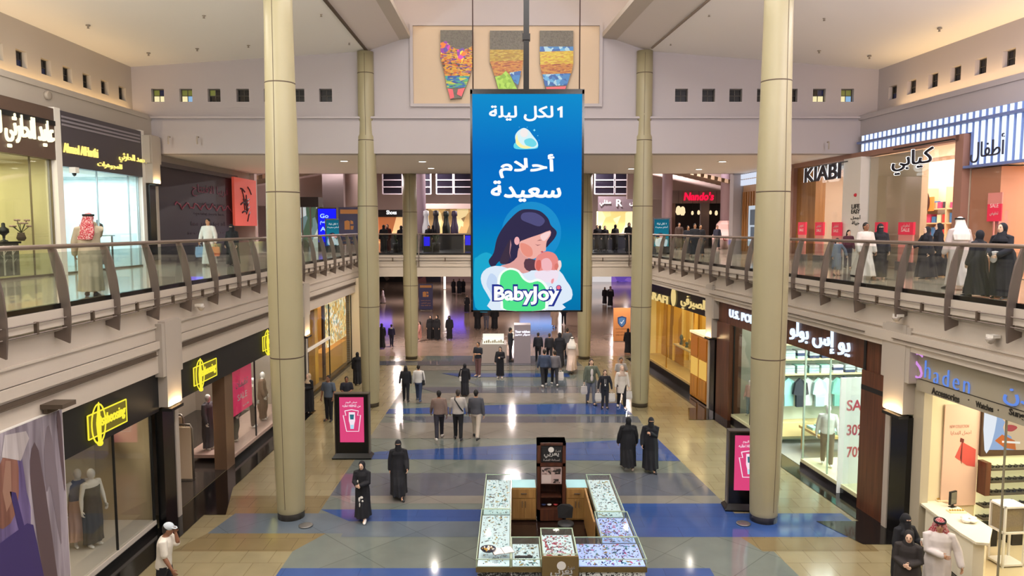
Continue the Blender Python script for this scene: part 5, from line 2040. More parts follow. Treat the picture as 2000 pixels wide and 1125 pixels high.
mosaic([(861, 61), (924, 61), (924, 128), (918, 150), (907, 178), (902, 193), (880, 195), (872, 160), (866, 132), (861, 115)],
       [([(861, 95), (875, 88), (890, 97), (905, 100), (924, 92), (924, 128), (918, 150), (870, 150), (866, 132), (861, 115)], 'a'),
        ([(861, 86), (872, 82), (880, 92), (876, 102), (862, 108)], 'a2'), ([(893, 100), (905, 95), (912, 108), (903, 125), (894, 118)], 'a2'),
        ([(870, 150), (918, 150), (910, 172), (874, 174)], 'a3'), ([(875, 174), (885, 176), (888, 192), (880, 195)], 'a4'), ([(895, 176), (909, 173), (902, 190), (893, 186)], 'a4')],
       'tapered mosaic of pink flowers over orange and blue, nearest the left cable of the screen')
mosaic([(957, 62), (1022, 62), (1022, 115), (1017, 150), (1010, 176), (1006, 192), (978, 192), (970, 165), (962, 135), (957, 125)],
       [([(957, 99), (1022, 99), (1022, 122), (957, 124)], 'gold'), ([(957, 122), (1022, 120), (1018, 148), (966, 150), (960, 130)], 'or'),
        ([(980, 148), (988, 140), (997, 150), (1010, 176), (1006, 192), (978, 192), (967, 152)], 'green'), ([(995, 144), (1018, 140), (1012, 168), (1004, 162)], 'blue')],
       'tapered mosaic of a green hill under gold bands, behind the black hanger pole')
mosaic([(1054, 62), (1119, 62), (1119, 120), (1114, 145), (1106, 172), (1100, 192), (1070, 192), (1064, 170), (1058, 140), (1054, 125)],
       [([(1054, 93), (1119, 93), (1119, 102), (1054, 104)], 'blue'), ([(1054, 103), (1119, 101), (1119, 126), (1055, 128)], 'yel'),
        ([(1054, 128), (1119, 126), (1115, 146), (1058, 148)], 'or'), ([(1059, 147), (1114, 145), (1107, 168), (1064, 170)], 'blue'), ([(1066, 172), (1105, 170), (1100, 190), (1070, 190)], 'a4')],
       'tapered mosaic with blue, yellow and orange bands, nearest the right cable of the screen')

# ================================================================== CEILING FITTINGS
def down_spot(x, y):
    l = bpy.data.lights.new('downlight_lamp', 'SPOT')
    l.energy = 520
    l.color = (1.0, 0.90, 0.80)
    l.spot_size = math.radians(140)
    l.spot_blend = 0.6
    l.shadow_soft_size = 0.12
    o = bpy.data.objects.new('downlight_lamp', l)
    o.location = (x, y, 10.05)
    COL.objects.link(o)


G_down = glow('downlight_disc', 'FFF6E4', 9.0)
for u, v, lab in ((575, 327, 'round soffit downlight half behind the tall cream column on the left'), (672, 314, 'round soffit downlight above the navy hall sign'),
                  (825, 315, 'nearer round soffit downlight left of the hanging screen'), (842, 328, 'farther round soffit downlight left of the hanging screen'),
                  (1233, 329, 'round soffit downlight just right of the hanging screen'), (1365, 330, 'farther round soffit downlight above the red lettered restaurant'),
                  (1411, 315, 'nearer round soffit downlight above the red lettered restaurant')):
    p = at_z(u, v, 10.1)
    t = thing('downlight', (p.x, p.y, 10.06), lab, 'ceiling light')
    b = MB(shifted((p.x, p.y, 0)))
    b.lathe([(0.17, 10.1), (0.22, 10.1), (0.22, 10.075), (0.17, 10.07), (0.165, 10.085)], n=24)
    b.build('ring', [M_white], t)
    b = MB(shifted((p.x, p.y, 0)))
    b.lathe([(0.165, 10.08), (0.165, 10.09)], n=20)
    b.build('disc', [G_down], t)
    down_spot(p.x, p.y)
for x in (-1.2, 0.5, 2.2):  # added lamps, tucked behind the screen to light the bay
    for y in (30.5, 35.0):
        t = thing('downlight', (x, y, 10.06), 'added soffit downlight hidden behind the hanging screen', 'ceiling light', 'added soffit downlights behind the screen')
        b = MB(shifted((x, y, 0)))
        b.lathe([(0.17, 10.1), (0.22, 10.1), (0.22, 10.075), (0.17, 10.07), (0.165, 10.085)], n=24)
        b.build('ring', [M_white], t)
        b = MB(shifted((x, y, 0)))
        b.lathe([(0.165, 10.08), (0.165, 10.09)], n=20)
        b.build('disc', [G_down], t)
        down_spot(x, y)


def ceil_z_left(x):
    return 13.42 + (x + 15.6) / (15.6 - 5.65) * (14.07 - 13.42)


for u, v in ((398, 30), (385, 95), (485, 88), (290, 104), (627, 27), (682, 83), (172, 50)):
    p = at_z(u, v, 13.7)
    z = ceil_z_left(p.x)
    p = at_z(u, v, z)
    b = MB(shifted((p.x, p.y, z)))
    b.lathe([(0.07, 0.02), (0.07, -0.01), (0.03, -0.025), (0.025, -0.08), (0.045, -0.085), (0.01, -0.095)], n=10)
    b.build('sprinkler', [mat('sprinkler_grey', '8A7F70', 0.5)], None, 'small sprinkler head on the sloping ceiling left of the vault', 'sprinkler', 'sprinklers left of the vault')
for u, v in ((1385, 27), (1497, 30), (1610, 35), (1310, 84), (1600, 99), (1835, 56), (1698, 110)):
    p = at_z(u, v, 13.65)
    o = (p.x - 9.15) + 0.1 * (p.y - 17)
    z = 13.33 + (6.9 - o) / 9.55 * (14.07 - 13.33)
    p = at_z(u, v, z)
    b = MB(shifted((p.x, p.y, z)))
    b.lathe([(0.07, 0.02), (0.07, -0.01), (0.03, -0.025), (0.025, -0.08), (0.045, -0.085), (0.01, -0.095)], n=10)
    b.build('sprinkler', [mat('sprinkler_grey', '8A7F70', 0.5)], None, 'small sprinkler head on the sloping ceiling right of the vault', 'sprinkler', 'sprinklers right of the vault')
s_, z_ = hit_l(90, 186, 5.6)
b = MB(left)
b.tube([(5.62, s_, z_), (5.5, s_, z_), (5.49, s_, z_)], [0.13, 0.13, 0.09], 16, 0)
b.build('wall_speaker', [mat('speaker_grey', 'A89C8E', 0.5)], None, 'round grey wall speaker above the upper left shops', 'speaker')
for u, v, lab in ((332, 274, 'small hooked bracket low on the back wall, nearer the upper left shops'), (388, 274, 'small hooked bracket low on the back wall, nearer the tall cream column'),
                  (1616, 284, 'small hooked bracket low on the back wall near the rose-brown shop front')):
    p = at_y(u, v, 28.25)
    b = MB(shifted((p.x, 28.25, p.z)))
    b.tube([(0, 0, 0.12), (0, -0.12, 0.12), (0, -0.14, 0.08), (0, -0.14, -0.16)], 0.03, 8, 0)
    b.build('wall_bracket', [mat('speaker_grey', 'A89C8E', 0.5)], None, lab, 'bracket')
for (o_, u, v, fr_, ht, lab) in ((-0.40, 395, 601, left, hit_l, 'small white dome camera under the left gallery railing'), (-0.52, 1748, 622, right, hit_r, 'small dome camera above the up-lit pier by the accessories shop'),
                                 (-0.44, 1932, 664, right, hit_r, 'small dome camera above the thin blue letters')):
    s_, z_ = ht(u, v, o_)
    t = thing('dome_camera', fr_((o_, s_, z_)), lab, 'camera')
    b = MB(fr_)
    b.box(o_, o_ + 0.16, s_ - 0.09, s_ + 0.09, z_ + 0.04, z_ + 0.10, 0)
    b.build('mount', [M_white], t)
    b = MB(fr_)
    b.lathe([(0.09, 0.04), (0.085, 0.0), (0.05, -0.06), (0.01, -0.08)], (o_ + 0.03, s_, z_), 12, 0)
    b.build('dome', [mat('dome_grey', 'B8AEA4', 0.25)], t)
for u, v, lab in ((597, 1023, 'round floor cover beside the foot of the tall cream column on the left'), (1452, 1019, 'round floor cover beside the foot of the tall cream column on the right')):
    p = at_z(u, v, 0.06)
    b = MB(shifted((p.x, p.y, 0.016)))
    b.lathe([(0.17, 0), (0.17, 0.012), (0.14, 0.016), (0.02, 0.016)], n=24)
    b.build('floor_cover', [mat('cover_metal', '7E7C7A', 0.3, metal=0.6)], None, lab, 'floor cover')

# ================================================================== TOTEM SCREENS
M_pink = glow('ad_pink', 'E2487E', 0.92)
M_adw = glow('ad_white', 'FBE6F2', 0.95)


def totem(x, y, deg, label, w=1.02, h=2.02):
    fr = turned((x, y, 0.016), deg)
    t = thing('advertising_totem', (x, y, 0.016), label, 'advertising screen')
    b = MB(fr)
    b.box(-w / 2, w / 2, -0.11, 0.11, 0.14, h, 0)
    b.build('case', [M_black], t)
    b = MB(fr)
    b.loft([[(-w * .6, -.26, 0), (w * .6, -.26, 0), (w * .6, .26, 0), (-w * .6, .26, 0)], [(-w * .6, -.26, .03), (w * .6, -.26, .03), (w * .6, .26, .03), (-w * .6, .26, .03)],
            [(-w * .5, -.13, .15), (w * .5, -.13, .15), (w * .5, .13, .15), (-w * .5, .13, .15)]], 0, False)
    b.build('base', [M_black], t)
    b = MB(fr)
    b.box(-w / 2 - 0.03, -w / 2, -0.13, 0.13, 0.12, h + 0.02, 0)
    b.box(w / 2, w / 2 + 0.03, -0.13, 0.13, 0.12, h + 0.02, 0)
    b.box(-w / 2 - 0.03, w / 2 + 0.03, -0.13, 0.13, h, h + 0.03, 0)
    b.build('trim_frame', [mat('totem_trim', '5E544C', 0.3, metal=0.6)], t)
    sw, z0, z1 = w * 0.37, 0.50, h - 0.09
    b = MB(fr)
    b.box(-sw, sw, -0.116, -0.108, z0, z1, 0)
    b.build('display', [M_pink], t)
    b = MB()
    R = Matrix.Rotation(math.radians(deg), 3, 'Z') @ Vector((1, 0, 0))
    org = fr((0, -0.117, 0))
    k = (z1 - z0)

    def Q(u, v):            # fractions of the display
        return ((u - 0.5) * 2 * sw, z0 + (1 - v) * k)
    key = [(.22, .30), (.5, .275), (.78, .30), (.745, .40), (.87, .395), (.78, .755), (.28, .755), (.15, .40), (.265, .40)]
    P = [Q(*p) for p in key]
    rot = lambda p: org + R * p[0] + UP * p[1]
    b.tube([rot(p) for p in P + [P[0]]], 0.014, 6, 0)
    art(b, [Q(*p) for p in ((.38, .33), (.64, .33), (.64, .52), (.60, .60), (.58, .70), (.44, .70), (.42, .60), (.38, .52))], org, R, UP, 2, 0)
    art(b, [Q(*p) for p in ((.42, .38), (.60, .38), (.58, .49), (.44, .49))], org, R, UP, 3, 1)
    art(b, [Q(*p) for p in ((.44, .61), (.58, .61), (.57, .70), (.45, .70))], org, R, UP, 3, 2)
    c = Q(.5, .115)
    text_into(b, 'عيش اليوم', rot(c) + R.cross(UP) * 0.004, R, UP, sw * 0.95, 0.085, 0.003, 0.01, 0)
    c = Q(.5, .195)
    text_into(b, 'من HEINZ اطلبه', rot(c) + R.cross(UP) * 0.004, R, UP, sw * 1.5, 0.095, 0.003, 0.015, 0)
    b.build('picture', [M_adw, glow('ad_teal', '3A7A8A', 0.8), glow('ad_sky', 'B4E2F4', 0.95)], t)


p = at_z(690, 893, 0.0)
totem(p.x, p.y, 0, 'pink ketchup advertising totem standing behind the woman in the printed black dress')
p = at_z(1416, 996, 0.0)
totem(p.x + 0.60, p.y + 0.1, -4, 'pink ketchup advertising totem half hidden by the column before the clothing shop')


def mother_totem(x, y, z, deg, label, h=2.0, w=0.95):
    fr = turned((x, y, z), deg)
    t = thing('advertising_totem', (x, y, z), label, 'advertising screen')
    b = MB(fr)
    b.box(-w / 2, w / 2, -0.1, 0.1, 0.0, h, 0)
    b.box(-w / 2 - 0.1, w / 2 + 0.1, -0.22, 0.22, 0.0, 0.06, 0)
    b.build('case', [M_black], t)
    b = MB(fr)
    b.box(-w * .42, w * .42, -0.106, -0.098, 0.42, h - 0.08, 0)
    b.build('display', [screen_gradient('teal_ad', [(0, '2AA0A8'), (0.5, '1C7A92'), (1, '16657E')], 0.0, 1.5, 0.8)], t)
    b = MB()
    R = Matrix.Rotation(math.radians(deg), 3, 'Z') @ Vector((1, 0, 0))
    org = fr((0, -0.107, 0))
    cs = [glow('ad_white2', 'E8F4F8', 0.9), glow('ad_hair', '2C2640', 0.6), glow('ad_skin', 'D89A90', 0.85)]
    art(b, [(-.30, .45), (.12, .45), (.2, .7), (.05, .92), (-.15, .98), (-.32, .8)], org, R, UP, 1, 0, 3)
    art(b, [(-.3, .92), (-.2, 1.12), (.0, 1.16), (.1, 1.05), (-.05, .95), (-.2, .85)], org, R, UP, 2, 1, 3)
    art(b, disc_pts(-0.02, 1.0, 0.09, 0.1, 14), org, R, UP, 3, 2)
    art(b, disc_pts(0.13, 0.9, 0.08, 0.08, 14), org, R, UP, 3, 2)
    art(b, [(.15, .45), (.3, .45), (.34, .75), (.22, .8)], org, R, UP, 2, 0, 3)
    text_into(b, '1 لكل ليلة', org + UP * (h - 0.33) + R.cross(UP) * .004, R, UP, w * 0.55, 0.13, 0.003, 0.01, 0)
    text_into(b, 'أحلام سعيدة', org + UP * (h - 0.52) + R.cross(UP) * .004, R, UP, w * 0.7, 0.15, 0.003, 0.01, 0)
    b.build('picture', cs, t)


p = at_y(652, 480, 43.0)
mother_totem(p.x, 43.0, H, 6, 'teal mother-and-baby totem on the upper floor next to the navy hall sign')
p = at_y(1291, 480, 40.4)
mother_totem(p.x, 40.4, H, -4, 'teal mother-and-baby totem on the upper floor beside the column near the red lettered restaurant')


def info_sign(x, y, z, w, h, bg_, fg, label, kind, z0=0.12):
    fr = shifted((x, y, z))
    t = thing('information_sign', (x, y, z), label, 'sign')
    b = MB(fr)
    b.box(-w / 2, w / 2, -0.04, 0.04, z0, h, 0)
    b.build('panel', [bg_], t)
    b = MB(fr)
    b.box(-w * .4, -w * .34, -0.03, 0.03, 0, z0 + 0.02, 0)
    b.box(w * .34, w * .4, -0.03, 0.03, 0, z0 + 0.02, 0)
    b.box(-w * .45, w * .45, -0.18, 0.18, 0, 0.02, 0)
    b.build('feet', [M_steel], t)
    b = MB()
    org = Vector((x, y - 0.042, z))
    if kind == 'shield':
        art(b, [(-.28, .62 * h + .22), (0, .62 * h + .3), (.28, .62 * h + .22), (.26, .55 * h), (.12, .46 * h), (0, .42 * h), (-.12, .46 * h), (-.26, .55 * h)], org, FR, UP, 1, 1, 0)
        art(b, [(-.21, .61 * h + .17), (0, .61 * h + .23), (.21, .61 * h + .17), (.19, .55 * h), (.09, .48 * h), (0, .45 * h), (-.09, .48 * h), (-.19, .55 * h)], org, FR, UP, 2, 2, 0)
        art(b, [(-.1, .57 * h), (-.02, .52 * h), (.13, .63 * h), (.1, .65 * h), (-.02, .56 * h), (-.07, .6 * h)], org, FR, UP, 3, 3, 0)
        m3 = [mat('sign_dark_blue', '24406E', 0.5), mat('sign_mid_blue', '4A78A8', 0.5), mat('sign_pale', 'D0E2EE', 0.5)]
    else:
        art(b, [(-.26, .52 * h), (.04, .52 * h), (.04, .70 * h), (-.10, .72 * h), (-.26, .70 * h)], org, FR, UP, 1, 0, 0)
        art(b, [(.08, .64 * h), (.24, .64 * h), (.22, .70 * h), (.08, .72 * h)], org, FR, UP, 1, 0, 0)
        art(b, [(.08, .52 * h), (.22, .52 * h), (.26, .60 * h), (.08, .60 * h)], org, FR, UP, 1, 0, 0)
        art(b, [(-w * .42, .86 * h), (w * .42, .86 * h), (w * .42, .95 * h), (-w * .42, .95 * h)], org, FR, UP, 1, 0, 0)
        m3 = [fg, fg, fg]
    for k, tx in enumerate(('سلامتكم تهمنا', 'نرجو التعاون', 'stay with us')):
        text_into(b, tx, org + UP * (h * (0.38 - 0.09 * k)) - Vector((0, .004, 0)), FR, UP, w * 0.7, h * 0.05, 0.003, 0.0, 0)
    b.build('sign_print', [fg] + m3, t)


M_navysign = mat('navy_sign', '45466E', 0.45)
M_orangeink = mat('orange_ink', 'D79A5A', 0.5)
p = at_y(683, 480, 40.6)
info_sign(p.x, 40.6, H, 1.16, 2.60, M_navysign, M_orangeink, 'large navy information sign with an orange puzzle mark on the upper floor', 'puzzle', 0.5)
p = at_z(832, 607, 0)
info_sign(p.x, p.y, 0.0, 1.2, 2.35, M_navysign, M_orangeink, 'navy information sign on the ground floor near the three women in black', 'puzzle')
p = at_z(1214, 667, 0)
info_sign(p.x, p.y, 0.0, 1.08, 2.15, mat('orange_sign', 'C98A52', 0.45), mat('brown_ink', '7A4E2A', 0.5), 'orange information sign with a blue shield on the ground floor', 'shield', 0.03)

# ================================================================== JEWELLERY KIOSK IN FRONT
M_kwood = mat('kiosk_bronze', '6B5A34', 0.35, metal=0.3)
M_kbrown = wood('kiosk_brown', '3A2018', '54301F', 0.35, 0.8)
M_ktan = wood('kiosk_tan', '8A6536', 'A67F48', 0.45, 0.7)
M_lit = mat('lit_tray', 'D4E2E6', 0.5, emit='CFE6F0', strength=0.42)
M_litb = mat('lit_tray_blue', 'B4C4F4', 0.5, emit='98AAFA', strength=0.6)
M_lattice = voronoi_mix('lattice_dark', ['161616', '1C1C1C', '8A8A88', '141414', '6E6E6C'], 42, 0.5)
M_lattice2 = voronoi_mix('lattice_light', ['D8D8D4', 'E8E8E4', '2A2A2A', 'C8C8C6', 'F0F0EC'], 42, 0.5)
M_caseglass = glass('case_glass', 'FAFDFC', 0.08)
M_caseedge = mat('case_edge', 'A8BCA0', 0.25)
KX0, KX1, KY0, KY1 = -0.66, 2.48, 13.05, 17.75
IX0, IX1, IY0, IY1 = -0.02, 1.86, 14.05, 17.15
bead_cols = [mat('bead_navy', '24356A', 0.4), mat('bead_pink', 'D0527A', 0.4), mat('bead_silver', 'D8DCE0', 0.25, metal=0.6), mat('bead_black', '1C1C22', 0.4), mat('bead_gold', 'C8A04A', 0.3, metal=0.7), mat('bead_teal', '3A8A92', 0.4), mat('bead_violet', '7A4EA0', 0.4)]


def counter(x0, x1, y0, y1, label, lit, cols, zc=1.0, n=60, front=None, seed=1, dz=0.15, side_mat=None):
    t = thing('jewellery_counter', ((x0 + x1) / 2, (y0 + y1) / 2, 0.06), label, 'display counter')
    zt = zc - dz
    b = MB()
    b.box(x0 + 0.03, x1 - 0.03, y0 + 0.03, y1 - 0.03, 0.025, zt - 0.10, 0)
    b.build('cabinet', [side_mat or M_lattice], t)
    b = MB()
    b.box(x0, x1, y0, y1, zt - 0.10, zt, 0)
    b.build('band', [M_kwood], t)
    b = MB()
    b.box(x0 + 0.03, x1 - 0.03, y0 + 0.03, y1 - 0.03, zt, zt + 0.012, 0)
    b.build('lit_tray', [lit], t)
    b = MB()
    for (a0, a1, c0, c1, e0, e1) in ((x0 + .01, x1 - .01, y0 + .01, y0 + .018, zt, zc), (x0 + .01, x1 - .01, y1 - .018, y1 - .01, zt, zc),
                                     (x0 + .01, x0 + .018, y0 + .01, y1 - .01, zt, zc), (x1 - .018, x1 - .01, y0 + .01, y1 - .01, zt, zc), (x0 + .01, x1 - .01, y0 + .01, y1 - .01, zc - .008, zc)):
        b.box(a0, a1, c0, c1, e0, e1, 0)
    b.build('glass_case', [M_caseglass], t)
    b = MB()
    for xx in (x0 + .005, x1 - .02):
        for yy in (y0 + .005, y1 - .02):
            b.box(xx, xx + .015, yy, yy + .015, zt, zc + .004, 0)
    for xx in (x0 + .005, x1 - .02):
        b.box(xx, xx + .015, y0, y1, zc - .008, zc + .006, 0)
    for yy in (y0 + .005, y1 - .02):
        b.box(x0, x1, yy, yy + .015, zc - .008, zc + .006, 0)
    b.build('case_edge', [M_caseedge], t)
    rnd = random.Random(seed)
    b = MB()
    for k in range(int(n * 2.4)):
        xx = rnd.uniform(x0 + .07, x1 - .07)
        yy = rnd.uniform(y0 + .06, y1 - .06)
        q = rnd.randrange(len(cols))
        r = rnd.uniform(.007, .019)
        if k % 3:
            b.ball((xx, yy, zt + .012 + r * .5), (r, r * 0.7, r * .5), 6, 4, q)
        else:
            a = rnd.random() * 3
            b.prism([(xx + 2.6 * r * math.cos(a), yy + 2.6 * r * math.sin(a), zt + .012), (xx - r * math.sin(a), yy + r * math.cos(a), zt + .012), (xx - 2.6 * r * math.cos(a), yy - 2.6 * r * math.sin(a), zt + .012), (xx + r * math.sin(a), yy - r * math.cos(a), zt + .012)], (0, 0, .012), q)
    b.build('trinkets', cols, t, kind='stuff')
    return t


b = MB()
b.box(KX0 + 0.02, KX1 - 0.02, KY0 + 0.02, KY1 - 0.02, 0.014, 0.024, 0)
b.build('kiosk_platform', [mat('kiosk_floor', '241611', 0.2)], None, 'dark brown floor platform inside the jewellery kiosk', 'platform')
mixc = bead_cols[2:3] * 2 + bead_cols[3:6]
counter(KX0, IX0, 15.5, KY1, 'pale lit jewellery case on the far half of the kiosk, to the sign tower\'s left', M_lit, mixc, 1.0, 90, seed=1)
counter(KX0 - 0.02, IX0, KY0, 15.5, 'pale lit jewellery case at the near corner with the open magazine', M_lit, mixc, 1.0, 90, seed=2)
counter(IX1, KX1, 15.35, KY1, 'pale lit jewellery case on the far half of the kiosk, to the sign tower\'s right', M_lit, mixc, 1.0, 90, seed=3)
counter(IX1 - 0.06, KX1 + 0.05, IY0, 15.35, 'blue lit jewellery case along the near right side of the kiosk', M_litb, bead_cols, 1.0, 110, seed=4, side_mat=M_lattice2)
counter(1.24, KX1 + 0.06, KY0, IY0, 'blue lit jewellery case at the near front corner with a white lattice face', M_litb, bead_cols, 1.0, 150, seed=5, side_mat=M_lattice2)
counter(IX0, 0.56, KY0, IY0, 'pale lit jewellery case at the near front with a dark lattice face', M_lit, mixc, 1.0, 60, seed=6)
t = counter(0.57, 1.23, KY0 - 0.04, IY0 + 0.15, 'middle front kiosk case with rows of red trinkets over the bronze logo board', M_lit, [bead_cols[1], mat('bead_red', 'C8323E', 0.4), bead_cols[2], bead_cols[3]], 1.12, 110, seed=7)
b = MB()
b.box(0.56, 1.24, KY0 - 0.10, KY0 - 0.045, 0.06, 1.10, 0)
b.build('logo_board', [mat('logo_bronze', '6A5630', 0.4)], t)
b = MB()
KO_ = Vector((0.9, KY0 - 0.102, 0))
art(b, disc_pts(0.02, 0.93, 0.085, 0.085, 20), KO_, FR, UP, 1, 0)
text_into(b, 'فضة', KO_ + Vector((0.2, -.004, 0.89)), FR, UP, 0.14, 0.06, 0.004, 0.01)
text_into(b, 'يعربي', KO_ + Vector((0.02, -.004, 0.76)), FR, UP, 0.40, 0.17, 0.004, 0.03)
text_into(b, 'لصناعة الفضة', KO_ + Vector((0.0, -.004, 0.63)), FR, UP, 0.46, 0.07, 0.004, 0.015)
b.build('logo_print', [mat('logo_white', 'E2DED8', 0.5)], t)
# rear counter with tan cabinets facing in
for k, (xa, xb, lab) in enumerate(((IX0, 0.60, 'tan rear kiosk cabinet with drawer and double doors left of the sign tower'), (1.32, IX1, 'tan rear kiosk cabinet with drawer and double doors right of the sign tower'))):
    t = thing('storage_cabinet', ((xa + xb) / 2, 17.4, 0.06), lab, 'cabinet')
    b = MB()
    b.box(xa + 0.005, xb - 0.005, IY1, KY1, 0.06, 0.86, 0)
    b.build('carcass', [M_ktan], t)
    b = MB()
    b.box(xa + 0.03, xb - 0.03, IY1 - 0.02, IY1, 0.62, 0.84, 0)
    dr = b.build('drawer', [M_ktan], t)
    b = MB()
    b.box((xa + xb) / 2 - 0.07, (xa + xb) / 2 + 0.07, IY1 - 0.04, IY1 - 0.02, 0.72, 0.74, 0)
    b.build('handle', [M_seam], dr)
    m_ = (xa + xb) / 2
    for (a, c, hx) in ((xa + 0.03, m_ - 0.005, m_ - 0.04), (m_ + 0.005, xb - 0.03, m_ + 0.04)):
        b = MB()
        b.box(a, c, IY1 - 0.02, IY1, 0.10, 0.60, 0)
        d = b.build('door', [M_ktan], t)
        b = MB()
        b.box(hx - 0.008, hx + 0.008, IY1 - 0.04, IY1 - 0.02, 0.38, 0.54, 0)
        b.build('handle', [M_seam], d)
    b = MB()
    b.box(xa + 0.01, xb - 0.01, IY1 + 0.01, KY1, 0.86, 1.0, 0)
    b.build('glass_case', [M_caseglass], t)
    b = MB()
    b.box(xa + 0.02, xb - 0.02, IY1 + 0.03, KY1 - 0.02, 0.861, 0.87, 0)
    b.build('lit_tray', [mat('lit_tray_aqua', 'A8D0D4', 0.5, emit='9CCCD4', strength=0.4)], t)
# sign tower
TX0, TX1, TY = 0.61, 1.31, 17.1
t = thing('sign_tower', (0.96, TY + 0.2, 0.06), 'tall dark brown sign tower with a black logo panel at the back of the kiosk', 'sign tower')
b = MB()
b.box(TX0, TX0 + 0.08, TY, TY + 0.5, 0.06, 2.0, 0)
b.box(TX1 - 0.08, TX1, TY, TY + 0.5, 0.06, 2.0, 0)
b.box(TX0, TX1, TY + 0.04, TY + 0.5, 0.95, 2.0, 0)
b.box(TX0, TX1, TY, TY + 0.5, 1.94, 2.0, 0)
b.box(TX0, TX1, TY, TY + 0.5, 1.42, 1.5, 0)
b.box(TX0, TX1, TY, TY + 0.5, 0.06, 0.34, 0)
b.box(TX0, TX1, TY + 0.42, TY + 0.5, 0.06, 1.0, 0)
b.build('frame', [M_kbrown], t)
b = MB()
b.box(TX0 + 0.10, TX1 - 0.10, TY + 0.02, TY + 0.045, 1.52, 1.92, 0)
b.build('logo_panel', [M_blackm], t)
b = MB()
KO_ = Vector((0.96, TY + 0.018, 0))
art(b, disc_pts(-0.01, 1.83, 0.07, 0.07, 18), KO_, FR, UP, 1, 0)
text_into(b, 'فضة', KO_ + Vector((0.16, -.004, 1.80)), FR, UP, 0.13, 0.05, 0.004, 0.01)
text_into(b, 'يعربي', KO_ + Vector((0.0, -.004, 1.69)), FR, UP, 0.36, 0.12, 0.004, 0.03)
text_into(b, 'لصناعة الفضة', KO_ + Vector((0.0, -.004, 1.58)), FR, UP, 0.40, 0.05, 0.004, 0.015)
b.build('logo_print', [mat('logo_white', 'E2DED8', 0.5)], t)
b = MB()
b.box(TX0 + 0.10, TX1 - 0.10, TY + 0.02, TY + 0.045, 0.98, 1.40, 0)
b.box(TX0 + 0.12, TX1 - 0.12, TY + 0.016, TY + 0.02, 1.22, 1.38, 1)
b.box(TX0 + 0.12, 0.95, TY + 0.014, TY + 0.02, 1.0, 1.2, 2)
b.box(1.0, TX1 - 0.14, TY + 0.014, TY + 0.02, 1.0, 1.1, 1)
b.build('photo_panel', [mat('photo_pink', 'B7A09A', 0.5), voronoi_mix('photo_dots', ['2A2422', '8A7870', 'B7A09A', '3A3230'], 16, 0.5), mat('photo_pale', 'C9BAB4', 0.5)], t)
b = MB()
b.box(TX0 + 0.1, TX1 - 0.1, TY + 0.05, TY + 0.4, 0.62, 0.64, 0)
b.build('shelf', [M_kbrown], t)
b = MB()
for k, (x_, c_) in enumerate(((0.78, 0), (0.92, 1), (1.08, 2))):
    b.ball((x_, TY + 0.18, 0.40), (0.06, 0.06, 0.016), 10, 6, c_)
b.build('shelf_goods', [mat('goods_navy', '2A3560', 0.4), M_white, mat('goods_red', 'A83A3A', 0.5)], t, kind='stuff')
# chair, gate, tray things
t = thing('office_stool', (1.2, 15.6, 0.06), 'black stool with a low back inside the kiosk', 'stool')
b = MB(shifted((1.2, 15.6, 0.06)))
b.lathe([(0.02, 0.50), (0.17, 0.50), (0.19, 0.53), (0.18, 0.58), (0.02, 0.59)], n=18)
b.build('seat', [M_blackm], t)
b = MB(shifted((1.2, 15.6, 0.06)))
b.prism([(-0.16, 0.16, 0.62), (0.16, 0.16, 0.62), (0.18, 0.18, 0.86), (0.1, 0.2, 0.92), (-0.1, 0.2, 0.92), (-0.18, 0.18, 0.86)], (0, 0.04, 0), 0)
b.tube([(0, 0.1, 0.52), (0, 0.2, 0.56), (0, 0.21, 0.7)], 0.02, 8, 0)
b.build('backrest', [M_blackm], t)
b = MB(shifted((1.2, 15.6, 0.06)))
b.tube([(0, 0, 0.05), (0, 0, 0.5)], 0.025, 8, 0)
for k in range(5):
    a = 2 * PI * k / 5
    b.tube([(0, 0, 0.08), (0.24 * math.cos(a), 0.24 * math.sin(a), 0.035)], 0.02, 6, 0)
    b.ball((0.24 * math.cos(a), 0.24 * math.sin(a), 0.025), 0.025, 8, 5, 0)
b.build('base', [mat('stool_grey', '4A4A4C', 0.35)], t)
b = MB()
b.box(IX1 - 0.12, IX1 - 0.08, 14.9, 16.9, 0.1, 0.95, 0)
b.build('kiosk_gate', [M_ktan], None, 'tan swing gate panel along the inner right side of the kiosk', 'gate')
t = thing('open_magazine', (-0.1, 13.35, 1.002), 'open magazine lying on the near left kiosk glass', 'magazine')
b = MB(turned((-0.18, 13.4, 1.008), 18))
for d in (-1, 1):
    b.prism([(0, -0.13, 0.0), (d * 0.10, -0.13, 0.018), (d * 0.20, -0.13, 0.008), (d * 0.20, -0.13, 0.0)], (0, 0.26, 0), 0)
b.build('pages', [M_white], t)
b = MB(turned((-0.18, 13.4, 1.006), 18))
b.box(-0.21, 0.21, -0.135, 0.135, 0.0, 0.003, 0)
b.build('cover', [mat('cover_navy', '1E2438', 0.4)], t)
t = thing('trinket_bowl', (-0.42, 13.45, 1.006), 'dark bowl of gold trinkets on the near left kiosk glass', 'bowl')
b = MB(shifted((-0.46, 13.42, 1.006)))
b.lathe([(0.02, 0.0), (0.11, 0.0), (0.15, 0.045), (0.14, 0.045), (0.10, 0.012), (0.02, 0.01)], n=20)
b.build('bowl_shell', [mat('bowl_dark', '2A2838', 0.3)], t)
b = MB(shifted((-0.46, 13.42, 1.006)))
rnd = random.Random(9)
for k in range(40):
    a, r = rnd.random() * 6.28, 0.11 * math.sqrt(rnd.random())
    b.ball((r * math.cos(a), r * math.sin(a), 0.03 + rnd.random() * .02), 0.016, 6, 4, k % 2)
b.build('gold_trinkets', [bead_cols[4], M_white], t, kind='stuff')
b = MB(shifted((0.22, 13.13, 1.006)))
b.box(-0.17, 0.17, -0.035, 0.035, 0, 0.02, 0)
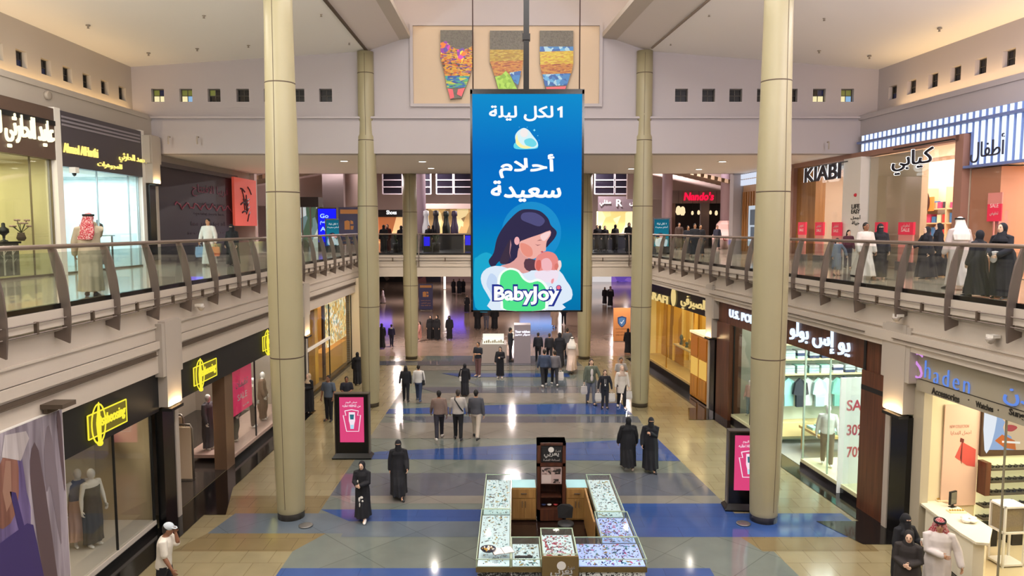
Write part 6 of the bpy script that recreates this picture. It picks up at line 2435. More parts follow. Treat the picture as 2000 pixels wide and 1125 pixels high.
b.build('black_tray', [M_blackm], None, 'slim black tray on the near left kiosk glass beside the logo board', 'tray')

# ================================================================== SMALL FAR KIOSK
G_FLOOR = 0.016
p = at_z(968, 708, 0)
t = thing('snack_kiosk', (-1.0, p.y, 0.016), 'white lit counter kiosk at the far end under the hanging screen', 'kiosk')
xa, xb = at_y(938, 700, p.y).x, at_y(989, 700, p.y).x
b = MB()
b.box(xa, xb, p.y - 0.3, p.y + 1.2, 0.016, 1.02, 0)
b.build('counter_body', [mat('kiosk_grey', 'A59A94', 0.35)], t)
b = MB()
b.box(xa + 0.1, xb - 0.12, p.y - 0.25, p.y + 0.6, 1.02, 1.5, 0)
b.build('glass_case', [M_caseglass], t)
b = MB()
b.box(xa + 0.12, xb - 0.14, p.y - 0.1, p.y + 0.55, 1.025, 1.06, 0)
b.box(xa + 0.12, xb - 0.14, p.y + 0.5, p.y + 0.55, 1.06, 1.48, 0)
b.box(xa + 0.12, xb - 0.14, p.y, p.y + 0.5, 1.26, 1.28, 0)
b.build('lit_shelf', [glow('kiosk_lit', 'FFF8E8', 1.2)], t)
b = MB()
for k in range(10):
    b.box(xa + 0.2 + k * 0.11, xa + 0.27 + k * 0.11, p.y, p.y + 0.2, 1.06, 1.06 + 0.06 + 0.04 * (k % 3), 0)
b.build('snacks', [mat('snack_brown', '8A7A5A', 0.6)], t, kind='stuff')
xc, xd = at_y(1004, 700, p.y).x, at_y(1036, 700, p.y).x
t = thing('sign_pillar', ((xc + xd) / 2, p.y, G_FLOOR), 'grey pillar with glowing white lettering beside the small white kiosk', 'sign')
b = MB()
b.box(xc, xd, p.y - 0.35, p.y + 0.5, 0.016, 2.08, 0)
b.build('pillar_body', [mat('pillar_grey', '8F868E', 0.4)], t)
b = MB()
for k, tx in enumerate(('Your wishes', 'سوار مميز')):
    text_into(b, tx, Vector(((xc + xd) / 2, p.y - 0.36, 1.72 - 0.16 * k)), FR, UP, (xd - xc) * 0.9, 0.13, 0.01, 0.02)
b.build('lettering', [glow('pillar_letters', 'F2EEFF', 2.2)], t)

# ================================================================== HALL BEYOND THE BRIDGE: UPPER FLOOR
YH = 72.0
def hx(u, y=YH):
    return (u - 1000) / F * y
def hz(v, y=YH):
    return at_y(1000, v, y).z


M_mull = mat('mullion_white', 'C4B8C0', 0.4)
M_night = mat('night_glass', '14121C', 0.15)
for (ua, ub) in ((750, 788), (830, 843), (854, 886), (888, 921), (1160, 1198), (1199, 1240), (935, 985), (1010, 1060), (1080, 1130)):
    _wn[0] += 1
    b = MB()
    xa, xb, za, zc = hx(ua), hx(ub), hz(379), hz(338)
    for k in range(4):
        z = za + (zc - za) * k / 3
        b.box(xa, xb, YH - 0.16, YH - 0.05, z - 0.05, z + 0.05, 0)
    b.box(xa - 0.06, xa + 0.06, YH - 0.16, YH - 0.05, za, zc, 0)
    b.box(xb - 0.06, xb + 0.06, YH - 0.16, YH - 0.05, za, zc, 0)
    w = S(b, 'window_%d' % _wn[0], [M_mull])
    b = MB()
    b.box(xa, xb, YH - 0.09, YH - 0.03, za, zc, 0)
    b.build('pane', [M_night], w)


def far_shop(ua, ub, vt, vb, vs, label, inner, band_m, sign=None, sm=None):
    """deep lit shop in the far upper wall: sign band, back wall, side walls"""
    xa, xb = hx(ua), hx(ub)
    t = thing('far_shop', ((xa + xb) / 2, YH - 0.3, H), label, 'shop')
    b = MB()
    b.box(xa, xb, YH - 0.5, YH - 0.1, hz(vs), hz(vt), 0)
    b.build('sign_band', [band_m], t)
    b = MB()
    b.box(xa, xb, YH - 0.12, YH - 0.05, H, hz(vs), 0)
    b.box(xa - 0.1, xa, YH - 0.5, YH - 0.05, H, hz(vs), 0)
    b.box(xb, xb + 0.1, YH - 0.5, YH - 0.05, H, hz(vs), 0)
    b.build('lit_interior', [inner], t)
    if sign:
        b = MB()
        for tx, u, w_, h_ in sign:
            text_into(b, tx, Vector((hx(u, YH - 0.5), YH - 0.52, (hz(vs) + hz(vt)) / 2 + 0.1)), FR, UP, w_, h_, 0.05, 0.02)
        b.build('lettering', [sm], t)


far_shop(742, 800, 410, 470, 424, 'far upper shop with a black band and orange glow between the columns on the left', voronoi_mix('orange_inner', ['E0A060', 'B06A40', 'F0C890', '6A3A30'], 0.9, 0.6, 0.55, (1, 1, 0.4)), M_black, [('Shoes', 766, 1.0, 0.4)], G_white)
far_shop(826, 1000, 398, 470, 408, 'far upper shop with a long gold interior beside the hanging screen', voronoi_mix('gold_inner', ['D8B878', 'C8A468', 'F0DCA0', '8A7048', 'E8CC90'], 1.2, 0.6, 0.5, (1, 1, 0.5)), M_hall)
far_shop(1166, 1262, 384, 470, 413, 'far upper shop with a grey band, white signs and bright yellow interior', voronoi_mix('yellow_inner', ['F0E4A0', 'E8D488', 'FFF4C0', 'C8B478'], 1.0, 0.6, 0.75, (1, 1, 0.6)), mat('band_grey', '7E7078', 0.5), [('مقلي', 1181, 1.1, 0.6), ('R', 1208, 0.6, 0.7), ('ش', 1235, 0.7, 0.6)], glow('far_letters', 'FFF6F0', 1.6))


def slatted_ceiling(pts, n, name_i):
    b = MB()
    b.quad(*pts, 0)
    A_, B2, C_, D_ = [Vector(p) for p in pts]
    for k in range(n):
        f = (k + 0.15) / n
        g = (k + 0.6) / n
        a, bq, c, d = A_.lerp(B2, f), A_.lerp(B2, g), D_.lerp(C_, g), D_.lerp(C_, f)
        b.prism([a, bq, c, d], (0, 0, -0.25), 1)
    S(b, 'ceiling_slats_%d' % name_i, [mat('slat_gap', '5E4C3E', 0.8), mat('slat_tan', 'B49A80', 0.6)])


slatted_ceiling([(-22, 45, 9.2), (-11.8, 45, 11.2), (-11.8, 58, 12.4), (-22, 58, 10.6)], 22, 1)
slatted_ceiling([(8.5, 48, 11.7), (19.5, 48, 9.2), (19.5, 60, 10.4), (8.5, 60, 12.9)], 24, 2)
b = MB()
b.box(-24, -11.9, 59.5, 60, 9.0, 16, 0)
b.box(-15.2, -13.5, 58.2, 58.8, H, 16, 1)
b.box(9.6, 26, 60.5, 61, 9.6, 16, 0)
S(b, 'wall_hall_side', [M_hall, mat('pier_grey', 'A89898', 0.6)])
for x_, y_, r_, lab in ((hx(822, 56), 56, 0.42, 'mauve hall column beyond the bridge between the left columns'), (hx(1144, 56), 56, 0.36, 'mauve hall column beyond the bridge close to the hanging screen\'s right edge'),
                        (hx(1301, 52), 52, 0.36, 'mauve hall column beyond the teal totem')):
    b = MB(shifted((x_, y_, H)))
    b.lathe([(r_, 0), (r_, 10.2)], n=24)
    b.build('column', [mat('purple_lit_column', 'B9A2B0', 0.5)], None, lab, 'column')
# restaurant with red letters
YN = 56.0
nx = lambda u: (u - 1000) / F * YN
nz = lambda v: at_y(1000, v, YN).z
t = thing('restaurant', ((nx(1310) + nx(1450)) / 2, YN, H), "grey restaurant front with red letters on the far upper floor", 'restaurant')
b = MB()
b.box(nx(1305), nx(1450), YN, YN + 0.4, nz(397), nz(372), 0)
b.box(nx(1305), nx(1318), YN + 0.1, YN + 0.5, H, nz(397), 1)
b.box(nx(1368), nx(1384), YN + 0.1, YN + 0.5, H, nz(397), 0)
b.box(nx(1438), nx(1450), YN, YN + 0.4, H, nz(397), 0)
b.build('facade', [mat('facade_grey', '8A7A78', 0.5), mat('facade_brown', '6E5148', 0.5)], t)
b = MB()
b.box(nx(1305), nx(1450), YN + 2.5, YN + 2.6, H, nz(390), 0)
b.build('dark_interior', [mat('interior_dark', '251A1A', 0.6)], t)
b = MB()
text_into(b, "Nando's", Vector(((nx(1333) + nx(1391)) / 2, YN - 0.02, (nz(391) + nz(376)) / 2)), FR, UP, nx(1391) - nx(1333), nz(375) - nz(391), 0.08, 0.03, 0, 0.15)
b.build('lettering', [glow('red_neon', 'F0143C', 1.6)], t)
b = MB()
text_into(b, 'ناندوز', Vector(((nx(1405) + nx(1436)) / 2, YN - 0.02, (nz(391) + nz(375)) / 2)), FR, UP, nx(1436) - nx(1405), nz(374) - nz(392), 0.08, 0.02, 0)
b.build('arabic_lettering', [glow('red_neon', 'F0143C', 1.6)], t)
for u, v, r, lab in ((1321, 411, .22, 'large pale hanging lamp at the restaurant entrance, first from the teal totem'), (1329, 412, .22, 'large pale hanging lamp at the restaurant entrance, second from the teal totem'), (1348, 416, .10, 'small hanging lamp in the left restaurant opening, nearer the large lamps'), (1360, 415, .11, 'small hanging lamp in the left restaurant opening, nearer the middle pier'),
                  (1383, 415, .10, 'small hanging lamp beside the middle restaurant pier'), (1394, 416, .12, 'small hanging lamp between the middle restaurant pier and the planter column'), (1428, 411, .16, 'amber hanging lamp right of the planter column')):
    t = thing('hanging_lamp', (nx(u), YN - 0.4, nz(v)), lab, 'lamp')
    b = MB(shifted((nx(u), YN - 0.4, nz(v))))
    b.lathe([(r * .5, -r * 1.6), (r, -r * .6), (r * .8, r * .9), (r * .3, r * 1.5)], n=14)
    b.build('lamp_shade', [glow('lamp_shade', 'FFE0B0', 1.1)], t)
    b = MB(shifted((nx(u), YN - 0.4, nz(v))))
    b.tube([(0, 0, r * 1.4), (0, 0, 10.0 - nz(v))], 0.012, 5, 0)
    b.build('cord', [M_blackm], t)
# column with flared planter
x_ = (1415 - 1000) / F * 50
t = thing('planter_column', (x_, 50, H), 'pinkish column with a flared planter base in front of the restaurant', 'column')
b = MB(shifted((x_, 50, H)))
b.lathe([(0.36, 1.9), (0.36, 10.2)], n=24)
b.build('shaft', [mat('purple_lit_column', 'B9A2B0', 0.5)], t)  # purple light of the hall is put into the shaft colour
b = MB(shifted((x_, 50, H)))
b.lathe([(0.86, 0), (0.90, 0.9), (0.72, 1.2), (0.66, 1.35), (0.62, 1.7), (0.40, 1.95)], n=8, smooth=False)
b.build('planter', [mat('planter_pink', 'D8B2A8', 0.5)], t)
b = MB()
text_into(b, 'C', Vector((x_ - 0.25, 50 - 0.86, H + 0.72)), FR, UP, 0.28, 0.34, 0.02, 0.03)
b.build('lettering', [mat('planter_red', 'A8403A', 0.5)], t)
# storefront glow and blue screen left of the navy sign
YL = 52.0
t = thing('glass_shop', ((583 - 1000) / F * YL, YL, H), 'green and white lit glass shop on the far upper floor next to the blue screen', 'shop')
xa, xb = (560 - 1000) / F * YL, (624 - 1000) / F * YL
b = MB()
b.box(xa, xb, YL + 1.2, YL + 1.3, H, 8.9, 0)
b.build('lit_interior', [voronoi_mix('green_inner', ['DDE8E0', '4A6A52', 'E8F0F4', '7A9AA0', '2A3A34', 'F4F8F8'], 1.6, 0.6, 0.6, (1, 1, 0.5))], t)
b = MB()
b.box(xa, xb, YL, YL + 1.3, 8.7, 9.4, 0)
b.build('sign_band', [mat('band_dark', '3E3836', 0.5)], t)
b = MB()
for k in range(5):
    x_ = xa + (xb - xa) * k / 4
    b.box(x_ - 0.04, x_ + 0.04, YL, YL + 0.08, H, 8.7, 0)
b.build('frame', [M_steel], t)
b = MB()
b.box(xa, xb, YL + 0.03, YL + 0.05, H, 8.7, 0)
b.build('glass_panel', [M_shopglass], t)
p0, p1 = at_y(621, 473, 47), at_y(657, 406, 47)
t = thing('blue_screen', ((p0.x + p1.x) / 2, 47, H), 'bright blue screen on the far upper floor behind the teal totem', 'screen')
b = MB()
b.box(p0.x, p1.x, 47, 47.2, H, p1.z, 0)
b.build('case', [M_black], t)
b = MB()
b.box(p0.x + 0.05, p1.x - 0.03, 46.985, 47.0, p0.z, p1.z - 0.06, 0)
b.build('display', [glow('pure_blue', '1418F0', 1.3)], t)
b = MB()
for k in range(3):
    text_into(b, ('Go', 'خصم', 'All')[k], Vector((p0.x + 0.45, 46.98, p0.z + 1.7 - 0.42 * k)), FR, UP, 0.55, 0.28, 0.004, 0.02)
b.build('lettering', [glow('blue_pale', 'A8D0FF', 1.2)], t)
# planters, benches and small blue lit counter on the dark bridge floor
for u, v, yy, lab in ((775, 449, 43.5, 'leafy potted plant on the bridge between the left columns'), (852, 449, 45.0, 'leafy potted plant on the bridge left of the hanging screen')):
    x_ = (u - 1000) / F * yy
    t = thing('potted_plant', (x_, yy, H), lab, 'plant')
    b = MB(shifted((x_, yy, H)))
    b.lathe([(0.2, 0), (0.26, 0.5), (0.24, 0.52), (0.2, 0.48)], n=14)
    b.build('pot', [M_blackm], t)
    b = MB(shifted((x_, yy, H)))
    rnd = random.Random(u)
    for k in range(26):
        a = rnd.random() * 6.28
        l = rnd.uniform(.3, .6)
        tip = Vector((l * .6 * math.cos(a), l * .6 * math.sin(a), .55 + l))
        m_ = Vector((l * .35 * math.cos(a), l * .35 * math.sin(a), .55 + l * .8))
        sd = Vector((-math.sin(a), math.cos(a), 0)) * 0.06
        b.add([Vector((0, 0, .5)), m_ + sd, tip, m_ - sd], [(0, 1, 2, 3)], 0)
    b.build('foliage', [mat('leaf_green', '2E4A2C', 0.6)], t)
for u0_, u1_, yy, hgt, lab, cm in ((824, 905, 50, 1.0, 'long dark seating counter on the bridge left of the hanging screen', '1E1C26'), (748, 788, 50, 1.0, 'dark seating counter on the bridge between the left columns', '181A22'), (1158, 1236, 50, 0.9, 'dark seating counter on the bridge right of the hanging screen', '242636')):
    b = MB()
    xa, xb = (u0_ - 1000) / F * yy, (u1_ - 1000) / F * yy
    b.box(xa, xb, yy, yy + 0.7, H, H + hgt, 0)
    b.box(xa - 0.05, xb + 0.05, yy - 0.05, yy + 0.75, H + hgt, H + hgt + 0.05, 0)
    b.build('seating_counter', [mat('counter_' + cm, cm, 0.4)], None, lab, 'counter')
for u, yy, w_, h_, lab in ((834, 44, 0.42, 0.95, 'small glowing blue display on the bridge left of the hanging screen'), (914, 46, 0.4, 1.0, 'small glowing violet display at the hanging screen\'s left edge')):
    x_ = (u - 1000) / F * yy
    t = thing('glowing_display', (x_, yy, H), lab, 'screen')
    b = MB()
    b.box(x_ - w_ / 2, x_ + w_ / 2, yy, yy + 0.3, H, H + h_, 0)
    b.build('case', [M_black], t)
    b = MB()
    b.box(x_ - w_ / 2 + 0.03, x_ + w_ / 2 - 0.03, yy - 0.012, yy, H + 0.35, H + h_ - 0.04, 0)
    b.build('display', [glow('deep_blue', '2018E0', 1.2)], t)
for k, (u, yy, c1, lab) in enumerate(((833, 54, 'DCE2E6', 'pale banner pillar at the far upper shops left of the hanging screen'), (852, 54, '2A2A30', 'dark bottle shaped banner pillar with a white cap by the gold far shop'), (872, 56, '24302A', 'slim dark green banner pillar by the gold far shop'), (888, 55, '4A3E5A', 'violet banner pillar by the gold far shop'))):
    x_ = (u - 1000) / F * yy
    b = MB(shifted((x_, yy, H)))
    b.lathe([(0.3, 0), (0.3, 1.5), (0.2, 1.9), (0.16, 2.3), (0.22, 2.4), (0.2, 2.7), (0.05, 2.75)], n=14)
    b.build('banner_pillar', [mat('pillar_' + c1, c1, 0.5)], None, lab, 'pillar')

# ================================================================== HALL BEYOND THE BRIDGE: GROUND FLOOR
b = MB()
for (ua, ub, mi) in ((730, 800, 0), (800, 860, 1), (1055, 1150, 1), (1150, 1195, 2), (1195, 1265, 3), (870, 1000, 4)):
    b.box(hx(ua, 96), hx(ub, 96), 96.2, 96.5, 0.0, 3.6, mi)
    b.box(hx(ua, 96), hx(ub, 96), 96.1, 96.5, 3.6, 4.55, 5)
S(b, 'wall_far_shops', [voronoi_mix('far_dark', ['1A1618', '3A2A2C', '121014', '6A5A50'], 0.8, 0.6), voronoi_mix('far_maroon', ['5A2A3A', '2A2440', '7A4A4A', '1E1A2A'], 0.7, 0.6, 0.1),
                        glow('far_white', 'F0E8E8', 0.8), voronoi_mix('far_violet', ['6A50C0', '8A6AD0', 'B0906A', '4A3A8A'], 0.7, 0.6, 0.5), mat('far_rose', 'B49A9C', 0.5), mat('band_dark', '3E3836', 0.5)])
for x_, y_, w_, lab in ((-13.4, 74, 2.0, 'violet light sign hung in the ground floor hall beyond the left column'), (-5.6, 74, 2.2, 'violet light sign hung in the ground floor hall behind the three women in black'), (2.6, 74, 3.6, 'blue light sign hung in the ground floor hall under the hanging screen'), (12.2, 66, 1.6, 'violet light sign hung in the ground floor hall beside the orange sign')):
    t = thing('light_sign', (x_, y_, 2.35), lab, 'illuminated sign')
    b = MB()
    b.box(x_ - w_ / 2 - 0.05, x_ + w_ / 2 + 0.05, y_, y_ + 0.2, 2.35, 3.35, 0)
    for q in (-1, 1):
        b.tube([(x_ + q * w_ * .4, y_ + 0.1, 3.3), (x_ + q * w_ * .4, y_ + 0.1, 4.56)], 0.02, 6, 0)
    b.build('case', [M_blackm], t)
    b = MB()
    b.box(x_ - w_ / 2, x_ + w_ / 2, y_ - 0.02, y_, 2.4, 3.3, 0)
    b.build('lit_panel', [glow('violet_light' if 'violet' in lab else 'blue_light', '6A4CFF' if 'violet' in lab else '5AA8FF', 3.2)], t)
b = MB()
b.box(hx(868, 84) - 0.12, hx(868, 84) + 0.12, 84, 84.2, 0.05, 4.5, 0)
b.build('light_strip', [glow('strip_white', 'FFF0E0', 2.0)], None, 'tall white light strip on the far ground floor hall beside the navy sign', 'light')

# ================================================================== PEOPLE
SKIN = {'l': 'D9A98A', 'm': 'B98A68', 'd': '8A5E44', 'w': 'F0ECE6', 'p': 'E2BBA0'}


def cloth(c):
    return mat('cloth_' + c, c, 0.85, noise=0.10, nscale=9)


def rot_x(p, a, piv):
    """tilt forward by a about a pivot"""
    y, z = p[1] - piv[1], p[2] - piv[2]
    return Vector((p[0], piv[1] + y * math.cos(a) + z * math.sin(a), piv[2] + z * math.cos(a) - y * math.sin(a)))


def remeshed(mb, voxel, smooth=3):
    me = bpy.data.meshes.new('raw')
    me.from_pydata(mb.v, [], mb.f)
    bm = bmesh.new()
    bm.from_mesh(me)
    bmesh.ops.recalc_face_normals(bm, faces=bm.faces)
    bm.to_mesh(me)
    bm.free()
    o = bpy.data.objects.new('raw', me)
    r = o.modifiers.new('r', 'REMESH')
    r.mode = 'VOXEL'
    r.voxel_size = voxel
    s = o.modifiers.new('s', 'SMOOTH')
    s.iterations = smooth
    s.factor = 0.5
    res = evaluated(o)
    vs = [v.co.copy() for v in res.vertices]
    fs = [tuple(p.vertices) for p in res.polygons]
    bpy.data.objects.remove(o)
    bpy.data.meshes.remove(me)
    bpy.data.meshes.remove(res)
    return vs, fs


class Fig:
    def __init__(self, loc, yaw, h, voxel=0.016):
        self.s = h / 1.72
        self.loc = Vector(loc)
        self.R = Matrix.Rotation(math.radians(yaw), 3, 'Z')
        self.voxel = voxel

    def world(self, p):
        return self.loc + self.R @ (Vector(p) * self.s)


def ring(c, rx, ry, n=20, folds=0, amp=0.0, ph=0.0):
    out = []
    for i in range(n):
        a = 2 * PI * i / n
        k = 1 + (amp * math.cos(folds * a + ph) if folds else 0)
        out.append(Vector((c[0] + rx * k * math.cos(a), c[1] + ry * k * math.sin(a), c[2])))
    return out


def ik(S_, T, l1, l2, pole):
    d = T - S_
    L = min(d.length, (l1 + l2) * 0.995)
    d.normalize()
    T = S_ + d * L
    a = (l1 * l1 - l2 * l2 + L * L) / (2 * L)
    hgt = math.sqrt(max(l1 * l1 - a * a, 0))
    p = Vector(pole)
    p = p - d * p.dot(d)
    p.normalize()
    return S_ + d * a + p * hgt, T


def person(loc, yaw, h, label, name='person', cat='person', skin='m', legs=(0, 0, 0, 0), arms=('down', 'down'), lean=0, head=(0, 0), width=1.0,
           top=None, top_hem=0.90, sleeve='long', bottom=None, bottom_hem=0.10, robe=None, robe_top=1.5, robe_hem=0.07, robe_w=1.0, cover=None, cover_col='121216', hair='1E1814', shoes='1A1A1C', group=None, vox=0.017, egg=False, extra=()):
    F_ = Fig(loc, yaw, h, vox)
    # ---- joints
    J = {}
    rad = math.radians
    hip = {-1: Vector((-.09, 0, .93)), 1: Vector((.09, 0, .93))}
    knee, ank = {}, {}
    for sd, (a, k) in ((-1, (legs[0], legs[1])), (1, (legs[2], legs[3]))):
        a, k = rad(a), rad(k)
        knee[sd] = hip[sd] + Vector((sd * .005, math.sin(a), -math.cos(a))) * .43
        ank[sd] = knee[sd] + Vector((0, math.sin(a - k), -math.cos(a - k))) * .42
    dz = .08 - min(ank[-1].z, ank[1].z)
    D = Vector((0, 0, dz))
    for d in (hip, knee, ank):
        for sd in (-1, 1):
            d[sd] = d[sd] + D
    pel = Vector((0, 0, .96)) + D
    L = rad(lean)
    T = lambda p: rot_x(Vector(p) + D, L, pel)
    w = width
    sh = {sd: T((sd * .18 * w, -.005, 1.405)) for sd in (-1, 1)}
    elb, wri = {}, {}
    for sd, a in ((-1, arms[0]), (1, arms[1])):
        if a == 'down':
            a = (4, 9, 14)
        if len(a) == 4:                       # ('to', x, y, z): wrist target
            tgt = T((a[1], a[2], a[3]))
            elb[sd], wri[sd] = ik(sh[sd], tgt, .285, .25, (sd * .55, -.45, -.8))
        else:                                 # (forward swing, outward, elbow bend)
            f, o, e = rad(a[0]), rad(a[1]), rad(a[2])
            u = Vector((sd * math.sin(o), math.sin(f) * math.cos(o), -math.cos(f) * math.cos(o)))
            elb[sd] = sh[sd] + u * .285
            u2 = Vector((sd * math.sin(o) * .4, math.sin(f + e), -math.cos(f + e))).normalized()
            wri[sd] = elb[sd] + u2 * .25
    neck = T((0, 0, 1.455))
    hy, hp = rad(head[0]), rad(head[1])
    HR = Matrix.Rotation(hy, 3, 'Z') @ Matrix.Rotation(-hp, 3, 'X')
    hc0 = T((0, .015, 1.600))
    piv = T((0, 0, 1.50))
    def HD(p):                                # head space -> figure space
        return piv + HR @ (hc0 - piv + Vector(p))

    t = thing(name, F_.loc, label, cat, group)

    def finish(vs, fs, mi, part, mats, smooth=True):
        b = MB()
        b.v = [F_.world(p) for p in vs]
        b.f = fs
        b.m = mi if isinstance(mi, list) else [mi] * len(fs)
        b.smooth = [smooth] * len(fs)
        return b.build(part, mats, t)

    def limb(b, pts, rr, n=12):
        b.tube(pts, rr, n)
        b.ball(pts[-1], rr[-1], 10, 6)

    def torso(b, g, z0, z1, neckr=True):
        prof = [(.82, .125, .10), (.88, .158, .115), (.95, .165, .118), (1.04, .148, .105), (1.12, .14, .10), (1.22, .155, .11), (1.32, .172, .115), (1.385, .168, .105), (1.43, .12, .085), (1.465, .068, .066)]
        rr = []
        for z, rx, ry in prof:
            if z0 - 1e-6 <= z <= z1 + 1e-6:
                rr.append((z, rx * w + g, ry + g))
        # start exactly at z0
        b.loft([[rot_x(q + D, L, pel) for q in ring((0, -.005, z), rx, ry)] for z, rx, ry in rr])

    # ---- body
    b = MB()
    torso(b, 0.0, .82, 1.47)
    limb(b, [T((0, 0, 1.42)), T((0, .004, 1.48)), T((0, .012, 1.55))], [.062, .055, .055])
    for sd in (-1, 1):
        q_ = .62 if robe else 1.0
        limb(b, [hip[sd], hip[sd].lerp(knee[sd], .5), knee[sd], knee[sd].lerp(ank[sd], .35), ank[sd]], [.088 * q_, .075 * q_, .055 * q_, .057 * q_, .037])
        toe = ank[sd] + Vector((sd * .02, .13, -.045))
        b.tube([ank[sd] + Vector((0, -.03, -.03)), ank[sd] + Vector((sd * .008, .05, -.04)), toe], [.034, .038, .026], 10)
        limb(b, [sh[sd].lerp(T((0, 0, 1.39)), .25), sh[sd], elb[sd], elb[sd].lerp(wri[sd], .3), wri[sd]], [.06, .056, .042, .042, .027])
    b.ball((0, 0, 0), (.072, .09, .108), 18, 12)
    b.ball((0, .018, -.055), (.056, .068, .062), 14, 9)
    if not egg:
        b.tube([(0, .082, .03), (0, .098, -.012), (0, .092, -.02)], [.010, .016, .013], 8)
        for sd in (-1, 1):
            b.ball((sd * .073, -.005, -.005), (.012, .022, .032), 8, 6)
    nh = sum(len(x) for x in ())
    # move the head points into place (they are the last ones added)
    cnt = 18 * 13 + 14 * 10 + (0 if egg else 8 * 3 + 2 * 8 * 7)
    for i in range(len(b.v) - cnt, len(b.v)):
        b.v[i] = HD(b.v[i])
    vs, fs = remeshed(b, vox * .85)
    mi = [0] * len(fs)
    e = MB()
    if not egg:
        for sd in (-1, 1):
            e.ball((sd * .030, .079, .016), (.012, .010, .007), 8, 5, 1)
            e.tube([(sd * .016, .086, .034), (sd * .032, .086, .038), (sd * .048, .074, .033)], .004, 5, 2)
        e.ball((0, .083, -.052), (.022, .008, .007), 8, 5, 3)
        e.v = [HD(p) for p in e.v]
    for sd in (-1, 1):                        # palm, four fingers and a thumb
        d = (wri[sd] - elb[sd]).normalized()
        nrm = Vector((-sd, 0.15, 0))
        nrm = (nrm - d * nrm.dot(d)).normalized()
        lat = d.cross(nrm) * (1 if sd > 0 else -1)
        if lat.y < 0:
            lat = -lat
        def rg(k, hw, ht):
            c = wri[sd] + d * k
            return [c + lat * hw * math.cos(2 * PI * i / 8) + nrm * ht * math.sin(2 * PI * i / 8) for i in range(8)]
        e.loft([rg(-.01, .022, .018), rg(.03, .034, .015), rg(.075, .040, .014), rg(.092, .036, .011)], 0)
        for q, (off, ln) in enumerate(((-.030, .056), (-.010, .070), (.011, .075), (.031, .066))):
            p0 = wri[sd] + d * .086 + lat * off
            p1 = p0 + (d * .9 + nrm * .35).normalized() * ln * .55
            p2 = p1 + (d * .6 + nrm * .8).normalized() * ln * .5
            e.tube([p0, p1, p2], [.0088, .0082, .0062], 6, 0)
        p0 = wri[sd] + d * .025 + lat * .028
        p1 = p0 + (d * .6 + lat * .7 + nrm * .25).normalized() * .036
        p2 = p1 + (d * .85 + lat * .1 + nrm * .4).normalized() * .030
        e.tube([p0, p1, p2], [.0115, .0095, .007], 6, 0)
    n0 = len(vs)
    vs = vs + e.v
    fs = fs + [tuple(i + n0 for i in f) for f in e.f]
    mi = mi + e.m
    sk = mat('skin_' + skin, SKIN[skin], 0.55)
    finish(vs, fs, mi, 'body', [sk, mat('eye_dark', '1A1412', 0.3), mat('brow_' + (hair or 'none'), hair or 'E8E2DA', 0.8), mat('lips', 'A8605A', 0.5)])

    # ---- clothes
    if bottom:
        b = MB()
        torso(b, .016, .82, 1.04)
        for sd in (-1, 1):
            lo = max(bottom_hem, .10)
            f = min(1.0, (.5 - lo) / .42)
            end = knee[sd].lerp(ank[sd], max(f, 0.05))
            limb(b, [hip[sd], hip[sd].lerp(knee[sd], .5), knee[sd], knee[sd].lerp(end, .5), end], [.105, .092, .075, .072, .062])
        vs, fs = remeshed(b, vox)
        finish(vs, fs, 0, 'trousers', [cloth(bottom)])
    if top:
        b = MB()
        g = .028
        prof = [(top_hem, .178, .128), (.98, .174, .124), (1.08, .162, .114)]
        rr = [ring((0, -.005, z), rx * w + g - .014, ry + g - .014) for z, rx, ry in prof if z >= top_hem]
        b.loft([[rot_x(q + D, L, pel) for q in r_] for r_ in rr + [ring((0, -.005, z), rx * w + g, ry + g) for z, rx, ry in ((1.2, .154, .108), (1.32, .170, .113), (1.385, .152, .098), (1.43, .105, .078), (1.462, .058, .056))]])
        for sd in (-1, 1):
            pts = [sh[sd].lerp(T((0, 0, 1.38)), .3), sh[sd], sh[sd].lerp(elb[sd], .55), elb[sd], wri[sd]]
            rr = [.070, .066, .064, .060, .046]
            if sleeve == 'short':
                pts, rr = pts[:2] + [sh[sd].lerp(elb[sd], .45), sh[sd].lerp(elb[sd], .8)], [.078, .078, .074, .072]
            if sleeve == 'none':
                continue
            limb(b, pts, rr)
        vs, fs = remeshed(b, vox)
        finish(vs, fs, 0, 'top', [cloth(top)])
    if robe:
        b = MB()
        cx_, cy_ = (ank[-1].x + ank[1].x) / 2, (ank[-1].y + ank[1].y) / 2
        ex = max(abs(ank[sd].x - cx_) for sd in (-1, 1)) + .13 * robe_w
        ey = max(abs(ank[sd].y - cy_) for sd in (-1, 1)) + .13 * robe_w
        rings = []
        sw = robe_w
        for z, rx, ry, fy, amp in ((robe_hem, ex, ey, 1.0, .10), (.22, ex * .96, ey * .93, .9, .10), (.45, max(.20 * sw, ex * .88), max(.17 * sw, ey * .8), .62, .085), (.70, .205 * sw, max(.165 * sw, ey * .52), .3, .06),
                                   (.90, .205 * sw, .16 * sw, .08, .035), (1.05, .185 * sw, .145 * sw, 0, .02)):
            c = (cx_ * fy, cy_ * fy - .005, z)
            rings.append([q + (D if z > .5 else D * 0.0) for q in ring(c, rx, ry, 40, 9, amp, z * 2 + len(label))])
        for z, rx, ry in ((1.2, .178, .138), (1.32, .192, .138), (1.395, .170, .115), (1.44, .118, .09), (1.468, .07, .068)):
            if z <= robe_top:
                rings.append([rot_x(q + D, L, pel) for q in ring((0, -.005, z), rx * w, ry, 40)])
        b.loft(rings)
        for sd in (-1, 1) if robe_top > 1.45 else ():
            limb(b, [sh[sd].lerp(T((0, 0, 1.38)), .3), sh[sd], elb[sd], wri[sd]], [.075, .070, .076 * (.9 + .1 * sw), .062 * (.6 + .4 * sw)])
        vs, fs = remeshed(b, vox, 2)
        finish(vs, fs, 0, 'robe', [cloth(robe)])
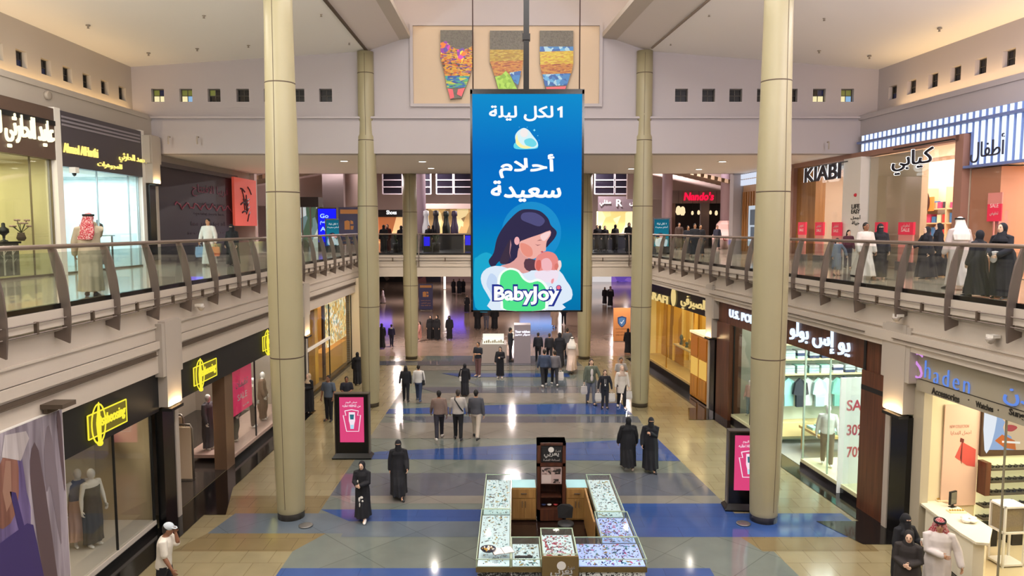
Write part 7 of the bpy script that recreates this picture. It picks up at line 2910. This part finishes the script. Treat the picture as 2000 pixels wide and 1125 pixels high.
    if shoes:
        for sd in (-1, 1):
            b = MB()
            a0 = ank[sd]
            tp = min(0, (a0.z - .08)) * 0
            zl = a0.z - .08
            b.loft([[Vector((a0.x + sd * .01 * k + x * math.cos(2 * PI * i / 12), a0.y + y0 + 0 * i, zl + .004 + (zz * (1 + math.sin(2 * PI * i / 12)))) ) for i in range(12)]
                    for k, (y0, x, zz) in enumerate(((-.085, .026, .03), (-.06, .040, .048), (.0, .042, .050), (.06, .046, .036), (.12, .045, .028), (.165, .030, .018)))])
            finish(b.v, b.f, 0, 'shoe', [mat('shoe_' + shoes, shoes, 0.45)])

    # ---- head
    def hpart(b, part, m, voxel=None):
        b.v = [HD(p) for p in b.v]
        if voxel:
            vs, fs = remeshed(b, voxel, 2)
        else:
            vs, fs = b.v, b.f
        return finish(vs, fs, b.m if not voxel else 0, part, m if isinstance(m, list) else [m])

    cc = cloth(cover_col if len(cover_col) == 6 else "E4E0DA")
    if cover in (None, 'cap') and not egg and hair:
        b = MB()
        b.ball((0, -.022, .026), (.083, .094, .104), 18, 12)
        b.ball((0, -.055, -.03), (.062, .05, .075), 14, 9)
        hpart(b, 'hair', mat('hair_' + hair, hair, 0.7), vox * .8)
    if cover == 'long_hair':
        b = MB()
        b.ball((0, -.022, .026), (.085, .096, .106), 18, 12)
        b.loft([ring((0, -.055, z), rx, ry, 16) for z, rx, ry in ((-.34, .05, .03), (-.28, .095, .045), (-.18, .11, .055), (-.06, .098, .07), (.03, .086, .08))])
        hpart(b, 'hair', mat('hair_' + hair, hair, 0.6), vox * .8)
    if cover == 'cap':
        b = MB()
        b.ball((0, -.008, .048), (.085, .102, .085), 18, 12)
        b.prism([(-.07, .07, .045), (-.06, .13, .04), (0, .16, .038), (.06, .13, .04), (.07, .07, .045)], (0, 0, .012))
        hpart(b, 'cap', cc, vox * .7)
    if cover in ('hijab', 'niqab'):
        b = MB()
        back = .036 if cover == 'hijab' else -.004
        b.ball((0, -back, .012), (.094, .108, .122), 20, 14)
        b.ball((0, -.045, -.04), (.088, .085, .11), 16, 10)
        if cover == 'niqab':
            b.ball((0, .03, -.06), (.078, .076, .09), 16, 10)
            b.loft([ring((0, .055, z), rx, ry, 16) for z, rx, ry in ((-.30, .085, .05), (-.18, .085, .055), (-.05, .075, .055))])
        b.loft([ring((0, y, z), rx, ry, 24, 7, am) for z, rx, ry, y, am in ((-.30, .215 * w, .145, -.02, .03), (-.235, .19 * w, .14, -.02, .02), (-.17, .12, .115, -.02, .0), (-.10, .088, .09, -.02, 0), (-.05, .080, .075, -.03, 0))])
        hpart(b, 'headscarf' if cover == 'hijab' else 'veil', cc, vox * .8)
        if cover == 'niqab':
            b = MB()
            pts = []
            for k in range(9):
                a = rad(-40 + 10 * k)
                pts.append((.098 * math.sin(a), -.0 + .112 * math.cos(a), .018))
            for q, dz_ in ((0, .014), (1, -.012)):
                pass
            vsb = [(x, y, z + .013) for x, y, z in pts] + [(x * 1.0, y, z - .011) for x, y, z in pts] + [(x * .9, y * .9, z + .013) for x, y, z in pts] + [(x * .9, y * .9, z - .011) for x, y, z in pts]
            n_ = len(pts)
            fb = [(i, i + 1, n_ + i + 1, n_ + i) for i in range(n_ - 1)] + [(2 * n_ + i, 3 * n_ + i, 3 * n_ + i + 1, 2 * n_ + i + 1) for i in range(n_ - 1)]
            b.add(vsb, fb, 0)
            for sd in (-1, 1):
                b.ball((sd * .032, .108, .018), (.014, .008, .008), 8, 5, 1)
            hpart(b, 'eye_opening', [sk, mat('eye_dark', '1A1412', 0.3)])
    if cover == 'ghutra':
        b = MB()
        b.ball((0, -.014, .022), (.088, .104, .108), 18, 12)
        b.loft([ring((0, y, z), rx, ry, 28, 8, am) for z, rx, ry, y, am in ((-.42, .19, .075, -.125, .06), (-.28, .21, .10, -.095, .06), (-.16, .165, .10, -.065, .05), (-.05, .12, .09, -.045, .03), (.05, .093, .085, -.03, 0))])
        hpart(b, 'headscarf', [mat('ghutra_white', 'E4E0DA', 0.85)] if cover_col == 'white' else [voronoi_mix('ghutra_red', ['A8323C', 'C89C98', 'A02A36', 'B04850', 'CDB0AA', '962632'], 75, 0.9)], vox * .8)
        b = MB()
        for z in (.068, .088):
            b.tube([(.094 * math.cos(2 * PI * i / 24), -.014 + .108 * math.sin(2 * PI * i / 24), z) for i in range(25)], .011, 8, 0)
        hpart(b, 'head_rope', mat('rope_black', '141414', 0.7))
    for fn in extra:
        fn(F_, t, dict(T=T, HD=HD, wri=wri, elb=elb, sh=sh, D=D, finish=finish))
    return t, F_, dict(wri=wri, elb=elb, T=T, sh=sh)


def bag(wp_, label, c='E8E4DE', w=0.32, h=0.38, d=0.12, yaw=0, group=None, zmin=0.03):
    """paper or plastic shopping bag hanging from a hand"""
    z = wp_.z - 0.10 - h - 0.10
    z = max(z, zmin)
    t = thing('shopping_bag', (wp_.x, wp_.y, z), label, 'bag', group)
    fr = turned((wp_.x, wp_.y, z), yaw)
    b = MB(fr)
    b.loft([[(-w * .42, -d * .45, 0), (w * .42, -d * .45, 0), (w * .42, d * .45, 0), (-w * .42, d * .45, 0)], [(-w * .5, -d * .5, h * .3), (w * .5, -d * .5, h * .3), (w * .5, d * .5, h * .3), (-w * .5, d * .5, h * .3)],
            [(-w * .44, -d * .3, h), (w * .44, -d * .3, h), (w * .44, d * .3, h), (-w * .44, d * .3, h)]], 0, False)
    b.build('bag_body', [mat('bag_' + c, c, 0.6)], t)
    b = MB(fr)
    hh = wp_.z - z - 0.10
    for y in (-d * .25, d * .25):
        b.tube([(-w * .2, y, h - .02), (-w * .12, y * .6, h + (hh - h) * .7), (0, 0, hh), (w * .12, y * .6, h + (hh - h) * .7), (w * .2, y, h - .02)], .008, 6, 0)
    b.build('handle', [mat('bag_' + c, c, 0.6)], t)
    return t


def strap(c, a, bq, w=.02):
    """cross-body strap with its pouch, as a part worn by the figure"""
    def fn(F_, t, k):
        T = k['T']
        b = MB()
        pts = [T((-.10, -.13, 1.40)), T((-.02, -.155, 1.28)), T((.08, -.15, 1.12)), T((.165, -.10, 1.0))]
        b.tube(pts, w, 6)
        pts = [T((-.10, .10, 1.41)), T((-.10, -.02, 1.475)), T((-.10, -.13, 1.40))]
        b.tube(pts, w, 6)
        k['finish'](b.v, b.f, 0, 'shoulder_strap', [mat('strap_' + c, c, 0.6)])
    return fn


def shoulder_bag(c, side=1):
    def fn(F_, t, k):
        T = k['T']
        b = MB()
        b.loft([[T((side * .235 + x, y, z)) for x, y in ((-.05, -.13), (.05, -.13), (.05, .11), (-.05, .11))] for z in (.80, .82, 1.0, 1.02)], 0, False)
        b.tube([T((side * .23, -.1, 1.0)), T((side * .2, -.09, 1.3)), T((side * .16, -.02, 1.475)), T((side * .2, .09, 1.3)), T((side * .23, .09, 1.0))], .012, 6)
        k['finish'](b.v, b.f, 0, 'shoulder_bag', [mat('strap_' + c, c, 0.6)])
    return fn


def held(c, side, size, off=(0, .02, -.03), part='phone'):
    def fn(F_, t, k):
        b = MB()
        p = k['wri'][side] + Vector(off)
        b.box(p.x - size[0] / 2, p.x + size[0] / 2, p.y - size[1] / 2, p.y + size[1] / 2, p.z - size[2] / 2, p.z + size[2] / 2)
        k['finish'](b.v, b.f, 0, part, [mat('held_' + c, c, 0.3)], False)
    return fn


def front_print(c, spots):
    def fn(F_, t, k):
        b = MB()
        for x, y, z, rx, rz in spots:
            b.ball((x, y, z), (rx, .02, rz), 8, 6)
        k['finish'](b.v, b.f, 0, 'robe_print', [mat('print_' + c, c, 0.8)])
    return fn


G0 = 0.016


def P(u, v, vh, yaw, label, z=G0, hmin=1.0, hmax=1.95, **kw):
    """stand a person where the feet meet the floor; the head height gives the stature"""
    p = at_z(u, v, z)
    h = at_y(u, vh, p.y).z - z
    h = max(hmin, min(hmax, h))
    if kw.get('cover') in ('hijab', 'niqab', 'ghutra', 'cap'):
        h -= 0.03
    kw.setdefault('vox', 0.015 if p.y < 22 else 0.019 if p.y < 33 else 0.026)
    return person(p, yaw, h, label, **kw)


WALK = (24, 8, -20, 14)
WALK2 = (-20, 14, 22, 8)
STEP = (12, 4, -10, 8)
STAND = (2, 0, -2, 0)
BK = '121218'

# ---- ground floor, nearest
P(709, 1016, 897, 172, 'woman in a black robe with white flower print looking at a phone', legs=STEP, arms=(('to', -.05, .27, 1.12), ('to', .06, .26, 1.10)), head=(0, 12), skin='p',
  robe=BK, cover='hijab', cover_col=BK, shoes='E4DED8', robe_hem=.13, extra=(held('101014', 1, (.075, .012, .14), (-.05, .05, .03)),
  front_print('E8E2DA', ((-.03, .175, .72, .05, .04), (.03, .18, .66, .03, .07), (-.06, .18, .62, .03, .03), (.02, .19, .5, .02, .08), (.05, .2, .38, .02, .07), (.08, .15, 1.16, .02, .05)))))
P(779, 970, 853, 188, 'woman fully veiled in black walking behind the woman with the flower print robe', legs=WALK, arms=((10, 10, 30), (-6, 9, 8)), skin='l', robe=BK, robe_w=1.12, cover='niqab', cover_col=BK, shoes='16161A', robe_hem=.12)
pp = at_z(317, 1018, 1.75)
person((pp.x, pp.y, G0), -80, 1.72, 'man in a white cap and white T-shirt rubbing his face at the lower left', skin='d', legs=STEP, arms=(('to', -.02, .16, 1.52), (8, 8, 20)), lean=6, head=(0, 12), top='D9D2C4', top_hem=.88, sleeve='short', bottom='15151A', cover='cap', cover_col='C4CCD2', shoes='202024', vox=.014)
P(1226, 916, 812, 4, 'person in a wide black robe seen from behind, left one of the pair', legs=STEP, arms=((6, 14, 10), (2, 12, 10)), robe='0F1016', robe_w=1.2, cover='hijab', cover_col='0F1016', shoes='B8A898', robe_hem=.14, width=1.12)
P(1270, 920, 812, 176, 'woman in black with a hand on her chest, right one of the pair', legs=STEP, arms=(('to', .02, .2, 1.25), (4, 12, 20)), skin='l', robe='101119', robe_w=1.15, cover='niqab', cover_col='101119', shoes='16161A', robe_hem=.10, width=1.08)
# walking trio seen from behind
P(858, 857, 760, 8, 'man in a brown sweater walking away, leftmost of the three friends', legs=WALK2, arms=((14, 12, 20), (-10, 10, 12)), skin='d', top='7E6A60', bottom='22202A', hair='1A1614', shoes='C8C0B8', width=1.05)
P(895, 858, 760, 2, 'man in a pale sweater with a dark cross-body strap walking away', legs=STEP, arms=((6, 14, 24), (8, 14, 24)), skin='m', top='B8B0A8', bottom='141418', hair='3A302A', shoes='24242A', width=1.06, extra=(strap('1A1A20', 0, 0),))
P(930, 856, 758, -6, 'man in a dark grey sweater and cream trousers walking away', legs=WALK, arms=((6, 10, 14), (-8, 12, 10)), skin='m', top='4C4C52', bottom='C0B2A2', hair='1C1816', shoes='1C1C20', width=1.04)
P(908, 772, 708, 5, 'woman in a black robe with a white handbag ahead of the three friends', legs=STEP, arms=((10, 16, 40), (4, 10, 10)), robe='16161E', cover='hijab', cover_col='16161E', shoes='16161A', extra=(shoulder_bag('D8D2CC', -1),))
P(793, 784, 713, 6, 'woman with long dark hair in black clothes walking away beside the woman in white', legs=STEP, arms=((4, 16, 10), (2, 8, 6)), top='17171D', bottom='17171D', cover='long_hair', hair='17120F', shoes='1A1A1E', skin='m')
P(818, 783, 710, 0, 'woman in a white top and dark jeans with a black shoulder bag walking away', legs=WALK, arms=((4, 9, 10), (0, 12, 10)), top='CFCBC6', bottom='2A3650', hair='1E1612', shoes='3A4A6A', skin='m', extra=(shoulder_bag('141416', 1),))
# shoppers with white bags
r1 = P(1154, 789, 700, 186, 'woman in a striped open jacket and grey jeans carrying white bags', legs=STEP, arms=((6, 24, 10), (2, 14, 10)), skin='p', top='5E6456', top_hem=.82, bottom='6E7480', cover='long_hair', hair='3A2C24', shoes='1C1C20',
       extra=(front_print('D8D0CC', ((0, .135, 1.22, .055, .14), (0, .14, 1.0, .055, .12))),))
r2 = P(1181, 797, 722, 178, 'short woman in a black vest with a white lanyard card carrying bags', legs=STAND, arms=((2, 18, 8), (2, 18, 8)), skin='p', top='1C1C24', bottom='20222C', cover='long_hair', hair='4A382C', shoes='15151A',
       extra=(front_print('E8E4E0', ((0, .148, 1.06, .035, .05), (-.03, .145, 1.22, .008, .12), (.03, .145, 1.22, .008, .12))),))
r3 = P(1214, 796, 712, 184, 'woman in a long white coat and black trousers beside the column', legs=STEP, arms=((2, 14, 12), (4, 14, 12)), skin='p', top='D2C8BE', top_hem=.62, bottom='17171C', cover='hijab', cover_col='B8A090', shoes='C8BEB4')
P(1212, 772, 698, 182, 'man in a pale grey T-shirt walking behind the woman in the white coat', legs=STEP, arms=((0, 18, 8), (0, 10, 8)), skin='m', top='A8A4A2', sleeve='short', bottom='3A3A42', hair='1E1814')
for (rr, sd, lab) in ((r1, 1, "white shopping bag in the striped jacket woman's hand"), (r2, 1, "white shopping bag on the vest woman's side nearer the striped jacket"), (r2, -1, "white shopping bag on the vest woman's side nearer the white coat"), (r3, -1, 'white shopping bag held by the woman in the white coat')):
    wv = rr[1].world(rr[2]['wri'][sd])
    bag(wv, lab, 'C9C2BC', .26, .32, .12, 10)
# left shop door group
P(604, 806, 728, 150, 'woman in a loose black robe and beige headscarf near the tall left column', legs=STAND, arms=(('to', -.06, .2, 1.1), (4, 10, 20)), skin='p', robe='111115', robe_w=1.1, cover='hijab', cover_col='B8A084', shoes='16161A')
P(643, 822, 733, 165, 'man in a blue-grey T-shirt and black trousers standing beside the pink totem', legs=STAND, arms=((8, 16, 30), (0, 14, 10)), skin='d', top='4E5866', sleeve='short', bottom='14141A', hair='16120F', shoes='16161A', width=1.05)
P(678, 812, 735, 195, 'man in a dark T-shirt half hidden behind the pink totem', legs=STAND, arms=(('to', -.1, .22, 1.08), ('to', .1, .22, 1.06)), skin='d', top='1E1E28', sleeve='short', bottom='1A1A22', hair='16120F')
P(699, 750, 686, 10, 'woman in a black robe walking away beside the cream column', legs=STEP, arms=((2, 12, 8), (2, 12, 8)), robe='0F0F14', robe_w=1.15, cover='hijab', cover_col='0F0F14', shoes='16161A')
# around the small kiosk
P(977, 738, 677, 170, 'woman in a long black dress and pale shoes standing before the small white kiosk', legs=STAND, arms=(('to', -.06, .2, 1.15), (4, 10, 20)), skin='p', robe='12121A', robe_hem=.12, cover='long_hair', hair='17120F', shoes='D8CEC6')
P(934, 735, 668, 150, 'man in a dark top and rust trousers left of the small white kiosk', legs=STAND, arms=(('to', -.05, .22, 1.15), (2, 10, 10)), skin='m', top='20242E', bottom='6A4A4A', hair='16120F', shoes='B8A8A0', sleeve='short')
P(997, 705, 640, -80, 'person in dark clothes standing at the grey sign pillar', legs=STAND, arms=(('to', .0, .25, 1.1), ('to', .05, .25, 1.1)), skin='m', top='22242C', bottom='2A2830', hair='16120F')
P(1051, 706, 649, 0, 'person in dark clothes walking away, first from the grey sign pillar', legs=STEP, top='20222C', bottom='1A1A22', hair='2A2420', arms=((4, 10, 10), (2, 10, 10)), width=1.05)
P(1073, 707, 649, 0, 'person in dark clothes walking away, second from the grey sign pillar', legs=WALK, top='23242E', bottom='1C1C24', hair='4A443E', width=1.05)
P(1093, 716, 648, -4, 'woman in a dark robe walking away, between the two dark figures and the white robe', legs=STEP, robe='1A1C26', cover='hijab', cover_col='1A1C26', shoes='16161A')
P(1108, 702, 640, -10, 'man in a grey patterned shirt behind the white robed person', legs=STEP, top='5A5A60', bottom='2A2A34', hair='2A241E', arms=((4, 14, 14), (2, 16, 10)))
P(1117, 728, 655, -20, 'person in a long white robe and grey head cover walking away', legs=WALK, robe='CDB8AC', robe_hem=.16, cover='ghutra', cover_col='white', shoes='2A2422')
q1 = P(1063, 754, 680, 3, 'man in a slate blue jacket walking away', legs=WALK2, arms=((4, 12, 14), (2, 12, 12)), skin='m', top='3E4A62', bottom='17171E', hair='2A241F', shoes='D8D4D0', width=1.12)
q2 = P(1083, 752, 682, 0, 'man in a grey hooded top walking away with a white bag', legs=WALK, arms=((4, 10, 12), (-2, 14, 8)), skin='m', top='6E6C72', bottom='26262E', hair='3A322C', shoes='D8D4D0', width=1.05)
bag(q2[1].world(q2[2]['wri'][1]), 'white shopping bag carried by the man in the grey hooded top', 'E4DEDA', .30, .38, .12, 0)
# farther ground floor
P(841, 663, 615, 175, 'woman in a wide black robe, leftmost of the three women in black', legs=STEP, robe='0F0F14', robe_w=1.3, cover='hijab', cover_col='0F0F14', skin='p')
P(854, 664, 615, 150, 'woman in a black robe, middle of the three women in black', legs=STAND, robe='101015', robe_w=1.2, cover='hijab', cover_col='101015', skin='p')
P(878, 663, 616, 180, 'woman in a black robe standing apart, rightmost of the three women in black', legs=STAND, robe='101016', cover='niqab', cover_col='101016', skin='p')
P(820, 666, 628, 100, 'small girl in a pink dress beside the left far column', hmin=.9, legs=STAND, robe='C08A80', robe_hem=.3, cover='long_hair', hair='17120F', skin='p', sleeve='short', shoes='C8A8A0')
P(765, 676, 633, 0, 'boy in a dark blue outfit with a pale collar walking away between the left columns', hmin=1.1, legs=STEP, top='2A2A48', bottom='262A40', hair='16120F', skin='p', extra=(front_print('D8D0C8', ((0, -.11, 1.40, .11, .05),)),))
P(746, 680, 630, 20, 'person in black beside the cream column and the boy', legs=STEP, robe='0F0F14', cover='hijab', cover_col='0F0F14')
P(912, 610, 575, 190, 'woman in a black robe with a pale bag left of the hanging screen', legs=STEP, robe='14161E', robe_w=1.2, cover='hijab', cover_col='14161E', skin='p', extra=(shoulder_bag('C8C0BC', 1),))
for u, c, lab in ((933, '14141A', 'woman in black under the left bottom corner of the hanging screen'), (950, '3A3A48', 'person in grey trousers under the hanging screen, between two women in black'), (966, '121218', 'woman in black under the hanging screen near the small kiosk')):
    if u == 950:
        P(u, 643, 592, 0, lab, legs=STEP, top='4A3E40', bottom='5A5A68', hair='16120F')
    else:
        P(u, 643, 592, 0, lab, legs=STEP, robe=c, cover='hijab', cover_col=c)
P(1083, 640, 594, 170, 'person in a cream robe under the right half of the hanging screen', legs=STEP, robe='C4AC9C', robe_hem=.2, hair='16120F')
P(1101, 634, 588, 0, 'person in dark clothes under the right corner of the hanging screen', legs=STEP, top='1E2230', bottom='1E2230', hair='16120F')
P(1226, 690, 640, 10, 'woman in black half behind the cream column beside the orange sign', legs=STEP, robe='101016', cover='hijab', cover_col='101016')
P(1181, 594, 560, 180, 'woman in black with a pale shawl far off beyond the orange sign, nearer the screen', legs=STEP, robe='2A2A34', cover='hijab', cover_col='1A1A20')
P(1192, 598, 558, 180, 'woman in a black robe far off beyond the orange sign', legs=STEP, robe='12141C', cover='hijab', cover_col='9A8A90')
for u, v, vh, lab in ((886, 573, 545, 'person in black far off near the white light strip, first of three'), (897, 574, 544, 'person in black far off near the white light strip, second of three'), (905, 572, 545, 'person in black far off near the white light strip, third of three')):
    P(u, v, vh, 170, lab, legs=STAND, robe='1A1A24', cover='hijab', cover_col='1A1A24', robe_w=1.2)
P(748, 592, 563, 90, 'person in white far off between the left columns', legs=STEP, robe='D0C0C8', hair='16120F')

# ---- lower right trio
for (u, vh, hh, yaw, lab, kw) in (
        (1776, 1036, 1.60, 150, 'woman in a dark brown robe looking down at the lower right', dict(skin='p', robe='2A2422', robe_w=1.2, cover='hijab', cover_col='1E1A1A', head=(0, 10), arms=(('to', -.05, .2, 1.1), ('to', .06, .2, 1.08)))),
        (1790, 1020, 1.62, 195, 'veiled woman in black holding a white paper cup at the lower right', dict(skin='p', robe='111116', robe_w=1.15, cover='niqab', cover_col='111116', arms=(('to', -.12, .30, 1.22), (4, 10, 14)),
                                                                                                 extra=(held('F0ECE4', -1, (.08, .08, .11), (0, .07, .04), 'paper_cup'),))),
        (1836, 1010, 1.78, 165, 'man in a white robe and red checked headscarf at the lower right', dict(skin='m', robe='D6CCC6', robe_w=1.1, width=1.12, cover='ghutra', cover_col='red', head=(-12, 8), arms=((2, 22, 20), ('to', .02, .24, 1.12)), legs=STEP))):
    pt = at_z(u, vh, hh + G0)
    if u == 1790:
        pt = pt + Vector((0.02, 0.42, 0)); pt = Vector((pt.x, pt.y, 0))
    person((pt.x, pt.y, G0), yaw, hh, lab, vox=.014, **kw)

# ---- upper gallery left
P(180, 580, 412, 22, 'man in a beige robe and red checked headscarf behind the left railing', z=H + .002, skin='d', robe='A2977F', robe_w=1.05, robe_hem=.13, cover='ghutra', cover_col='red', head=(-40, 0),
  arms=((6, 14, 20), ('to', .05, .22, 1.50)), shoes='1C1A1A', legs=STEP, width=1.1)
w1 = P(409, 519, 426, 168, 'bearded man in a white robe carrying bags on the left gallery', z=H + .002, skin='m', robe='D2D0C8', legs=STEP, arms=((2, 18, 10), (2, 18, 10)), hair='16120F', shoes='8A7A6A', width=1.1)
bag(w1[1].world(w1[2]['wri'][1]), 'blue and white shopping bag of the bearded man on the left gallery', '8AA8C8', .34, .4, .14, 10, zmin=H + .01)
bag(w1[1].world(w1[2]['wri'][-1]), 'orange shopping bag between the bearded man and the woman in black', 'C86A42', .30, .36, .14, 10, zmin=H + .01)
P(455, 519, 436, 175, 'woman in a black robe walking beside the bearded man on the left gallery', z=H + .002, robe='0F0F14', robe_w=1.2, cover='niqab', cover_col='0F0F14', skin='p', legs=STEP)
# ---- upper gallery right
P(1633, 538, 465, 185, 'small girl in a blue-grey dress on the right gallery', z=H + .002, hmin=.9, hmax=1.3, skin='p', robe='6A7484', robe_hem=.42, robe_w=.95, cover='long_hair', hair='17120F', arms=((2, 40, 10), (4, 10, 10)), shoes='5A4A44')
P(1655, 524, 449, 185, 'child with dark hair in a maroon top behind the girl in the blue-grey dress', z=H + .002, hmin=1.1, skin='p', top='4A2230', bottom='3A3440', cover='long_hair', hair='17120F', legs=STAND)
P(1687, 546, 431, 190, 'man in a white robe with short black hair walking on the right gallery', z=H + .002, skin='d', robe='CFC6BE', robe_hem=.12, hair='16120F', legs=WALK, shoes='1C1A1A', width=1.08, arms=((4, 10, 14), (2, 10, 20)))
P(1715, 545, 434, 170, 'woman in a black robe beside the short-haired man in white on the right gallery', z=H + .002, robe='13131B', cover='niqab', cover_col='13131B', skin='p', legs=STEP, robe_w=1.05)
P(1806, 545, 440, 95, 'woman in a wide black robe on the right gallery, nearer the large sale stand', z=H + .002, robe='14141D', robe_w=1.35, cover='hijab', cover_col='14141D', skin='p', legs=STEP, arms=((2, 10, 10), ('to', .12, .34, 1.08)))
P(1829, 541, 433, 75, 'woman in a wide black robe on the right gallery, nearer the man in white headscarf', z=H + .002, robe='13131C', robe_w=1.4, cover='hijab', cover_col='13131C', skin='p', legs=STEP)
P(1868, 566, 420, 5, 'man in a pale robe and white headscarf seen from behind on the right gallery', z=H + .002, skin='m', robe='B8ACA8', robe_w=1.08, robe_hem=.12, cover='ghutra', cover_col='white', shoes='2A2422', legs=STEP, width=1.1, arms=((0, 14, 20), (0, 14, 20)))
P(1906, 580, 446, 20, 'woman in a black robe at the right railing beside the man in white headscarf', z=H + .002, robe='12131C', robe_w=1.25, cover='hijab', cover_col='12131C', skin='p', legs=STEP)
P(1955, 584, 432, 110, 'woman in black leaning on the right railing with a pale wrap in her arms', z=H + .002, robe='11121B', robe_w=1.3, cover='hijab', cover_col='11121B', skin='p', legs=STAND, lean=8,
  arms=(('to', -.12, .3, 1.05), ('to', .12, .3, 1.05)), extra=(front_print('C8C0C0', ((0, .26, 1.02, .14, .07), (.04, .26, .92, .09, .10))),))
# ---- bridge and far upper floor
k_ = 0
for u, yy, hh, c, lab in ((750, 42, 1.62, '14141C', 'person in black at the bridge railing beside the left tall column'), (757, 43, 1.66, '5A2A2A', 'person in a maroon top at the bridge railing between the left columns'), (784, 42.5, 1.58, '1A1A24', 'person in black at the bridge railing by the potted plant'),
                          (838, 46, 1.6, '121218', 'person in black on the bridge by the small blue display, first of two'), (846, 46.4, 1.62, '15151C', 'person in black on the bridge by the small blue display, second of two'),
                          (1166, 47, 1.62, '14141A', 'person in black on the bridge right of the screen, first of four'), (1171, 47.5, 1.6, '17171E', 'person in black on the bridge right of the screen, second of four'), (1181, 46.5, 1.58, '14141A', 'person in black on the bridge right of the screen, third of four'),
                          (1201, 46, 1.66, '16161C', 'person in black on the bridge right of the screen, fourth of four'), (1228, 42, 1.75, '1C1E26', 'person in dark clothes at the bridge railing beside the cream column'),
                          (1262, 41.5, 1.7, '2A2A34', 'person in dark clothes at the bridge end behind the cream column')):
    x_ = (u - 1000) / F * yy
    person((x_, yy, H + .002), 180 if k_ % 2 else 20, hh, lab, vox=.028, robe=c, cover='hijab', cover_col=c, skin='p')
    k_ += 1
for u, v, vh, c, lab in ((1343, 500, 440, '1E1E28', 'person in dark clothes in front of the red lettered restaurant, nearest the pendant lamps'), (1356, 503, 436, '23262E', 'tall person in dark clothes in front of the red lettered restaurant'), (1367, 501, 438, '1A1A22', 'person in black in front of the red lettered restaurant, nearer the planter column'),
                         (1326, 488, 432, '3A2A20', 'person in brown under the large pendant lamps'), (1400, 487, 440, '2A2C3A', 'person in navy beside the planter column')):
    P(u, v, vh, 180, lab, z=H + .002, hmin=1.5, hmax=1.8, robe=c, cover=None, hair='16120F', vox=.028, legs=STEP, robe_hem=.15)

# ---- mannequins
def mannequin(loc, yaw, label, **kw):
    kw.setdefault('hair', '')
    return person(loc, yaw, kw.pop('h', 1.76), label, 'mannequin', 'mannequin', skin='w', egg=True, shoes=None, **kw)


ZD = 0.245
p = at_z(168, 1078, ZD)
mannequin((p.x - .28, p.y + .28, ZD), -125, 'white mannequin in a blue sleeveless top and pink skirt in the near left window', robe='C9A496', robe_top=1.06, robe_hem=.15, top='5A6488', top_hem=1.0, sleeve='none', vox=.014, arms=((2, 14, 6), (2, 14, 6)))
p = at_z(188, 1062, ZD)
mannequin((p.x + .02, p.y - .12, ZD), -110, 'white mannequin in a long dark strapless dress in the near left window', robe='33363C', robe_top=1.33, robe_hem=.1, vox=.014, arms=((4, 14, 8), (2, 14, 6)))
mannequin(left((0.55, 23.0, 0.29)), -70, 'mannequin in a grey dress behind the pink sale banner', robe='4A4648', vox=.019)
mannequin(left((0.5, 24.6, 0.29)), -80, 'mannequin in a pale jacket in the long dress window, next to the cream column', top='B8A89A', bottom='5A4A44', vox=.019)
mannequin(left((0.5, 25.6, 0.29)), -80, 'mannequin in a brown dress in the long dress window, behind the cream column', robe='6A5040', vox=.019)
mannequin(left((1.0, 22.1, 0.29)), -100, 'mannequin in a long dark grey dress beside the bronze pillar of the dress shop', robe='4E4C50', vox=.018)
p = at_z(1614, 908, .27)
mannequin((p.x, p.y, .27), 160, 'white shirted mannequin in brown trousers in the wood-clad shop window', top='E0E2DC', bottom='6B5A48', vox=.017, arms=((10, 14, 30), (-6, 14, 10)), legs=(12, 4, -6, 6), h=1.82)
mannequin(right((0.55, 26.2, .27)), 120, 'small mannequin in a pink top in the far window of the wood-clad shop', top='D8B0A8', bottom='7A98A8', vox=.02, h=1.35)
mannequin(right((0.6, 24.6, .27)), 120, 'mannequin in a mint top in the far window beside the cream column', top='C8CC60', bottom='3A4048', vox=.02)
bpy.data.scenes.remove(TMP)
